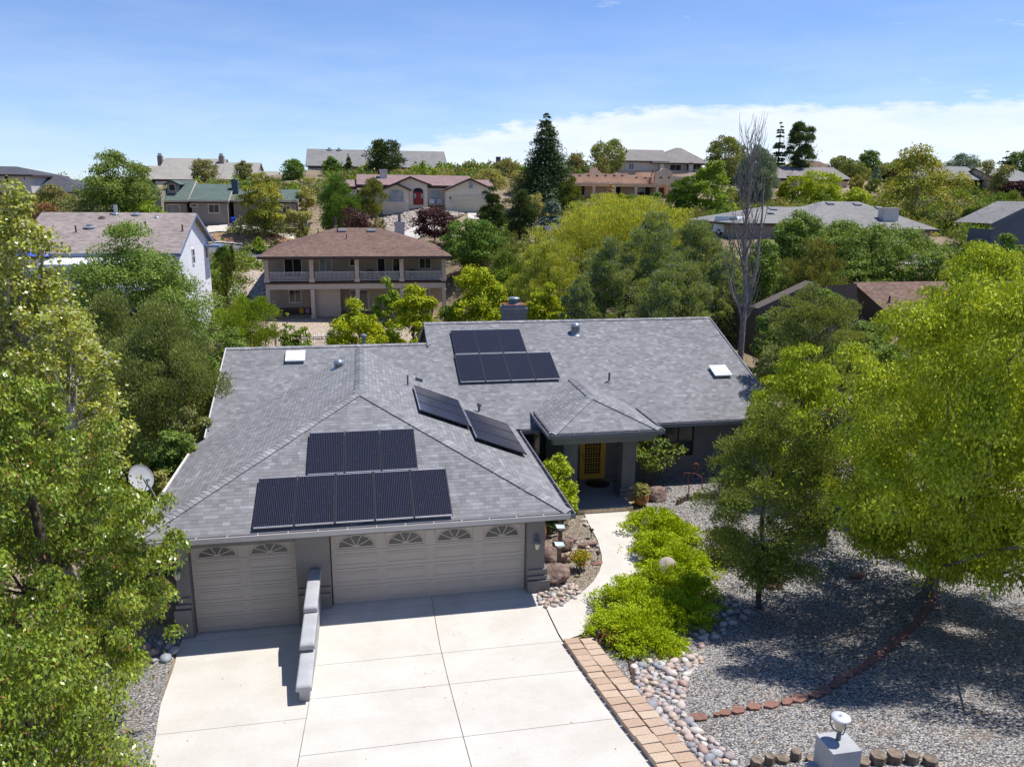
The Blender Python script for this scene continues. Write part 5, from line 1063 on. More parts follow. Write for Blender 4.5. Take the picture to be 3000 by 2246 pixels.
def cobbles(poly,n,smin,smax,lab,group,sep=.8):
    poly=[tuple(G(*q)[:2]) for q in poly]; xs_=[q[0] for q in poly];ys_=[q[1] for q in poly]; got=[]
    tries=0
    while len(got)<n and tries<n*60:
        tries+=1; x=rng.uniform(min(xs_),max(xs_));y=rng.uniform(min(ys_),max(ys_)); r=rng.uniform(smin,smax)*(1.35 if rng.random()<.12 else 1)
        if not inpoly(x,y,poly) or any((x-a)**2+(y-b)**2<((r+c)*sep)**2 for a,b,c in got): continue
        got.append((x,y,r)); o=bpy.data.objects.new('cobble',cobmesh[rng.integers(7)]); COL.objects.link(o); o.location=(x,y,float(near(x,y))+.02+r*.22); o.scale=(r,r,r); o.rotation_euler=(rng.uniform(-.25,.25),rng.uniform(-.25,.25),rng.uniform(0,6.28)); tag(o,lab,'river stone',group); NC[0]+=1
cobbles([(1853,1932),(1900,1930),(1960,1915),(2040,1922),(2062,1940),(2010,1985),(2005,2060),(2010,2110),(2060,2150),(2110,2190),(2170,2246),(2020,2246),(1960,2160),(1900,2090),(1845,2045),(1862,2000)],168,.07,.15,'rounded river stone in the pale stone bed between the pavers and gravel','river stones along the paver edging',.78)
cobbles([(1575,1765),(1580,1718),(1640,1692),(1700,1725),(1712,1737),(1690,1755),(1640,1778),(1600,1782)],60,.05,.12,'rounded pebble in the bed beside the garage corner','river stones at the garage corner',.76)
cobbles([(1660,1590),(1750,1588),(1752,1612),(1700,1640),(1660,1620)],20,.05,.1,'pebble in the planting bed among the boulders by the walkway','river stones in the planting bed',.8)
cobbles([(2030,1800),(2160,1740),(2190,1800),(2100,1880),(2050,1910),(1990,1905)],42,.07,.14,'dusky river stone in the shade beside the bright green juniper','river stones shaded by the juniper',.9)
cobbles([(400,1900),(490,1880),(520,1905),(500,1940),(400,1950)],12,.10,.2,'large dark stone shaded beside the left driveway slab','shaded stones left of the garage',.9)
# boulders
def boulder(px,py,r,sc3,lab,mt='boulder',seed=0,name='boulder',sink=.35):
    p=G(px,py); mb=MB(); v=V3*1.08
    r_=np.random.default_rng(seed+900)
    for _ in range(15):
        nn=r_.normal(size=3); nn/=np.linalg.norm(nn); h_=r_.uniform(.66,.93); v=v-np.outer(np.maximum(0,v@nn-h_),nn)*.92
    v=lump(v,.035,seed,3.1)
    mb.raw(v*np.array(sc3)*r+p+[0,0,r*sc3[2]*(1-sink)],F3,0,False); solo(mb,name,M[mt],lab,'boulder',None,(p[0],p[1],p[2]))
boulder(1602,1660,.42,(1,.7,.95),'tall grey-brown boulder behind the glass-topped posts beside the garage corner',seed=4)
boulder(1625,1705,.48,(1.05,.8,.72),'large pinkish boulder in front by the pebbles at the garage corner',seed=5)
boulder(1650,1610,.40,(1,.7,.7),'brown boulder behind the middle glass-topped post',seed=6)
boulder(1672,1588,.24,(1,.7,.6),'small brown boulder at the back of the planting bed',seed=7)
boulder(1722,1600,.34,(1.25,.6,.32),'flat grey pitted rock beside the walkway edge',seed=8)
boulder(1750,1652,.17,(1.2,.7,.3),'small orange flat rock at the walkway edge','slab',seed=9)
boulder(1925,1462,.5,(.9,.8,.62),'pointed brown boulder beyond the bright green juniper',seed=10)
boulder(1718,1540,.14,(.8,1.,.5),'small white stone at the walkway edge near the step','cobble',seed=12)
boulder(1710,1525,.11,(1,.8,.6),'small pale stone closest to the porch step','cobble',seed=13)
# concrete paver edging
NP=0
def paver(c,yw,hw,hd,hz,lab,grp,mt,name,cat,jit=1.,tilt=0):
    o=bpy.data.objects.new(name,pvm[mt][rng.integers(len(pvm[mt]))]); COL.objects.link(o); o.location=c; o.scale=(hw,hd,hz); o.rotation_euler=(tilt,rng.uniform(-.02,.02)*jit,yw); tag(o,lab,cat,grp)
pvm={}
mb=MB(); mb.raw([(-1,-1,-1),(1,-1,-1),(1,1,-1),(-1,1,-1),(-.98,-.97,1),(.98,-.97,1),(.98,.97,1),(-.98,.97,1)],[(3,2,1,0),(4,5,6,7),(0,1,5,4),(1,2,6,5),(2,3,7,6),(3,0,4,7)]); o=mb.build('paver_block',M['paver']); pvm['p']=[o.data]; bpy.data.objects.remove(o)
sl_=[]
for i in range(4):
    r=np.random.default_rng(60+i); n=6; a=np.linspace(0,2*math.pi,n,endpoint=False)+r.uniform(-.25,.25,n); q=[(math.cos(t)*r.uniform(.85,1.1),math.sin(t)*r.uniform(.85,1.1)) for t in a]; mb=MB(); vs=[(x,y,-1) for x,y in q]+[(x*.96,y*.96,1) for x,y in q]; mb.raw(vs,[tuple(range(n))[::-1],tuple(range(n,2*n))]+[(k,(k+1)%n,n+(k+1)%n,n+k) for k in range(n)]); o=mb.build('edging_stone',M['slab']); sl_.append(o.data); bpy.data.objects.remove(o)
pvm['s']=sl_
e0=np.array([G(1650,1885)[:2]-[-.03,0],G(1760,2040)[:2],G(1905,2246)[:2]])
for row in (0,1):
    y=-3.12-row*.12
    while y>-12:
        xr=5.86+.19+row*.385+max(0,(-y-3))*.0; z=float(prR(y-.17)); sl2=(prR(y-.34)-prR(y))/.34
        paver((xr+rng.uniform(-.01,.01),y-.17,z+.035+.02*row+rng.uniform(-.008,.008)),rng.uniform(-.03,.03)+.02,.185,.166,.09,'tan concrete paver block in the double row along the right driveway edge','pavers along the driveway edge','p','paver_block','paver',1,-math.atan(sl2)); y-=.345
# red sandstone edging
path=[(2032,2110),(2062,2105),(2100,2100),(2160,2088),(2205,2078),(2265,2070),(2335,2055),(2395,2040),(2440,2015),(2480,1985),(2520,1965),(2560,1935),(2600,1905),(2640,1870),(2670,1845),(2700,1810),(2725,1780),(2735,1745),(2738,1705)]
wp=[G(*q) for q in path]; d=0; seg=[np.linalg.norm((b-a)[:2]) for a,b in zip(wp[:-1],wp[1:])]; tot=sum(seg); cs=np.concatenate([[0],np.cumsum(seg)]); s_=0.1
while s_<tot:
    x=np.interp(s_,cs,[p[0] for p in wp]);y=np.interp(s_,cs,[p[1] for p in wp]); x2=np.interp(s_+.1,cs,[p[0] for p in wp]);y2=np.interp(s_+.1,cs,[p[1] for p in wp]); small=s_<1.8 and rng.random()<.5
    hw=.09 if small else rng.uniform(.15,.21); paver((x,y,float(terr(x,y))+.03),math.atan2(y2-y,x2-x)+rng.uniform(-.3,.3),hw,hw*.68,.06,'red sandstone slab in the curved edging line across the gravel yard','red sandstone edging stones','s','edging_stone','edging stone',3); s_+=hw*2.0
boulder(2515,1690,.22,(1.2,.8,.4),'red sandstone rock lying in the shaded gravel under the right trees','slab',seed=21)
boulder(2790,1690,.25,(1.3,.8,.4),'red sandstone rock under the big bright tree trunk','slab',seed=22)
boulder(2270,1720,.25,(1.2,.8,.5),'red rock just right of the small conifer trunk','slab',seed=23)
# timber edgings
def timbers(pix,lab,grp,hz=.14,step=.16,r=.075,hv=.1,mt='timber',n=9):
    wq=[G(*q) for q in pix]; sg=[np.linalg.norm((b-a)[:2]) for a,b in zip(wq[:-1],wq[1:])]; cs=np.concatenate([[0],np.cumsum(sg)]); s=0
    while s<cs[-1]:
        x=np.interp(s,cs,[p[0] for p in wq]);y=np.interp(s,cs,[p[1] for p in wq]); z=float(terr(x,y)); h=hz+rng.uniform(-hv,hv)*.6; rr=r*rng.uniform(.75,1.15)
        mb=MB(); mb.tube([(x,y,z-.15),(x+rng.uniform(-.01,.01),y,z+h)],[rr,rr*.96],n,0,sm=False); solo(mb,'timber_post',M[mt],lab,'timber edging',grp,(x,y,z-.1)); s+=step
timbers([(2215,2246),(2330,2225),(2380,2232)],'weathered short timber post in the edging left of the grey lamp pillar','timber edging left of the pillar',.15,.26,.12,.1,'timber',6)
timbers([(2525,2240),(2600,2232),(2700,2236),(2760,2243)],'weathered short timber post in the edging right of the grey lamp pillar','timber edging right of the pillar',.14,.29,.14,.1,'timber',6)
timbers([(1845,1928),(1852,1965),(1858,2000),(1860,2032)],'dark short timber post bordering the pale stone bed','dark timber edging at the stone bed',.07,.12,.07,.05,'timber_d')
timbers([(1985,1478),(2010,1465),(2040,1460),(2070,1458),(2100,1460),(2130,1462)],'short timber post of the low border below the rusty spiral sculpture','timber border by the sculpture',.22,.17,.08)
# grey pillar with lamp
PL=thing('lamp_pillar',(8.13,-11,1.85),'square grey stucco pillar among timber edging at the bottom right','pillar')
mb=MB(); x0_,x1_,y0_,y1_=7.88,8.36,-11.22,-10.76; mb.box(x0_,x1_,y0_,y1_,1.6,3.1); mb.build('pillar_body',M['stucco_l'],PL,PL)
mb=MB(); mb.box(x0_-.16,x0_,y0_+.02,y1_-.02,1.6,2.62); mb.build('pillar_step',M['stucco_l'],PL,PL)
c=np.array([8.15,-10.93,3.1]); L=thing('pillar_lamp',c,'silver lidded lantern with cream glass bowl on top of the grey pillar','lamp')
k=.82
mb=MB(); mb.lathe(c,[(.045*k,0),(.045*k,.12*k),(.03*k,.14*k),(.06*k,.2*k),(.065*k,.21*k)],16); mb.build('lamp_base',M['pipe'],L,L)
mb=MB(); mb.lathe(c,[(.05*k,.19*k),(.09*k,.28*k),(.125*k,.40*k),(.135*k,.46*k)],22); mb.build('glass_bowl',M['lampglass'],L,L)
mb=MB(); mb.lathe(c,[(.14*k,.44*k),(.172*k,.455*k),(.178*k,.475*k),(.172*k,.49*k),(.09*k,.505*k),(.03*k,.51*k),(.022*k,.545*k),(.0,.55*k)],24); mb.build('lamp_lid',M['silver'],L,L)
for a in (.4,2.5,4.6):
    mb=MB(); mb.tube([c+np.array([r*k*math.cos(a),r*k*math.sin(a),z*k]) for r,z in ((.05,.15),(.12,.2),(.17,.3),(.185,.4),(.16,.47))],.011,6); mb.build('lamp_arm',M['pipe'],L,L)
S_=thing('security_light',(8.2,-11.35,2.55),'white round spotlight on the front of the grey pillar','lamp'); mb=MB(); mb.lathe((8.2,-11.36,2.5),[(0,.1),(.07,.08),(.09,.0),(.06,-.05),(0,-.06)],16); mb.build('lamp_head',M['trimw'],S_,S_); mb=MB(); mb.bar((8.2,-11.36,2.55),(8.2,-11.2,2.6),.03); mb.build('bracket',M['pipe'],S_,S_)
# rusty spiral sculpture
p=G(2016,1464); x,y,z=p; mb=MB(); t=thing('rusty_sculpture',p,'rusty metal garden sculpture with a spiral curl on an angular frame','sculpture')
k=.0042; pt=lambda a,b:(x+(a-345)*k*.95,y,z+(358-b)*k*1.12)
mb.tube([pt(350,358),pt(345,260),pt(332,140)],.022,8); mb.tube([pt(272,232),pt(288,122),pt(400,135),pt(468,168),pt(480,282)],.020,8); mb.build('frame',M['rust'],t,t)
mb=MB(); mb.tube([(x+(395-345)*k*.9+ (r_*math.cos(a))*k*.9,y,z+(358-75)*k*1.12+r_*math.sin(a)*k*1.1) for a,r_ in [(i*.35-1.2,52*math.exp(-i*.085)) for i in range(26)]],.02,8); mb.build('spiral',M['rust'],t,t)
# rusty spider by the walkway
p=G(1790,1893); x,y,z=p; t=thing('rusty_spider',p,'rusty metal spider sculpture at the near corner of the juniper','sculpture'); mb=MB(); mb.lathe((x,y,z+.18),[(0,.14),(.12,.08),(.15,0),(.1,-.08),(0,-.1)],10); mb.build('body',M['rust'],t,t)
for k in range(8): a=.3+k*.78; mb=MB(); mb.tube([(x,y,z+.22),(x+.22*math.cos(a),y+.22*math.sin(a),z+.42),(x+.5*math.cos(a),y+.5*math.sin(a),z)],.014,5); mb.build('leg',M['rust'],t,t)
# pot with plant, mat, clay vessel, figurine
p=np.array([11.02,5.35,.06]); t=thing('flower_pot',p,'glazed orange round pot beside the porch column','pot'); mb=MB(); mb.lathe(p,[(.12,0),(.24,.08),(.30,.24),(.27,.38),(.22,.42),(.24,.45),(.20,.45),(.18,.38),(0,.36)],24); mb.build('pot',M['orange'],t,t)
mb=MB(); mb.lathe((9.95,7.35,.205),[(.0,.012),(.46,.012),(.48,.0)],28); o=solo(mb,'doormat',M['black'],'black half-round doormat below the yellow door','doormat'); 
p=G(1583,1600); t=thing('clay_vessel',p,'tall terracotta vessel half hidden behind the garage pier','vase'); mb=MB(); mb.lathe(p,[(.06,0),(.16,.2),(.2,.5),(.15,.8),(.06,1.0),(.04,1.25),(.06,1.3),(0,1.3)],20); mb.build('vessel',M['terracotta'],t,t); mb=MB(); mb.tube([p+[.04*math.cos(a*1.2),.04*math.sin(a*1.2),1.2+a*.035] for a in range(18)],.022,6); mb.build('twisted_neck',M['terracotta'],t,t)
p=G(1658,1645); t=thing('clay_figurine',p,'small curled pinkish clay figurine on the bed by the middle post','figurine'); mb=MB(); mb.raw(lump(V2,.1,77)*[.14,.12,.12]+p+[0,0,.1],F2,0,True); mb.tube([p+[.13*math.cos(a),-.06+.05*math.sin(a*2),.14+.12*math.sin(a)] for a in np.linspace(-.5,3.8,14)],[.05]*14,8); mb.build('body',M['clay'],t,t); mb=MB(); mb.raw(lump(V2,.06,78)*[.08,.08,.09]+p+[-.02,-.08,.26],F2,0,True); mb.build('head',M['clay'],t,t)
p=G(1952,1715)+[0,0,.62]; mb=MB(); mb.lathe((0,0,0),[(0,.02),(.27,.02),(.29,0),(.27,-.02),(0,-.02)],28); 
vv=np.array(mb.v)@np.array([[1,0,0],[0,.45,.89],[0,-.89,.45]]); mb.v=[tuple(q+p) for q in vv]; solo(mb,'garden_disc',M['browncol'],'round pale disc ornament standing in the bright green juniper','garden ornament')
# glass topped posts
M['clearglass']=plain('pale green tinted glass plate',(.74,.80,.80),.08,.1,3.,0,spec=.7)
for i,(px,py,lab) in enumerate(((1638,1570,'rear'),(1640,1625,'middle'),(1637,1680,'front'))):
    p=G(px,py); h=.62; t=thing('glass_topped_post',p,f'{lab} of the three dark posts topped with flared glass beside the garage','garden ornament'); mb=MB(); mb.tube([p,p+[0,0,.28]],.012,6); mb.box(p[0]-.055,p[0]+.055,p[1]-.055,p[1]+.055,p[2]+.26,p[2]+.26+h); mb.build('post',M['timber'],t,t)
    mb=MB(); z=p[2]+.26+h; mb.raw([(p[0]-.05,p[1]-.05,z),(p[0]+.05,p[1]-.05,z),(p[0]+.05,p[1]+.05,z),(p[0]-.05,p[1]+.05,z),(p[0]-.15,p[1]-.12,z+.12),(p[0]+.14,p[1]-.13,z+.09),(p[0]+.15,p[1]+.12,z+.11),(p[0]-.14,p[1]+.13,z+.14)],[(0,1,5,4),(1,2,6,5),(2,3,7,6),(3,0,4,7)]); mb.build('glass_top',M['clearglass'],t,t)
# path lights
for px,py,lab in ((1732,1577,'small black path light at the walkway edge near the flat grey rock'),(1751,1645,'small black path light beside the orange flat rock'),(1752,1885,'small black-topped path light at the near tip of the juniper')):
    p=G(px,py); t=thing('path_light',p,lab,'path light'); mb=MB(); mb.tube([p,p+[0,0,.26]],.012,6); mb.build('stake',M['black'],t,t); mb=MB(); mb.lathe(p+[0,0,.24],[(.04,0),(.045,.07),(.085,.08),(.085,.1),(.0,.125)],12); mb.build('lamp_head',M['black'],t,t)
p=G(1697,1690); t=thing('spotlight',p,'small black ground spotlight at the front of the planting bed','spotlight'); mb=MB(); mb.tube([p,p+[0,0,.1]],.015,6); mb.build('stake',M['black'],t,t); mb=MB(); mb.tube([p+[0,0,.1],p+[-.02,.05,.26]],.05,10); mb.build('lamp_head',M['black'],t,t)
# satellite dish on the left eave
b=PP(488,1488,(X0,0,ZE),(-S,0,1)); c=b+np.array([-.62,.15,.85]); t=thing('satellite_dish',b,'pale grey satellite dish on the left eave of the main roof','satellite dish')
mb=MB(); mb.tube([b,b+[-.18,0,.12],b+[-.38,.05,.62],c+[.05,.04,-.02]],.025,8); mb.box(b[0]-.09,b[0]+.09,b[1]-.08,b[1]+.08,b[2]-.03,b[2]+.03); mb.build('mast',M['pipe'],t,t)
ax=np.array([.45,-.62,.52]); ax/=np.linalg.norm(ax); e1_=np.cross(ax,[0,0,1]); e1_/=np.linalg.norm(e1_); e2_=np.cross(e1_,ax)
mb=MB(); n=28; vs=[];
for k,rr in enumerate((0,.15,.28,.36,.37,.34)):
    zz=(rr**2)*.35 if k<4 else (.06 if k==4 else .01)
    for j in range(n): a=2*math.pi*j/n; vs.append(c+e1_*rr*math.cos(a)*.86+e2_*rr*math.sin(a)*1.05+ax*zz)
mb.raw(vs,[(i*n+j,i*n+(j+1)%n,(i+1)*n+(j+1)%n,(i+1)*n+j) for i in range(5) for j in range(n)],0,True); mb.build('reflector',M['stucco_l'],t,t)
mb=MB(); tip=c+ax*.5-e2_*.22; mb.tube([c-e2_*.36,tip],.014,6); mb.tube([tip,tip-ax*.1+e2_*.03],.04,8); mb.build('feed_arm',M['pipe'],t,t)
# fences
def iron_fence(p0,p1,h,lab,mt='iron',sp=.16,post=2.4,rails=(.12,.9),dense=False):
    p0=np.array(p0,float)[:2];p1=np.array(p1,float)[:2];L=np.linalg.norm(p1-p0); m_=(p0+p1)/2; t=thing('metal_fence',(m_[0],m_[1],tz(*m_)),lab,'fence'); n=int(L/sp); mb=MB(); 
    for i in range(n+1): q=p0+(p1-p0)*i/n; z=tz(*q); mb.bar((q[0],q[1],z+.06),(q[0],q[1],z+h),.022)
    k=max(2,int(L/1.2))
    for i in range(k):
        a=p0+(p1-p0)*i/k;b=p0+(p1-p0)*(i+1)/k
        for r_ in rails: mb.bar((a[0],a[1],tz(*a)+h*r_),(b[0],b[1],tz(*b)+h*r_),.035)
    mb.build('bars',M[mt],t,t); n=max(1,int(L/post))
    for i in range(n+1): q=p0+(p1-p0)*i/n; z=tz(*q); mb=MB(); mb.bar((q[0],q[1],z-.1),(q[0],q[1],z+h+.1),.07); mb.build('post',M[mt],t,t)
iron_fence(P(600,1030,43),P(1010,1020,43),1.35,'black wrought iron fence running behind the grey roof ridge')
iron_fence(P(600,1030,43),P(648,935,58),1.3,'dark mesh fence climbing towards the timber steps',sp=.10)
a=np.array([-5.2,11.5]);b=np.array([-5.0,8.0])
t=thing('wooden_fence',(-5.1,9.8,tz(-5.1,9.8)),'short weathered picket fence beside the left eave','fence')
for i in range(18): q=a+(b-a)*i/17; z=tz(*q); mb=MB(); mb.obox((q[0],q[1],z+.8),(.012,0,0),(0,.07,0),(0,0,.9+.05*math.sin(i))); mb.build('picket',M['timber'],t,t)
mb=MB()
for zz in (.4,1.2): mb.bar((a[0]+.03,a[1],tz(*a)+zz),(b[0]+.03,b[1],tz(*b)+zz),.05,.09)
mb.build('rail',M['timber'],t,t)
iron_fence((-8.5,3.2),(-5.6,4.4),1.1,'low black iron fence left of the garage behind the satellite dish')
iron_fence(P(1290,640,97),P(1345,650,97),1.,'thin wire rail fence at the beige house driveway',rails=(.9,.5),sp=1.2)
# timber steps between the white house and the rock slope
t=thing('garden_steps',P(640,900,58),'long flight of timber garden steps climbing beside the white house','steps'); n=26
A_=P(628,985,50); B2=P(643,812,72)
for i in range(n):
    k=i/(n-1); x=A_[0]*(1-k)+B2[0]*k;y=A_[1]*(1-k)+B2[1]*k; z=tz(x,y); mb=MB(); wd=1.5; mb.box(x-wd,x+wd,y-.1,y+.1,z-.1,z+.22); mb.build('step',M['timber'],t,t)
# tumbled rocks on the slopes (stuff)
def rockslope(poly,n,s0,s1,label,zoff=.0,mt='rocks'):
    q=[P(*a)[:2] for a in poly]; xs_=[a[0] for a in q];ys_=[a[1] for a in q]; pts_=[]
    while len(pts_)<n:
        x=rng.uniform(min(xs_),max(xs_),4000);y=rng.uniform(min(ys_),max(ys_),4000); pts_+= [(a,b) for a,b in zip(x,y) if inpoly(a,b,q)]
    pts_=np.array(pts_[:n]); z=terr(pts_[:,0],pts_[:,1])+zoff; base=[lump(V1,.16,i)*[1,.8,.6] for i in range(6)]
    V=[];Fq=[]
    for i in range(n):
        s_=rng.uniform(s0,s1); a=rng.uniform(0,6.28); ca,sa=math.cos(a),math.sin(a); v=base[i%6]*s_; v=v@np.array([[ca,sa,0],[-sa,ca,0],[0,0,1]]); V.append(v+[pts_[i,0],pts_[i,1],z[i]+s_*.25+.1]); Fq.append(np.array(F1)+len(V1)*i)
    me=bpy.data.meshes.new('rock_slope'); npmesh(me,np.concatenate(V),np.concatenate(Fq),3); me.materials.append(M[mt]); o=bpy.data.objects.new('rock_slope',me); COL.objects.link(o); tag(o,label,'rocks',None,'stuff')
rockslope([(668,800,77),(790,812,73),(812,900,62),(800,930,60),(690,925,60),(670,880,65)],3600,.13,.27,'pale river rocks covering the slope beside the brown-roofed house')
rockslope([(615,690,92),(760,672,95),(880,700,92),(860,740,90),(640,750,90)],2600,.16,.34,'rust brown tumbled rocks on the bank above the road',0.,'rocks_rust')
rockslope([(1125,640,99),(1250,620,101),(1360,640,99),(1340,655,97),(1230,662,95),(1130,700,90)],1800,.18,.4,'pale rocks on the slope below the beige house')
rockslope([(1700,608,104),(1880,604,105),(2000,612,104),(1960,640,98),(1800,660,96),(1660,670,96)],2200,.18,.42,'grey and rust rocks on the slope below the adobe house')
rockslope([(1540,640,92),(1660,640,92),(1640,740,74),(1545,745,74)],1200,.18,.4,'pale rocks on the bank behind the small charcoal roof')
rockslope([(870,1000,50),(1040,1000,50),(1030,1020,47),(880,1020,47)],500,.12,.25,'grey rocks at the edge of the tan gravel yard behind the fence')
rockslope([(2640,560,106),(2760,560,106),(2800,620,94),(2700,650,86),(2640,620,90)],900,.2,.45,'pale rocks and dry ground on the far right slope')
# doorside and driveway scatter of leaves
mb=MB(); 
for i in range(46):
    y=rng.uniform(-9,-1.6); x=rng.uniform(-2.6,5.6); 
    if -.7<x<-.2: continue
    z=float(prR(y) if x>-.33 else prL(y))+.006; a=rng.uniform(0,6); s_=rng.uniform(.012,.028); mb.raw([(x+s_*math.cos(a),y+s_*math.sin(a),z+.004),(x-s_*.5*math.sin(a),y+s_*.5*math.cos(a),z+.012),(x-s_*math.cos(a),y-s_*math.sin(a),z+.003),(x+s_*.5*math.sin(a),y-s_*.5*math.cos(a),z+.008)],[(0,1,2,3)])
o=mb.build('fallen_leaves',plain('dry yellow leaf',(.45,.28,.06),.8,.3)); tag(o,'few dry yellow leaves scattered over the driveway','leaves',None,'stuff')

# dry litter of leaves and twigs on the gravel and beds
V=[];n=4200
lit=[(11.5,-2.5,2.6,900),(15.5,0,3.2,900),(9.6,1.5,2.2,450),(16.5,-4,3.5,700),(7.0,3.2,1.5,350),(-5.2,-3,2.0,400),(12.5,4.5,2.5,500)]
for cx_,cy_,r_,k_ in lit:
    for i in range(k_):
        x=cx_+rng.normal()*r_*.55;y=cy_+rng.normal()*r_*.5
        if -4<x<5.9: continue
        if 8.0<x<10.6 and 0<y<5: continue
        z=float(near(x,y))+.045; a=rng.uniform(0,6.28); s_=rng.uniform(.012,.035); w_=s_*.45; c_,q_=math.cos(a),math.sin(a)
        V+=[(x+c_*s_,y+q_*s_,z+rng.uniform(0,.01)),(x-q_*w_,y+c_*w_,z+.008),(x-c_*s_,y-q_*s_,z),(x+q_*w_,y-c_*w_,z+.004)]
me=bpy.data.meshes.new('leaf_litter'); npmesh(me,np.array(V),np.arange(len(V)).reshape(-1,4),4); me.materials.append(plain('brown leaf litter',(.20,.115,.055),.9,.5,30.)); o=bpy.data.objects.new('leaf_litter',me); COL.objects.link(o); tag(o,'brown dry leaf litter scattered under the yard trees','leaf litter',None,'stuff')
# ------------------------------------------------------------------ trees and shrubs
PAL={ # leaf colour pairs (linear albedo)
'lime':((.155,.215,.022),(.085,.135,.018)),'yellowgreen':((.21,.27,.02),(.11,.17,.015)),'mid':((.075,.125,.03),(.045,.085,.025)),'bright':((.11,.175,.03),(.06,.11,.02)),
'pear':((.115,.17,.03),(.045,.085,.018)),'cotton':((.20,.24,.075),(.10,.155,.035)),'juniper':((.10,.122,.055),(.055,.072,.035)),'juniperlime':((.115,.125,.05),(.06,.075,.03)),'carpet':((.20,.27,.012),(.085,.14,.008)),'azcyp':((.15,.19,.07),(.07,.10,.035)),
'dark':((.04,.062,.028),(.025,.042,.02)),'cedar':((.055,.085,.05),(.03,.052,.032)),'bluespruce':((.11,.15,.145),(.07,.10,.10)),'sage':((.165,.185,.10),(.10,.12,.065)),'olive':((.13,.14,.06),(.08,.09,.04)),
'purple':((.065,.028,.038),(.04,.018,.026)),'willow':((.23,.30,.09),(.12,.18,.04)),'scrub':((.14,.14,.065),(.09,.095,.045)),'ash':((.105,.15,.045),(.06,.095,.03)),'rusty':((.15,.085,.05),(.10,.06,.04)),'cypress':((.07,.10,.035),(.045,.07,.025)),'pinyon':((.105,.135,.035),(.045,.062,.02)),'gray':((.17,.19,.14),(.11,.13,.09))}
PAL={k:tuple(tuple(min(.62,c*f*m_) for c,m_ in zip(q,(1.13,1.04,.7) if k=='carpet' else (1.0,1.0,.8) if k in('olive','scrub','rusty','purple','bluespruce','gray') else (1.04,1.04,.72) if k in('juniper','juniperlime','pinyon','azcyp','dark','carpet','cedar','ash','mid') else (1.2,1.04,.62))) for q in v) for k,v in PAL.items() for f in [{'lime':2.5,'yellowgreen':1.8,'purple':1.4,'dark':1.9,'cedar':1.9,'pear':2.2,'juniper':2.7,'cotton':1.9,'willow':2.1,'carpet':2.0}.get(k,2.15)]}
def prof(shape,t):
    if shape=='round': return np.sqrt(np.clip(1-(2*t-1)**2,0,1))**.8
    if shape=='egg': return np.clip(np.sin(math.pi*np.clip(t,0,1)**.75),0,1)**.7
    if shape=='low': return np.clip(np.sin(math.pi*np.clip(t*.97+.02,0,1)**.6),0,1)**.75
    if shape=='cone': return np.clip(1-t,0,1)**.8*np.clip(t*9,0,1)**.5
    if shape=='col': return np.clip(np.sin(math.pi*np.clip(t*.96+.03,0,1)),0,1)**.4
    if shape=='dome': return np.sqrt(np.clip(1-t**2,0,1))
    if shape=='vase': return np.clip(np.sin(math.pi*np.clip(t,0,1)**1.35),0,1)**.6
    return np.ones_like(t)
def leafcards(name,C,ax,nr,L,W,col,mt,parent,root):
    n=len(C); ax/=np.linalg.norm(ax,axis=1)[:,None]+1e-9; sd=np.cross(ax,nr); sd/=np.linalg.norm(sd,axis=1)[:,None]+1e-9; nn=np.cross(sd,ax)
    L=L[:,None];W=W[:,None]
    V=np.empty((n,4,3)); V[:,0]=C-ax*L*.5; V[:,1]=C+sd*W*.5-nn*W*.12; V[:,2]=C+ax*L*.5-nn*L*.1; V[:,3]=C-sd*W*.5-nn*W*.12
    V=V.reshape(-1,3)-np.array(root.location,float)
    me=bpy.data.meshes.new(name); npmesh(me,V,np.arange(4*n).reshape(-1,4),4)
    at=me.attributes.new('tint','FLOAT_COLOR','FACE'); at.data.foreach_set('color',np.concatenate([col,np.ones((n,1))],1).astype(np.float32).ravel())
    me.materials.append(mt); o=bpy.data.objects.new(name,me); COL.objects.link(o); o.parent=parent; return o
SEED=[100]
def branchtube(mb,a,b,r0,r1,rg,n=5,k=4,wob=.06):
    a=np.array(a,float);b=np.array(b,float);L=np.linalg.norm(b-a); pts_=[a*(1-t)+b*t+ (rg.normal(size=3)*L*wob*math.sin(math.pi*t)+np.array([0,0,-.05*L*math.sin(math.pi*t)])) for t in np.linspace(0,1,k+1)]
    mb.tube(pts_,list(np.linspace(r0,r1,k+1)),n,cap=False); return pts_
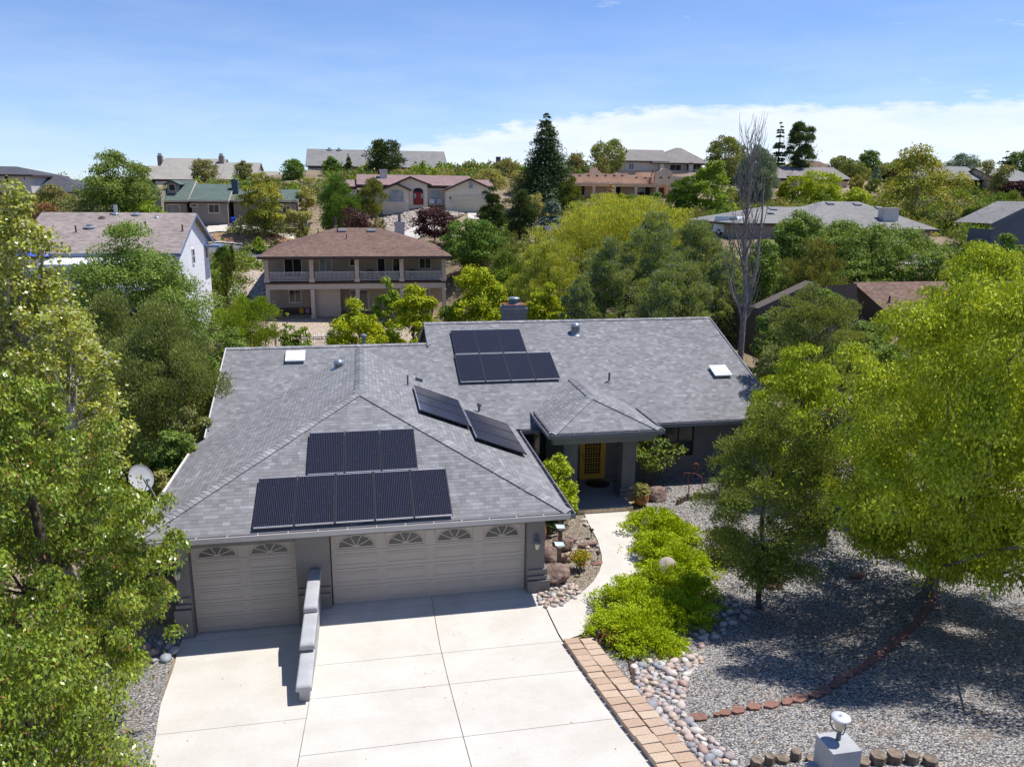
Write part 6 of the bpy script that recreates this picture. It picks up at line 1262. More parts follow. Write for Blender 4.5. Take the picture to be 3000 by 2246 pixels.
def plant(name,lab,cat,base,H,Rr,shape='round',pal='mid',cb=.15,style='broad',dens=1.,nc=None,clr=.30,lp=3.2,lw=.5,bark='bark',trunk=True,lean=(0,0),group=None,ry=None,irr=.35,tr=.22,tipmix=None,limbs=10,trunks=1,cmax=130000,asym=None,tw=None,fill=None,gl=None,sq=None):
    SEED[0]+=1; rg=np.random.default_rng(SEED[0]); base=np.array(base,float); ry=Rr if ry is None else ry
    t=thing(name,base,lab,cat,group)
    dd=max(6.,float(depth(base+[0,0,H*.6]))); px_m=768./dd
    L0=max(.05,lp/px_m)*(1.1 if dd<30 else 1.); W0=L0*lw
    Hc=H*(1-cb); z0=H*cb
    nc=int(max(nc or 0,np.clip(24+(Rr*px_m)*(Hc*px_m)/110,30,240)))
    lp*=.92; L0*=.92; W0*=.92
    # clump centres
    tt=rg.uniform(.02,.97,nc*6); pr=prof(shape,tt); keep=rg.random(nc*6)<pr+.08; tt=tt[keep][:nc]; pr=prof(shape,tt); m_=len(tt)
    th=rg.uniform(0,2*math.pi,m_); rad=pr*(rg.uniform(.0,1,m_)**.42)*(1-clr*.55)*(1+irr*(rg.random(m_)-.62))
    lx_=lean[0]*(tt*H/ max(H,1)); ly_=lean[1]*tt
    cx=rad*np.cos(th)*Rr+lean[0]*tt; cy=rad*np.sin(th)*ry+lean[1]*tt; cz=z0+tt*Hc*(1+irr*.12*(rg.random(m_)-.7))
    if asym is not None: cx=cx*np.where(cx>0,asym,1.)
    CC=np.stack([cx,cy,cz],1)
    cr=clr*Rr*rg.uniform(.65,1.25,m_); 
    if shape in('cone','col'): cr=cr*np.clip(pr*1.3+.2,.3,1.2)
    A=Rr*2*Hc*px_m**2*.75; n=int(np.clip(dens*A/(L0*px_m*W0*px_m*.5)*6.5,300,cmax))
    w_=cr**2; w_/=w_.sum(); ci=rg.choice(m_,n,p=w_)
    d=rg.normal(size=(n,3)); d/=np.linalg.norm(d,axis=1)[:,None]
    if style=='willow': d[:,2]=-np.abs(d[:,2])*.2
    u=rg.random(n)**.28; u=np.where(rg.random(n)<.14,u*rg.uniform(1.,1.45,n),u)
    fl=rg.random(n)<.7; d[fl,2]=np.abs(d[fl,2])
    C=CC[ci]+d*(u*cr[ci])[:,None]*np.array([1,1,sq if sq else (.8 if style!='juniper' else 1.05)])
    up_=np.array([0,0,1.])
    # second half of the leaves: a lumpy shell that follows the crown outline
    fs=fill if fill is not None else .06
    sh_=rg.random(n)<fs; ns=int(sh_.sum()); t2=rg.uniform(.0,.99,ns); a2=rg.uniform(0,2*math.pi,ns); ph=rg.uniform(0,6.28,6)
    lum=1+irr*.42*(np.sin(3*a2+ph[0]+5*t2)+np.sin(5*a2+ph[1]-9*t2)*.7+np.sin(2*a2+ph[2]+14*t2)*.6)-.12*irr
    pr2=prof(shape,t2); rr2=pr2*lum*rg.uniform(.0,1,ns)**.30*.93
    wk=rg.random(ns)<np.clip(pr2+.05,0,1)
    C2=np.stack([rr2*np.cos(a2)*Rr*(np.where(np.cos(a2)>0,asym,1.) if asym is not None else 1.)+lean[0]*t2,rr2*np.sin(a2)*ry+lean[1]*t2,z0+t2*Hc*(.94+.05*np.sin(4*a2+ph[3]))],1)
    C[sh_]=np.where(wk[:,None],C2,C[sh_])
    ext=C-np.array([0,0,z0+Hc*.4]); ext/=np.linalg.norm(ext,axis=1)[:,None]+1e-6
    r3=rg.normal(size=(n,3))
    if style=='broad': ax=d*.5+r3*.6+np.array([0,0,-.5]); nr=d*.9+up_*.45+rg.normal(size=(n,3))*.4
    elif style=='droop': ax=d*.35+r3*.35+np.array([0,0,-.9]); nr=d*.9+up_*.6+rg.normal(size=(n,3))*.33
    elif style=='juniper': ax=d*.6+ext*.3+r3*.35+up_*.75; nr=d+up_*.55+rg.normal(size=(n,3))*.5
    elif style=='needle': ax=d+r3*.35+up_*.25; nr=d*.8+rg.normal(size=(n,3))*.6+up_*.5
    elif style=='willow': C[:,2]-=rg.random(n)**1.5*cr[ci]*1.5; ax=r3*.22+np.array([0,0,-1.]); nr=d+rg.normal(size=(n,3))*.5+up_*.2
    elif style=='spray': ax=ext*.8+up_*.35+r3*.45; nr=up_*.8+rg.normal(size=(n,3))*.5
    L=L0*rg.uniform(.6,1.4,n); W=W0*rg.uniform(.7,1.3,n)
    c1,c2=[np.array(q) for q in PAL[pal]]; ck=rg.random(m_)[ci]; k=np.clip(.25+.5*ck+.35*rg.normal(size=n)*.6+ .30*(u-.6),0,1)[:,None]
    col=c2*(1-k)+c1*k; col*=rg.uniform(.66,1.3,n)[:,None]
    if tipmix: sel=(rg.random(n)<tipmix[1]); col[sel]=np.array(tipmix[0])*rg.uniform(.7,1.2,sel.sum())[:,None]
    keep=C[:,2]>.03
    C,ax,nr,L,W,col=[q[keep] for q in (C,ax,nr,L,W,col)]
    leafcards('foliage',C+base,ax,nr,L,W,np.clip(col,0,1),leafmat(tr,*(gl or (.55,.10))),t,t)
    if trunk:
        mb=MB(); R0=tw or max(.04,.028*H*(.8 if trunks>1 else 1))
        zt=z0+Hc*.62
        for q in range(trunks):
            off=np.array([math.cos(q*2.3+.5),math.sin(q*2.3+.5),0])*(.0 if trunks==1 else Rr*.28)
            topq=base+off+np.array([lean[0]*.6,lean[1]*.6,zt]); st_=base+off*.15-[0,0,.25]
            pts_=branchtube(mb,st_,topq,R0,R0*.35,rg,7,6,.03)
        far=CC[np.argsort(-cr)][:limbs]
        for c in far:
            a_=np.clip((c[2]-abs(c[0])*.5-abs(c[1])*.3)/zt,.15,.9); pz=pts_[0]*(1-a_)+pts_[-1]*a_; branchtube(mb,pz,base+c,R0*.42*(1.1-a_),R0*.07+.006,rg,4,3,.07)
        mb.build('trunk',M[bark],t,t)
    return t
def conifer(name,lab,cat,base,H,Rr,pal='cedar',cb=.08,tiers=22,droop=.12,lift=0.,lp=2.6,lw=.42,group=None,per=9,shapep=.85,dens=1.,flat=.16,irr=.25,bark='bark'):
    SEED[0]+=1; rg=np.random.default_rng(SEED[0]); base=np.array(base,float); t=thing(name,base,lab,cat,group)
    dd=float(depth(base+[0,0,H*.5])); pm=768./dd; L0=max(.06,lp/pm);W0=L0*lw; Cs=[];Ax=[];Nr=[];mb=MB()
    A=Rr*H*pm**2*.9; dens*=2.6; ntot=int(np.clip(dens*A/(L0*pm*W0*pm*.5)*3.5,300,60000)); bl=[]
    for i in range(tiers):
        k=(i+rg.uniform(-.8,.8))/tiers; k=max(k,.0); k=min(max(k,0),.985); z=H*(cb+(1-cb)*k)
        for j in range(per):
            a=rg.uniform(0,6.28); l=Rr*(1-k)**shapep*(1+irr*(rg.random()-.6))+.04*Rr; bl.append((z,a,l,k))
    tot=sum(b[2]**1.3 for b in bl)
    for z,a,l,k in bl:
        n=max(4,int(ntot*l**1.3/tot)); s=rg.uniform(.08,1,n)**.75; dirv=np.array([math.cos(a),math.sin(a),0]); sdv=np.array([-math.sin(a),math.cos(a),0])
        lat=rg.normal(size=n)*l*.26*(1.15-s*.55)
        zz=lift*l*s-droop*l*s**2*1.2+rg.normal(size=n)*l*flat*.35-abs(lat)*.22
        C=dirv*(l*s)[:,None]+sdv*lat[:,None]; C[:,2]+=z+zz; Cs.append(C); Ax.append(dirv*.7+sdv*np.sign(lat)[:,None]*.6+rg.normal(size=(n,3))*.35-[0,0,.1]); Nr.append(np.array([0,0,1.])+rg.normal(size=(n,3))*.5)
        if l>Rr*.3: mb.tube([base+[0,0,z],base+dirv*l*.85+[0,0,z+lift*l*.85-droop*l*.7]],[.012+.01*l*.3,.006],3,cap=False)
    C=np.concatenate(Cs);ax=np.concatenate(Ax);nr=np.concatenate(Nr);n=len(C)
    c1,c2=[np.array(q) for q in PAL[pal]]; k=rg.random(n)[:,None]; col=(c2*(1-k)+c1*k)*rg.uniform(.75,1.25,n)[:,None]
    leafcards('foliage',C+base,ax,nr,L0*rg.uniform(.6,1.4,n),W0*rg.uniform(.7,1.4,n),np.clip(col,0,1),leafmat(.15),t,t)
    mb.tube([base-[0,0,.3],base+[0,0,H*.5],base+[0,0,H*.97]],[.022*H,.013*H,.01],7,cap=False); mb.build('trunk',M[bark],t,t); return t
def at_tree(px,pyt,Yw,basez=None,pyb=None):
    q=P(px,pyt,Yw); zb=tz(q[0],q[1]) if basez is None else basez
    if pyb is not None: zb=P(px,pyb,Yw)[2]
    return np.array([q[0],q[1],zb]),q[2]-zb,float(depth(q))/2250.
def T(fn,name,lab,cat,px,pyt,wpx,Yw,pyb=None,**k):
    b,H,m=at_tree(px,pyt,Yw,None,pyb); H=max(H,.4); return fn(name,lab,cat,b,H,wpx/2*m,**k)
pl_,cf=plant,conifer
# --- near, left side
T(pl_,'pear_tree','large glossy pear tree filling the lower left corner over the driveway','tree',40,1080,840,-4.6,sq=.8,gl=(.32,.45),shape='low',pal='pear',cb=.16,style='droop',clr=.11,lp=4.2,lw=.55,dens=1.,nc=330,irr=.5,tipmix=((.30,.16,.05),.05),limbs=26,cmax=260000)
T(pl_,'pear_tree','pear tree branches reaching in at the bottom left over the slab','tree',40,1840,620,-9.2,gl=(.32,.45),shape='dome',pal='pear',cb=.05,style='droop',clr=.2,lp=5.2,lw=.5,dens=.8,nc=110,irr=.5,tipmix=((.30,.16,.05),.04),limbs=16)
T(pl_,'cottonwood_tree','pale cottonwood with white branches above the pear tree at left','tree',30,510,400,2.6,gl=(.35,.4),shape='egg',pal='cotton',cb=.2,style='broad',clr=.2,lp=3.8,lw=.8,dens=.8,nc=110,irr=.5,fill=.3,bark='barkw',limbs=50,tipmix=((.35,.34,.22),.12),tr=.17)
T(pl_,'cottonwood_tree','lower pale cottonwood with white twigs just above the pear tree','tree',165,870,350,.6,gl=(.35,.4),shape='round',pal='cotton',cb=.25,style='broad',clr=.2,lp=3.8,lw=.8,dens=.7,nc=80,irr=.5,bark='barkw',limbs=40,tipmix=((.45,.44,.3),.1))
T(pl_,'juniper_tree','dense grey-green juniper beside the left edge of the grey roof','tree',470,900,400,11,shape='egg',pal='juniper',cb=.03,style='juniper',clr=.22,lp=3.4,lw=.3,dens=1.1,nc=110)
T(pl_,'juniper_tree','tall dark juniper rising behind the cottonwood branches at left','tree',310,870,330,15,shape='egg',pal='juniper',cb=.03,style='juniper',clr=.22,lp=3.2,lw=.3,dens=1.1,nc=90)
T(pl_,'juniper_tree','dark juniper in the shade between the pear tree and the garage wall','tree',300,1180,330,6,shape='egg',pal='dark',cb=.02,style='juniper',clr=.24,lp=3.4,lw=.3,dens=.9,nc=60)
T(pl_,'shrub','yellow-green shrub against the left roof edge','shrub',560,1165,170,8.5,shape='egg',pal='olive',cb=.02,style='broad',clr=.25,lp=3.,dens=1.)
T(pl_,'shrub','rounded olive shrub by the picket fence left of the eave','shrub',500,1225,180,6.6,shape='dome',pal='ash',cb=.0,style='broad',clr=.25,lp=3.,dens=1.)
T(pl_,'young_tree','thin wispy green tree beside the left ridge end','tree',562,1000,130,17,shape='egg',pal='olive',cb=.05,style='juniper',clr=.25,lp=3.,lw=.3,dens=.6,irr=.6)
T(pl_,'shrub','small blue-green shrub in the dirt by the satellite dish','shrub',478,1375,110,4.6,shape='dome',pal='sage',cb=.0,style='broad',clr=.3,lp=3.,dens=.8)
T(pl_,'elm_tree','broad dark green tree in front of the white house gable','tree',365,665,500,27,shape='egg',pal='ash',cb=.08,style='broad',clr=.2,lp=3.1,lw=.45,dens=.95,nc=110,irr=.5,limbs=24,bark='barkg')
T(pl_,'elm_tree','sparse brownish-green tree at the lower right corner of the white house','tree',515,810,180,30,shape='egg',pal='olive',cb=.1,style='broad',clr=.26,lp=3.,dens=.6,irr=.6)
T(pl_,'shrub','bright green bushy undergrowth below the white house deck','shrub',150,850,300,26,shape='dome',pal='ash',cb=.0,style='broad',clr=.25,lp=3.,dens=.9)
T(pl_,'shrub','leafy scrub between the juniper and the mesh fence','shrub',590,950,110,24,shape='egg',pal='ash',cb=.0,style='broad',clr=.28,lp=3.,dens=.6,irr=.5)
T(pl_,'willow_shrub','fluffy light green rounded shrub left of the brown-roofed house patio','shrub',715,882,205,43.5,shape='round',pal='bright',cb=.0,style='juniper',clr=.22,lp=2.6,lw=.28,dens=1.2,nc=70,irr=.2)
T(pl_,'shrub','loose green shrub in front of the iron fence at left','shrub',655,965,160,37,shape='dome',pal='ash',cb=.0,style='broad',clr=.28,lp=2.8,dens=.6,irr=.6)
T(pl_,'young_tree','slim young poplar in front of the gravel patio','tree',840,905,85,36,shape='cone',pal='bright',cb=.05,style='broad',clr=.4,lp=3.,dens=.7,irr=.7)
T(pl_,'shrub','bright green low shrub at the foot of the slim poplar','shrub',885,960,90,36,shape='dome',pal='bright',cb=0,style='broad',clr=.3,lp=2.8,dens=.8)
T(pl_,'shrub','silvery grey shrub beside the roof vent pipe','shrub',980,958,100,34,shape='dome',pal='gray',cb=0,style='broad',clr=.3,lp=2.8,dens=.9)
Bk='yellow-green maples behind the house'
T(pl_,'maple_tree','yellow-green maple just behind the roof ridge, lowest of the row','tree',1050,879,225,33,shape='egg',pal='yellowgreen',cb=.05,style='broad',clr=.22,lp=3.,lw=.6,dens=1.1,nc=60,group=Bk)
T(pl_,'maple_tree','yellow-green maple before the right half of the brown-roofed house','tree',1212,832,219,35,shape='egg',pal='yellowgreen',cb=.05,style='broad',clr=.2,lp=3.,lw=.6,dens=1.1,nc=60,group=Bk)
T(pl_,'maple_tree','tallest yellow-green maple left of the grey chimney','tree',1400,756,231,38,shape='egg',pal='yellowgreen',cb=.03,style='broad',clr=.2,lp=3.,lw=.6,dens=1.2,nc=80,group=Bk)
T(pl_,'maple_tree','yellow-green maple immediately right of the grey chimney','tree',1600,829,170,33,shape='egg',pal='yellowgreen',cb=.03,style='broad',clr=.24,lp=3.,lw=.6,dens=1.,nc=50,group=Bk)
T(pl_,'maple_tree','greener maple between two yellow ones before the veranda','tree',1135,812,110,38,shape='egg',pal='bright',cb=.05,style='broad',clr=.25,lp=3.,lw=.5,dens=.9)
T(pl_,'shrub','mixed green shrub between the yellow maples','shrub',1300,900,110,37,shape='egg',pal='ash',cb=0,style='broad',clr=.3,lp=2.8,dens=.9)
T(pl_,'ash_tree','full mid-green tree touching the right side of the brown-roofed house','tree',1385,645,190,66,shape='round',pal='mid',cb=.08,style='broad',clr=.2,lp=2.8,dens=1.2,nc=80)
T(pl_,'ash_tree','pale feathery green tree below the two pines','tree',1480,715,150,58,shape='cone',pal='ash',cb=.0,style='juniper',clr=.25,lp=2.6,lw=.3,dens=1.,nc=60)
T(pl_,'shrub','loose light green shrub at the foot of the feathery tree','shrub',1470,800,160,48,shape='dome',pal='bright',cb=.0,style='broad',clr=.25,lp=2.7,dens=.9)
# --- centre back
T(cf,'deodar_cedar','tall layered dark cedar standing above all rooftops at the centre','tree',1601,328,168,100,pyb=600,pal='cedar',tiers=44,droop=.25,lift=.18,per=7,dens=1.7,shapep=.78,irr=.8,flat=.42)
T(pl_,'pine_tree','bushy dark pine right of the beige garage','tree',1442,520,115,88,shape='cone',pal='dark',cb=.02,style='needle',clr=.34,lp=2.4,lw=.3,dens=1.1,irr=.7,nc=34)
T(pl_,'pine_tree','narrow dark pine with bare trunk base in the middle distance','tree',1522,560,95,74,shape='col',pal='dark',cb=.22,style='needle',clr=.36,lp=2.5,lw=.3,dens=1.1,irr=.8,nc=36)
T(cf,'blue_spruce','small blue spruce behind the charcoal roof','tree',1618,562,100,84,pyb=668,pal='bluespruce',tiers=14,per=8,droop=.05,lift=.1,dens=1.3)
T(pl_,'juniper_tree','dense rounded juniper left of the adobe portico','tree',1673,522,88,97,pyb=625,shape='egg',pal='cypress',cb=.03,style='juniper',clr=.25,lp=2.2,lw=.35,dens=1.3,nc=50,irr=.15)
T(pl_,'shrub','pale grey-green sage bush before the big cedar','shrub',1567,570,95,86,pyb=650,shape='dome',pal='sage',cb=0,style='broad',clr=.28,lp=2.2,dens=1.1)
T(pl_,'plum_bush','brownish purple bush right of the blue spruce','shrub',1680,628,90,88,pyb=672,shape='dome',pal='purple',cb=0,style='broad',clr=.3,lp=2.2,dens=.8,tipmix=((.14,.09,.07),.4))
T(pl_,'juniper_tree','bushy bright juniper tree behind the brown hip roof','tree',990,525,150,93,pyb=690,shape='egg',pal='mid',cb=.02,style='juniper',clr=.24,lp=2.4,lw=.33,dens=1.3,nc=70,irr=.25)
T(pl_,'juniper_tree','olive toned juniper left of the beige house bay','tree',1085,520,105,95,pyb=640,shape='egg',pal='juniperlime',cb=.02,style='juniper',clr=.28,lp=2.3,lw=.35,dens=1.1,irr=.4)
T(pl_,'plum_tree','round dark purple plum tree below the beige garage','tree',1272,615,150,84,pyb=700,shape='round',pal='purple',cb=.03,style='broad',clr=.24,lp=2.3,dens=1.2,nc=60)
T(pl_,'plum_bush','grey-purple plum bush left of the rocky slope','shrub',1035,615,120,86,pyb=672,shape='round',pal='purple',cb=.0,style='broad',clr=.28,lp=2.3,dens=.9,tipmix=((.16,.11,.10),.3))
T(pl_,'elm_tree','yellowish airy tree in front of the green-roofed house','tree',765,505,145,93,pyb=682,shape='egg',pal='cotton',cb=.08,style='broad',clr=.24,lp=2.4,dens=1.,irr=.4,tipmix=((.30,.27,.03),.35),nc=60)
T(pl_,'shrub','rounded grey-green bush between the yellow tree and brown roof','shrub',877,615,105,90,pyb=697,shape='round',pal='sage',cb=0,style='broad',clr=.24,lp=2.3,dens=1.2)
T(pl_,'shrub','sage coloured bush beside the satellite dish house corner','shrub',893,545,80,100,pyb=630,shape='round',pal='sage',cb=0,style='broad',clr=.26,lp=2.3,dens=1.1)
T(pl_,'shrub','dark shrubs at the foot of the yellowish tree','shrub',760,648,210,94,pyb=685,shape='dome',pal='olive',cb=0,style='broad',clr=.2,lp=2.3,dens=1.,nc=40)
T(pl_,'shrub','light green sapling on the rust brown rock bank','shrub',757,688,60,88,pyb=738,shape='cone',pal='bright',cb=0,style='broad',clr=.4,lp=2.3,dens=.9)
T(pl_,'shrub','small olive sapling left of the light green one on the bank','shrub',722,705,35,88,pyb=740,shape='cone',pal='ash',cb=0,style='broad',clr=.4,lp=2.3,dens=.9)
T(pl_,'shrub','low olive scrub right of the saplings on the bank','shrub',806,708,60,89,pyb=732,shape='dome',pal='olive',cb=0,style='broad',clr=.35,lp=2.3,dens=.9)
T(pl_,'young_tree','bushy dark green young pine at the head of the cypress row','tree',652,695,60,74,pyb=775,shape='cone',pal='mid',cb=0,style='needle',clr=.42,lp=2.4,lw=.35,dens=1.2)
for px,pt,pb,Yw,lab in ((678,718,800,72,'farthest'),(668,738,820,69.5,'second farthest'),(659,750,850,66.5,'third from the back'),(650,768,880,63.5,'third from the front'),(660,838,915,59.5,'second nearest'),(652,850,925,57.5,'nearest')):
    T(pl_,'italian_cypress',f'{lab} slim cypress of the row beside the timber steps','tree',px,pt,13,Yw,pyb=pb,shape='col',pal='cypress',cb=0,style='juniper',clr=.5,lp=2.4,lw=.3,dens=2.2,trunk=False,group='slim cypresses by the steps',nc=16,irr=.1)
# --- back left
T(pl_,'elm_tree','big airy green tree on the skyline right of the charcoal roof house','tree',335,448,260,88,pyb=640,shape='egg',pal='ash',cb=.03,style='broad',clr=.2,lp=2.6,dens=1.2,nc=110,irr=.45,tipmix=((.2,.23,.06),.3))
for i,(px,pt,w,Yw,pb,pl3,lab) in enumerate(((60,560,150,92,640,'scrub','pale scrub bush at the far left below the charcoal roof'),(160,545,150,96,640,'scrub','pale olive scrub bush under the charcoal roof end'),(210,590,150,86,650,'olive','olive bush in front of the pale scrub'),(130,600,130,84,655,'rusty','brownish bush above the white house ridge at left'),(260,600,130,84,650,'olive','olive bush left of the big airy tree'),(430,595,130,86,660,'bright','bright green bush below the green-roofed wing'),(20,600,120,82,680,'olive','dark olive bush at the far left edge'),(370,625,100,82,665,'olive','yellowish low bush just behind the white house ridge'))):
    T(pl_,'shrub',lab,'shrub',px,pt,w,Yw,pyb=pb,shape='dome',pal=pl3,cb=0,style='broad',clr=.24,lp=2.3,dens=1.1,nc=50)
# --- ridge line
for px,pt,w,Yw,pb,pl3,sh,lab in ((595,471,85,130,540,'scrub','round','rusty olive oak in front of the sand-coloured roof'),(712,474,60,132,540,'olive','round','small olive oak right of the stone chimney'),(858,468,80,128,545,'mid','round','green oak left of the long grey roof'),
 (968,455,60,130,535,'mid','egg','dark green tree in front of the long grey roof, left of the cone'),(1020,450,46,130,535,'dark','cone','small conical dark pine before the long grey roof'),(1124,412,122,129,515,'dark','round','large round dark pine rising over the long grey roof'),(1238,468,32,134,515,'mid','cone','little green spike tree at the right end of the long grey roof'),
 (1380,478,110,132,530,'scrub','dome','pale scrub mound right of the long grey roof'),(1480,465,120,128,560,'scrub','dome','scrub mound left of the big cedar'),(1440,500,150,118,580,'sage','dome','grey-green scrub above the beige garage'),(1530,500,110,112,600,'sage','dome','grey-green scrub just left of the big cedar'),(1310,500,120,126,530,'sage','dome','sage scrub behind the beige house roof'),
 (1690,452,90,130,520,'scrub','dome','dry scrub right of the big cedar top'),(1782,412,110,128,515,'juniper','round','round grey-green pine left of the two-storey ridge house'),(1765,460,50,122,515,'olive','round','smaller olive tree under the round ridge pine'),(2130,402,112,128,520,'juniper','round','round pine at the right end of the two-storey ridge house'),
 (2165,450,90,118,560,'olive','round','olive tree beneath the round right ridge pine'),(2180,415,30,128,500,'dark','cone','thin dark spire behind the blue-green conifer'),(2460,457,60,132,520,'juniper','round','small ridge oak left of the taller one at right'),(2550,440,80,128,540,'mid','round','taller ridge oak above the clipped bushes'),(2500,470,90,124,545,'juniper','round','low ridge oak between two others at right'),
 (2635,468,60,132,520,'mid','round','dark ridge tree left of the pale roof'),(2825,455,110,134,505,'bluespruce','dome','row of bluish firs above the pale blue-grey roof'),(2990,440,70,134,515,'mid','round','dark tree on the ridge at the right edge'),(2580,480,60,126,540,'olive','round','olive ridge tree next to the taller oak'),
 (930,560,120,115,620,'olive','dome','olive thicket between the bushy juniper and ridge'),(905,520,110,124,575,'sage','dome','grey thicket below the green ridge oak'),(640,530,120,126,560,'scrub','dome','scrub mass behind the green roofs'),(560,530,90,126,560,'rusty','dome','rusty scrub behind the green roof ridge'),(1180,500,90,126,525,'sage','dome','grey scrub behind the beige house chimney'),(790,520,90,120,560,'olive','dome','olive scrub over the right green roof')):
    T(pl_,'ridge_tree' if sh!='dome' else 'shrub',lab,'tree' if sh!='dome' else 'shrub',px,pt,w,Yw,pyb=pb,shape=sh,pal=pl3,fill=.4,nc=60,cb=.05 if sh=='round' else 0,style='needle' if pl3 in('dark','juniper') else 'broad',clr=.24,lp=2.1,lw=.5,dens=1.2,irr=.3)
T(cf,'spire_conifer','thin dark spire-shaped conifer beside the wide dark conifer','tree',2290,352,44,122,pyb=500,pal='cedar',tiers=18,per=6,droop=.1,lift=.0,dens=1.2,shapep=.6)
T(pl_,'fir_tree','wide dark conifer on the skyline at right','tree',2348,358,118,121,pyb=498,shape='egg',pal='cedar',cb=.0,style='needle',clr=.27,lp=2.1,lw=.3,dens=1.3,irr=.6)
T(cf,'norfolk_pine','small stepped conifer near the right edge skyline','tree',2952,440,60,125,pyb=520,pal='dark',tiers=6,per=6,droop=.05,lift=.25,dens=.8)
# --- right middle
T(pl_,'blue_conifer','large silvery blue-green conifer behind the dead poplar','tree',2225,425,135,100,pyb=610,shape='egg',pal='bluespruce',cb=0,style='juniper',clr=.26,lp=2.4,lw=.3,dens=1.3,nc=70)
T(pl_,'ash_tree','tall rich green tree right of the adobe entry','tree',2090,465,160,88,pyb=680,shape='egg',pal='bright',cb=.03,style='broad',clr=.2,lp=2.5,dens=1.3,nc=90,irr=.3)
T(pl_,'pine_tree','dark green bushy pine in front of the adobe entry wing','tree',2010,515,120,92,pyb=650,shape='egg',pal='mid',cb=.0,style='needle',clr=.26,lp=2.3,lw=.3,dens=1.3)
T(pl_,'maple_tree','bright green rounded tree before the taupe brown roof','tree',2405,503,160,100,pyb=612,shape='round',pal='lime',cb=.03,style='broad',clr=.22,lp=2.3,dens=1.3,nc=60)
T(pl_,'shrub','golden yellow tree left of the bright rounded one','tree',2310,520,66,104,pyb=600,shape='egg',pal='yellowgreen',cb=0,style='broad',clr=.3,lp=2.2,dens=1.)
T(pl_,'maple_tree','yellow-green low tree right of the bright rounded one','tree',2515,555,130,94,pyb=620,shape='dome',pal='lime',cb=0,style='broad',clr=.25,lp=2.3,dens=1.1)
T(pl_,'clipped_bush','left of two clipped round grey-green bushes on the far slope','shrub',2512,517,46,108,pyb=560,shape='round',pal='sage',cb=0,style='juniper',clr=.3,lp=2.,dens=1.8,irr=.05,trunk=False)
T(pl_,'clipped_bush','right of two clipped round grey-green bushes on the far slope','shrub',2560,527,48,106,pyb=568,shape='round',pal='juniper',cb=0,style='juniper',clr=.3,lp=2.,dens=1.8,irr=.05,trunk=False)
T(cf,'blue_spruce','little blue spruce on the far slope behind the clipped bushes','tree',2570,482,36,112,pyb=530,pal='bluespruce',tiers=9,per=7,dens=1.3)
T(pl_,'shrub','thicket on the slope left of the pale sycamore','shrub',2610,560,120,96,pyb=640,shape='dome',pal='olive',cb=0,style='broad',clr=.24,lp=2.3,dens=1.1)
T(pl_,'sycamore_tree','tall thin-leaved sycamore with pale limbs at right','tree',2700,436,300,74,pyb=725,shape='egg',pal='cotton',cb=.12,style='broad',clr=.19,lp=2.7,lw=.6,dens=.62,nc=90,irr=.6,bark='barkw',limbs=50,tipmix=((.26,.22,.05),.25))
T(pl_,'juniper_tree','dark bushy juniper left of the blue-grey house','tree',2862,610,115,64,pyb=750,shape='round',pal='dark',cb=.0,style='juniper',clr=.24,lp=2.5,lw=.35,dens=1.2,nc=60)
T(pl_,'ridge_tree','spreading grey-olive tree in front of the pale blue-grey roof','tree',2918,475,105,104,pyb=590,shape='vase',pal='olive',cb=.3,style='broad',clr=.3,lp=2.2,dens=.8)
T(pl_,'plum_tree','dark purple tree at the right edge, left one','tree',2950,536,66,104,pyb=580,shape='round',pal='purple',cb=0,style='broad',clr=.3,lp=2.2,dens=1.2)
T(pl_,'plum_tree','dark purple tree at the right edge, touching the frame','tree',2998,534,60,102,pyb=585,shape='round',pal='purple',cb=0,style='broad',clr=.3,lp=2.2,dens=1.2)
T(pl_,'shrub','rounded green hedge bush below the purple trees','shrub',2958,568,90,92,pyb=622,shape='round',pal='ash',cb=0,style='juniper',clr=.26,lp=2.2,dens=1.2)
T(pl_,'weeping_willow','wide pale yellow-green weeping willow behind the cypress mass','tree',1820,560,540,56,shape='dome',pal='willow',cb=.12,style='willow',clr=.105,lp=2.8,lw=.3,dens=1.25,nc=240,irr=.6,tipmix=((.42,.46,.2),.12),tr=.3,limbs=24)
T(pl_,'weeping_willow','lower weeping willow lobe left beside the charcoal roof','tree',1610,690,260,46,shape='dome',pal='willow',cb=.05,style='willow',clr=.16,lp=2.8,lw=.3,dens=1.25,nc=110,irr=.6,tipmix=((.42,.46,.2),.12))
for px,pt,w,Yw,lab in ((1905,625,300,37,'dark arizona cypress at the centre of the big evergreen mass'),(1780,700,250,35,'dark arizona cypress at the left of the big evergreen mass'),(2045,635,250,38,'dark arizona cypress right of centre in the evergreen mass'),(1700,800,150,32,'low cypress at the left foot of the evergreen mass'),(2125,715,180,32,'cypress at the right foot of the evergreen mass beside the dead poplar'),(1970,745,300,30,'front cypress rising straight behind the right roof ridge')):
    T(pl_,'arizona_cypress',lab,'tree',px,pt,w,Yw,shape='egg',pal='azcyp',cb=.0,style='juniper',clr=.15,lp=3.0,lw=.3,dens=1.15,nc=140,irr=.55,group='blue-green cypresses behind the house',tipmix=((.32,.38,.33),.28),limbs=22,bark='barkg')
T(pl_,'ash_tree','green leafy tree before the left wing of the right hip-roofed house','tree',2345,622,200,46,shape='egg',pal='ash',cb=.05,style='broad',clr=.22,lp=2.8,dens=1.2,nc=80)
T(pl_,'ash_tree','green tree with dark limbs below the hip-roofed house','tree',2560,655,260,42,shape='egg',pal='ash',cb=.1,style='broad',clr=.2,lp=2.9,dens=1.,nc=90,irr=.5,limbs=30)
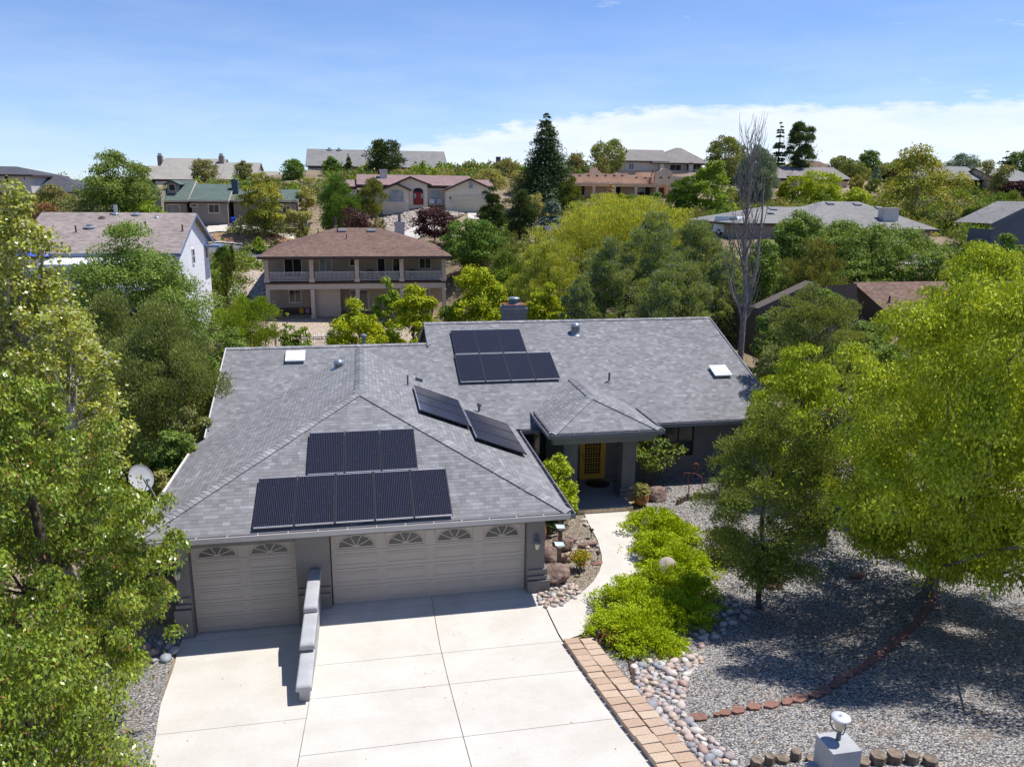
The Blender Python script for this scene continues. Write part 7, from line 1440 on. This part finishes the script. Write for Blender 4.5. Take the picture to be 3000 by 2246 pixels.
T(pl_,'juniper_tree','feathery olive juniper left of the brown-shingled neighbour roof','tree',2400,690,210,33,shape='egg',pal='juniperlime',cb=.05,style='juniper',clr=.22,lp=3.,lw=.3,dens=.9,nc=70,irr=.6,limbs=24)
T(pl_,'ash_tree','green tree tangle behind the dead poplar trunk','tree',2240,690,170,40,shape='egg',pal='ash',cb=.0,style='broad',clr=.24,lp=2.8,dens=1.,nc=60)
T(pl_,'ash_tree','leafy green tree before the blue-grey house wall','tree',2960,690,150,36,shape='egg',pal='mid',cb=.05,style='broad',clr=.24,lp=2.9,dens=1.,nc=60)
T(pl_,'ash_tree','fine green tree at far right behind the lime maple top','tree',2740,740,160,38,shape='egg',pal='ash',cb=.05,style='broad',clr=.24,lp=2.9,dens=1.,nc=60)
for px,pt,w_,Yw,lab in ((2450,655,240,50,'leafy green tree hiding the middle of the hip-roofed house wall'),(2650,668,230,49,'leafy green tree hiding the right wall of the hip-roofed house'),(2290,700,150,48,'leafy tree beside the van at the dark house wall')):
    T(pl_,'ash_tree',lab,'tree',px,pt,w_,Yw,shape='egg',pal='ash',cb=.02,style='broad',clr=.2,lp=2.8,dens=1.1,nc=80,irr=.5)
for px,pt,w_,Yw,lab in ((2780,625,150,66,'olive bush between the sycamore and the dark juniper'),(2800,720,200,50,'broad green bush in front of the white driveway at right'),(2960,640,110,60,'green bush below the pale roof at the far right'),(2500,760,220,40,'dense green bush just behind the brown-shingled roof'),(2650,790,180,40,'green bush right of the brown-shingled ridge'),(2330,800,180,34,'leafy green bush left of the dark gable wall'),(2285,890,130,22,'green shrub against the dark gable wall, left of the wispy conifer'),(2430,850,190,24,'tall green shrub hiding the corner of the dark gable wall'),(2250,900,110,15.5,'leafy shrub at the foot of the dead poplar'),(2560,945,230,20,'green bush below the brown-shingled neighbour roof'),(2470,985,200,17,'green bush between the wispy conifer and the lime trees'),(2640,1010,240,14,'large green bush behind the lime maple crown')):
    T(pl_,'shrub',lab,'shrub',px,pt,w_,Yw,shape='dome',pal='ash' if px!=2780 else 'olive',cb=0,style='broad',clr=.2,lp=2.8,dens=1.1,nc=70,irr=.4)
# --- near, right side
T(pl_,'pinyon_tree','dark wispy conifer with bare grey twigs between the roof end and maple','tree',2400,845,350,9.5,shape='vase',pal='juniper',cb=.12,style='spray',clr=.17,lp=3.2,lw=.3,dens=.8,nc=110,irr=.7,limbs=80,bark='barkg')
b=np.array([11.8,-2.25,0.]); 
plant('small_pinyon','slender yellow-olive conifer standing in the gravel by the juniper','tree',b,6.2,1.95,shape='egg',pal='pinyon',cb=.12,style='needle',clr=.2,lp=3.,lw=.36,dens=.75,tipmix=((.24,.29,.07),.16),nc=75,irr=.6,limbs=30,tw=.09)
b=np.array([15.9,1.1,0.]); plant('pinyon_tree','dusky spreading tree with forked dark trunk beneath the lime maple','tree',b,4.6,2.1,shape='dome',pal='dark',cb=.38,style='broad',clr=.25,lp=3.3,dens=.5,irr=.6,nc=50,limbs=26,tw=.12,tipmix=((.16,.08,.05),.15))
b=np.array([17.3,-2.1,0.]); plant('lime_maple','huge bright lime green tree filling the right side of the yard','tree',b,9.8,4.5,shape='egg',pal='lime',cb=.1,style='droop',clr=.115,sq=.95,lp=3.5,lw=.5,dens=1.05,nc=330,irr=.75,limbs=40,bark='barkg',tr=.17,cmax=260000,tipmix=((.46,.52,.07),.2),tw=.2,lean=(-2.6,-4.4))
T(plant,'lime_maple','second bright green tree rising behind at the right edge','tree',2900,692,500,3.5,sq=.65,shape='egg',pal='lime',cb=.15,style='droop',clr=.18,lp=3.4,lw=.42,dens=1.0,nc=160,irr=.5,limbs=30,bark='barkg',tr=.17,cmax=150000,tipmix=((.40,.44,.06),.14),tw=.2)
b=np.array([17.2,5.6,.2]); plant('lime_maple','narrower bright green tree left of the two large ones','tree',b,5.7,2.2,sq=.65,shape='egg',pal='lime',cb=.12,style='droop',clr=.22,lp=3.4,lw=.42,dens=1.0,nc=90,irr=.5,limbs=24,bark='barkg',tr=.17,tw=.14)
b=np.array([18.4,-8.0,1.35]); plant('lime_maple','lime tree at the lower right edge with foliage hanging to the gravel','tree',b,6.6,3.6,sq=.65,shape='round',pal='lime',cb=.12,style='droop',clr=.2,lp=4.0,lw=.46,dens=.9,nc=110,irr=.55,limbs=20,tr=.17,tw=.16,tipmix=((.46,.52,.07),.2))
# --- shrubs by the house
def sh(name,lab,px,py,H,Rr,**k):
    p=G(px,py); return plant(name,lab,'shrub',p,H,Rr,**k)
plant('privet_shrub','glossy green shrub between the garage eave and the porch','shrub',np.array([7.55,4.55,0.]),2.5,.95,shape='egg',pal='lime',cb=.03,style='broad',clr=.27,lp=3.2,lw=.5,dens=1.15,nc=60,irr=.25)
plant('crape_shrub','loose small shrub with curved stems beside the porch column','shrub',np.array([12.1,7.1,0.]),2.05,1.15,shape='vase',pal='ash',cb=.35,style='broad',clr=.3,lp=3.2,lw=.6,dens=.6,nc=26,trunks=3,irr=.5,tipmix=((.24,.26,.04),.4))
sh('nandina_shrub','small yellow-orange shrub in the planting bed by the walkway',1698,1668,.62,.34,shape='vase',pal='yellowgreen',cb=.2,style='broad',clr=.4,lp=2.6,dens=.8,tipmix=((.42,.15,.03),.35),nc=16)
p=np.array([11.02,5.35,.46]); plant('potted_plant','grey-green succulent plant growing in the orange pot','plant',p,.42,.40,shape='dome',pal='sage',cb=0,style='broad',clr=.35,lp=2.6,dens=1.1,trunk=False,nc=22)
JL=[(1915,1530,1.15,.85,'uppermost'),(1965,1560,1.1,.8,'upper right'),(1930,1610,1.2,.85,'second from the top'),(1990,1650,1.25,.9,'right middle'),(1940,1700,1.2,.85,'middle'),(2010,1740,1.1,.9,'shaded right'),(1850,1760,1.15,.9,'left lower'),(1960,1810,1.3,.95,'lower right'),(1870,1850,1.25,.85,'lower'),(1800,1830,.95,.6,'nearest to the driveway'),(1900,1890,.95,.6,'frontmost')]
for x_,y_,rx,h_,nm in JL:
    p=G(x_,y_+22); plant('spreading_juniper',f'bright green spreading juniper, {nm} mound of the hedge along the walkway','shrub',p,h_*.85,rx*1.08,ry=rx*.95,shape='dome',pal='carpet',cb=0,style='spray',clr=.15,lp=2.7,lw=.42,dens=1.3,nc=130,irr=.5,sq=.6,trunk=False,group='spreading junipers in the walkway bed')
sh('shrub','sprig of olive juniper at the lower edge of the conifer',2110,1640,1.1,.8,shape='dome',pal='juniperlime',cb=0,style='needle',clr=.35,lp=3.,lw=.33,dens=.7,nc=22,irr=.5)
sh('shrub','low dark shrub in the shade beside the clay vessel',1600,1560,.6,.4,shape='dome',pal='dark',cb=0,style='broad',clr=.35,lp=2.6,dens=.7,nc=14)
for px,py,h,r_,pl3,lab in ((1825,568,0,0,'yellowgreen','rounded yellow-green bush in front of the adobe portico'),(1850,572,0,0,'ash','green bush right of the yellow round one at the adobe'),(1923,566,0,0,'mid','wide clipped green bush before the adobe entry'),(1870,572,0,0,'olive','small olive shrub between the adobe portico columns')):
    T(pl_,'portico_bush',lab,'shrub',px,py,32 if px!=1923 else 38,106.5,pyb=596,shape='round',pal=pl3,cb=.1,style='broad',clr=.35,lp=1.8,dens=1.4,irr=.1)
# chaparral brush on the hillsides (nobody could count it)
BR_=np.random.default_rng(77); Cb=[];Ab=[];Nb=[];Lb=[];Wb=[];Kb=[]
HX=[(bb[0],bb[1],bb[2],bb[3]) for bb in ((-29,-10,36,57),(-11,12,42,80),(-30,2,92,112),(-4,24,97,118),(22,62,100,126),(-12,22,136,160),(-45,-8,144,166),(48,85,134,156),(38,68,50,78),(22,50,18,40),(-64,-36,106,126),(50,92,108,126),(68,100,104,125),(-30,30,82,95),(22,40,62,80),(-52,-4,120,150),(48,85,118,156),(50,64,40,60))]
nb_=0
while nb_<3200:
    x=BR_.uniform(-90,130);y=BR_.uniform(22,185)
    if any(a<x<b and c<y<d for a,b,c,d in HX): continue
    dq=(np.array([x,y,5.])-CP); zf=dq@fw; pxx=CX+F_PX*(dq@rt)/zf
    if not -80<pxx<3080: continue
    nb_+=1; r=BR_.uniform(.8,2.1); h=r*BR_.uniform(.7,1.3); z=tz(x,y); pm=768/zf; L_=2.4/pm; n=int(min(520,max(40,r*h*pm*pm*2.2)))
    d=BR_.normal(size=(n,3)); d/=np.linalg.norm(d,axis=1)[:,None]; d[:,2]=np.abs(d[:,2]); Cb.append(d*(BR_.random(n)**.35)[:,None]*[r,r,h]*(1+.25*np.sin(d[:,:1]*5+nb_))+[x,y,z]); Ab.append(d+BR_.normal(size=(n,3))*.6+[0,0,.5]); Nb.append(d+BR_.normal(size=(n,3))*.6+[0,0,.4]); Lb.append(np.full(n,L_)*BR_.uniform(.6,1.4,n)); Wb.append(Lb[-1]*.55)
    pk=['olive','scrub','sage','ash','mid','bright','ash'][BR_.integers(7)]; k=BR_.random(n)[:,None]; Kb.append((np.array(PAL[pk][0])*k+np.array(PAL[pk][1])*(1-k))*BR_.uniform(.8,1.2))
class _Z: location=(0,0,0)
o=leafcards('brush',*[np.concatenate(q) for q in (Cb,Ab,Nb,Lb,Wb)],np.concatenate(Kb),leafmat(.2),None,_Z); tag(o,'mixed low chaparral brush covering the hillsides between the houses','brush',None,'stuff')
# agave stalk
p=P(1788,610,104.5); q=P(1788,538,104.5); t=thing('agave_stalk',p,'tall agave flower stalk with golden clusters before the adobe house','plant'); mb=MB(); mb.tube([p-[0,0,1],q],[.09,.04],6); mb.build('stalk',M['timber'],t,t)
mb=MB(); M['agave']=plain('golden agave blossom',(.42,.26,.08),.8,.3)
for k in range(16): a=k*2.4; f_=k/16; c=p*(1-f_)*.75+q*(1-(1-f_)*.75)+np.array([math.cos(a),math.sin(a),0])*(.9-.7*f_*.8); mb.raw(lump(V1,.2,k)*[.3,.3,.16]+c,F1); mb.tube([c,c*[0,0,1]+np.array([p[0],p[1],-.3])],.03,4)
mb.build('blossoms',M['agave'],t,t)
# cactus pads in shade
p=G(2437,1668); t=thing('prickly_pear',p,'tiny pale prickly pear pads in the shaded gravel','cactus'); mb=MB(); 
for k in range(5): mb.raw(V2*[.07,.03,.1]+p+[.09*math.cos(k*1.3),.05*math.sin(k*1.3),.1+.07*(k%3)],F2,0,True)
mb.build('pads',plain('pale cactus green',(.2,.28,.17),.8),t,t)
# dead poplar
rg=np.random.default_rng(5); bp=P(2170,1040,17.5); bp[2]=tz(bp[0],bp[1]); tp=P(2215,385,17.5); Hd=tp[2]-bp[2]
t=thing('dead_poplar',bp,'tall dead poplar with bare grey upright branches behind the right roof end','tree')
mb=MB(); tr_=[bp+[0,0,-.3],P(2185,850,17.5),P(2180,700,17.5),P(2195,560,17.5),tp]
mb.tube(tr_,[.19,.14,.10,.06,.012],8,cap=False)
def upbranch(a,L,r,sx):
    pts_=[a]; d=np.array([sx,rg.normal()*.3,.55]); 
    for k in range(6): d=d*.72+np.array([sx*.04,0,.35]); d/=np.linalg.norm(d); pts_.append(pts_[-1]+d*L/6+rg.normal(size=3)*L*.012)
    mb.tube(pts_,list(np.linspace(r,.006,7)),5,cap=False); return pts_
mb.tube([P(2183,900,17.5),P(2215,790,17.7),P(2232,640,17.8),P(2240,520,17.8)],[.12,.09,.05,.01],6,cap=False); mb.tube([P(2178,960,17.5),P(2150,830,17.3),P(2146,700,17.2)],[.07,.045,.008],5,cap=False)
for i in range(60):
    f_=rg.uniform(.18,.93); k=f_*(len(tr_)-1); j=int(k); a=tr_[j]*(1-(k-j))+tr_[min(j+1,4)]*(k-j); pts_=upbranch(a,rg.uniform(1.4,4.2)*(1.15-f_*.75),.05*(1.2-f_),rg.choice([-1,1])*rg.uniform(.3,.9))
    for q in range(4): upbranch(pts_[rg.integers(2,6)],rg.uniform(.5,1.4),.014,rg.choice([-1,1])*rg.uniform(.3,.8))
mb.build('trunk',M['barkg'],t,t)
# spare curling dead vine strands reaching over the right neighbour roof
mb=MB()
for k in range(7):
    a=P(2690+k*22,960,14.+k*.4); pts_=[a]; ph=rg.uniform(0,6)
    for j in range(8): pts_.append(a+np.array([.35*math.sin(ph+j*.5)*j*.22,.1*j,.42*j]))
    mb.tube(pts_,list(np.linspace(.022,.006,9)),4,cap=False)
solo(mb,'dead_twigs',M['barkg'],'curling bare grey twigs standing up before the brown-shingled roof','twigs')
print('OBJS',len(bpy.data.objects),'COBBLES',NC[0],'FACES',sum(len(m.polygons) for m in bpy.data.meshes))
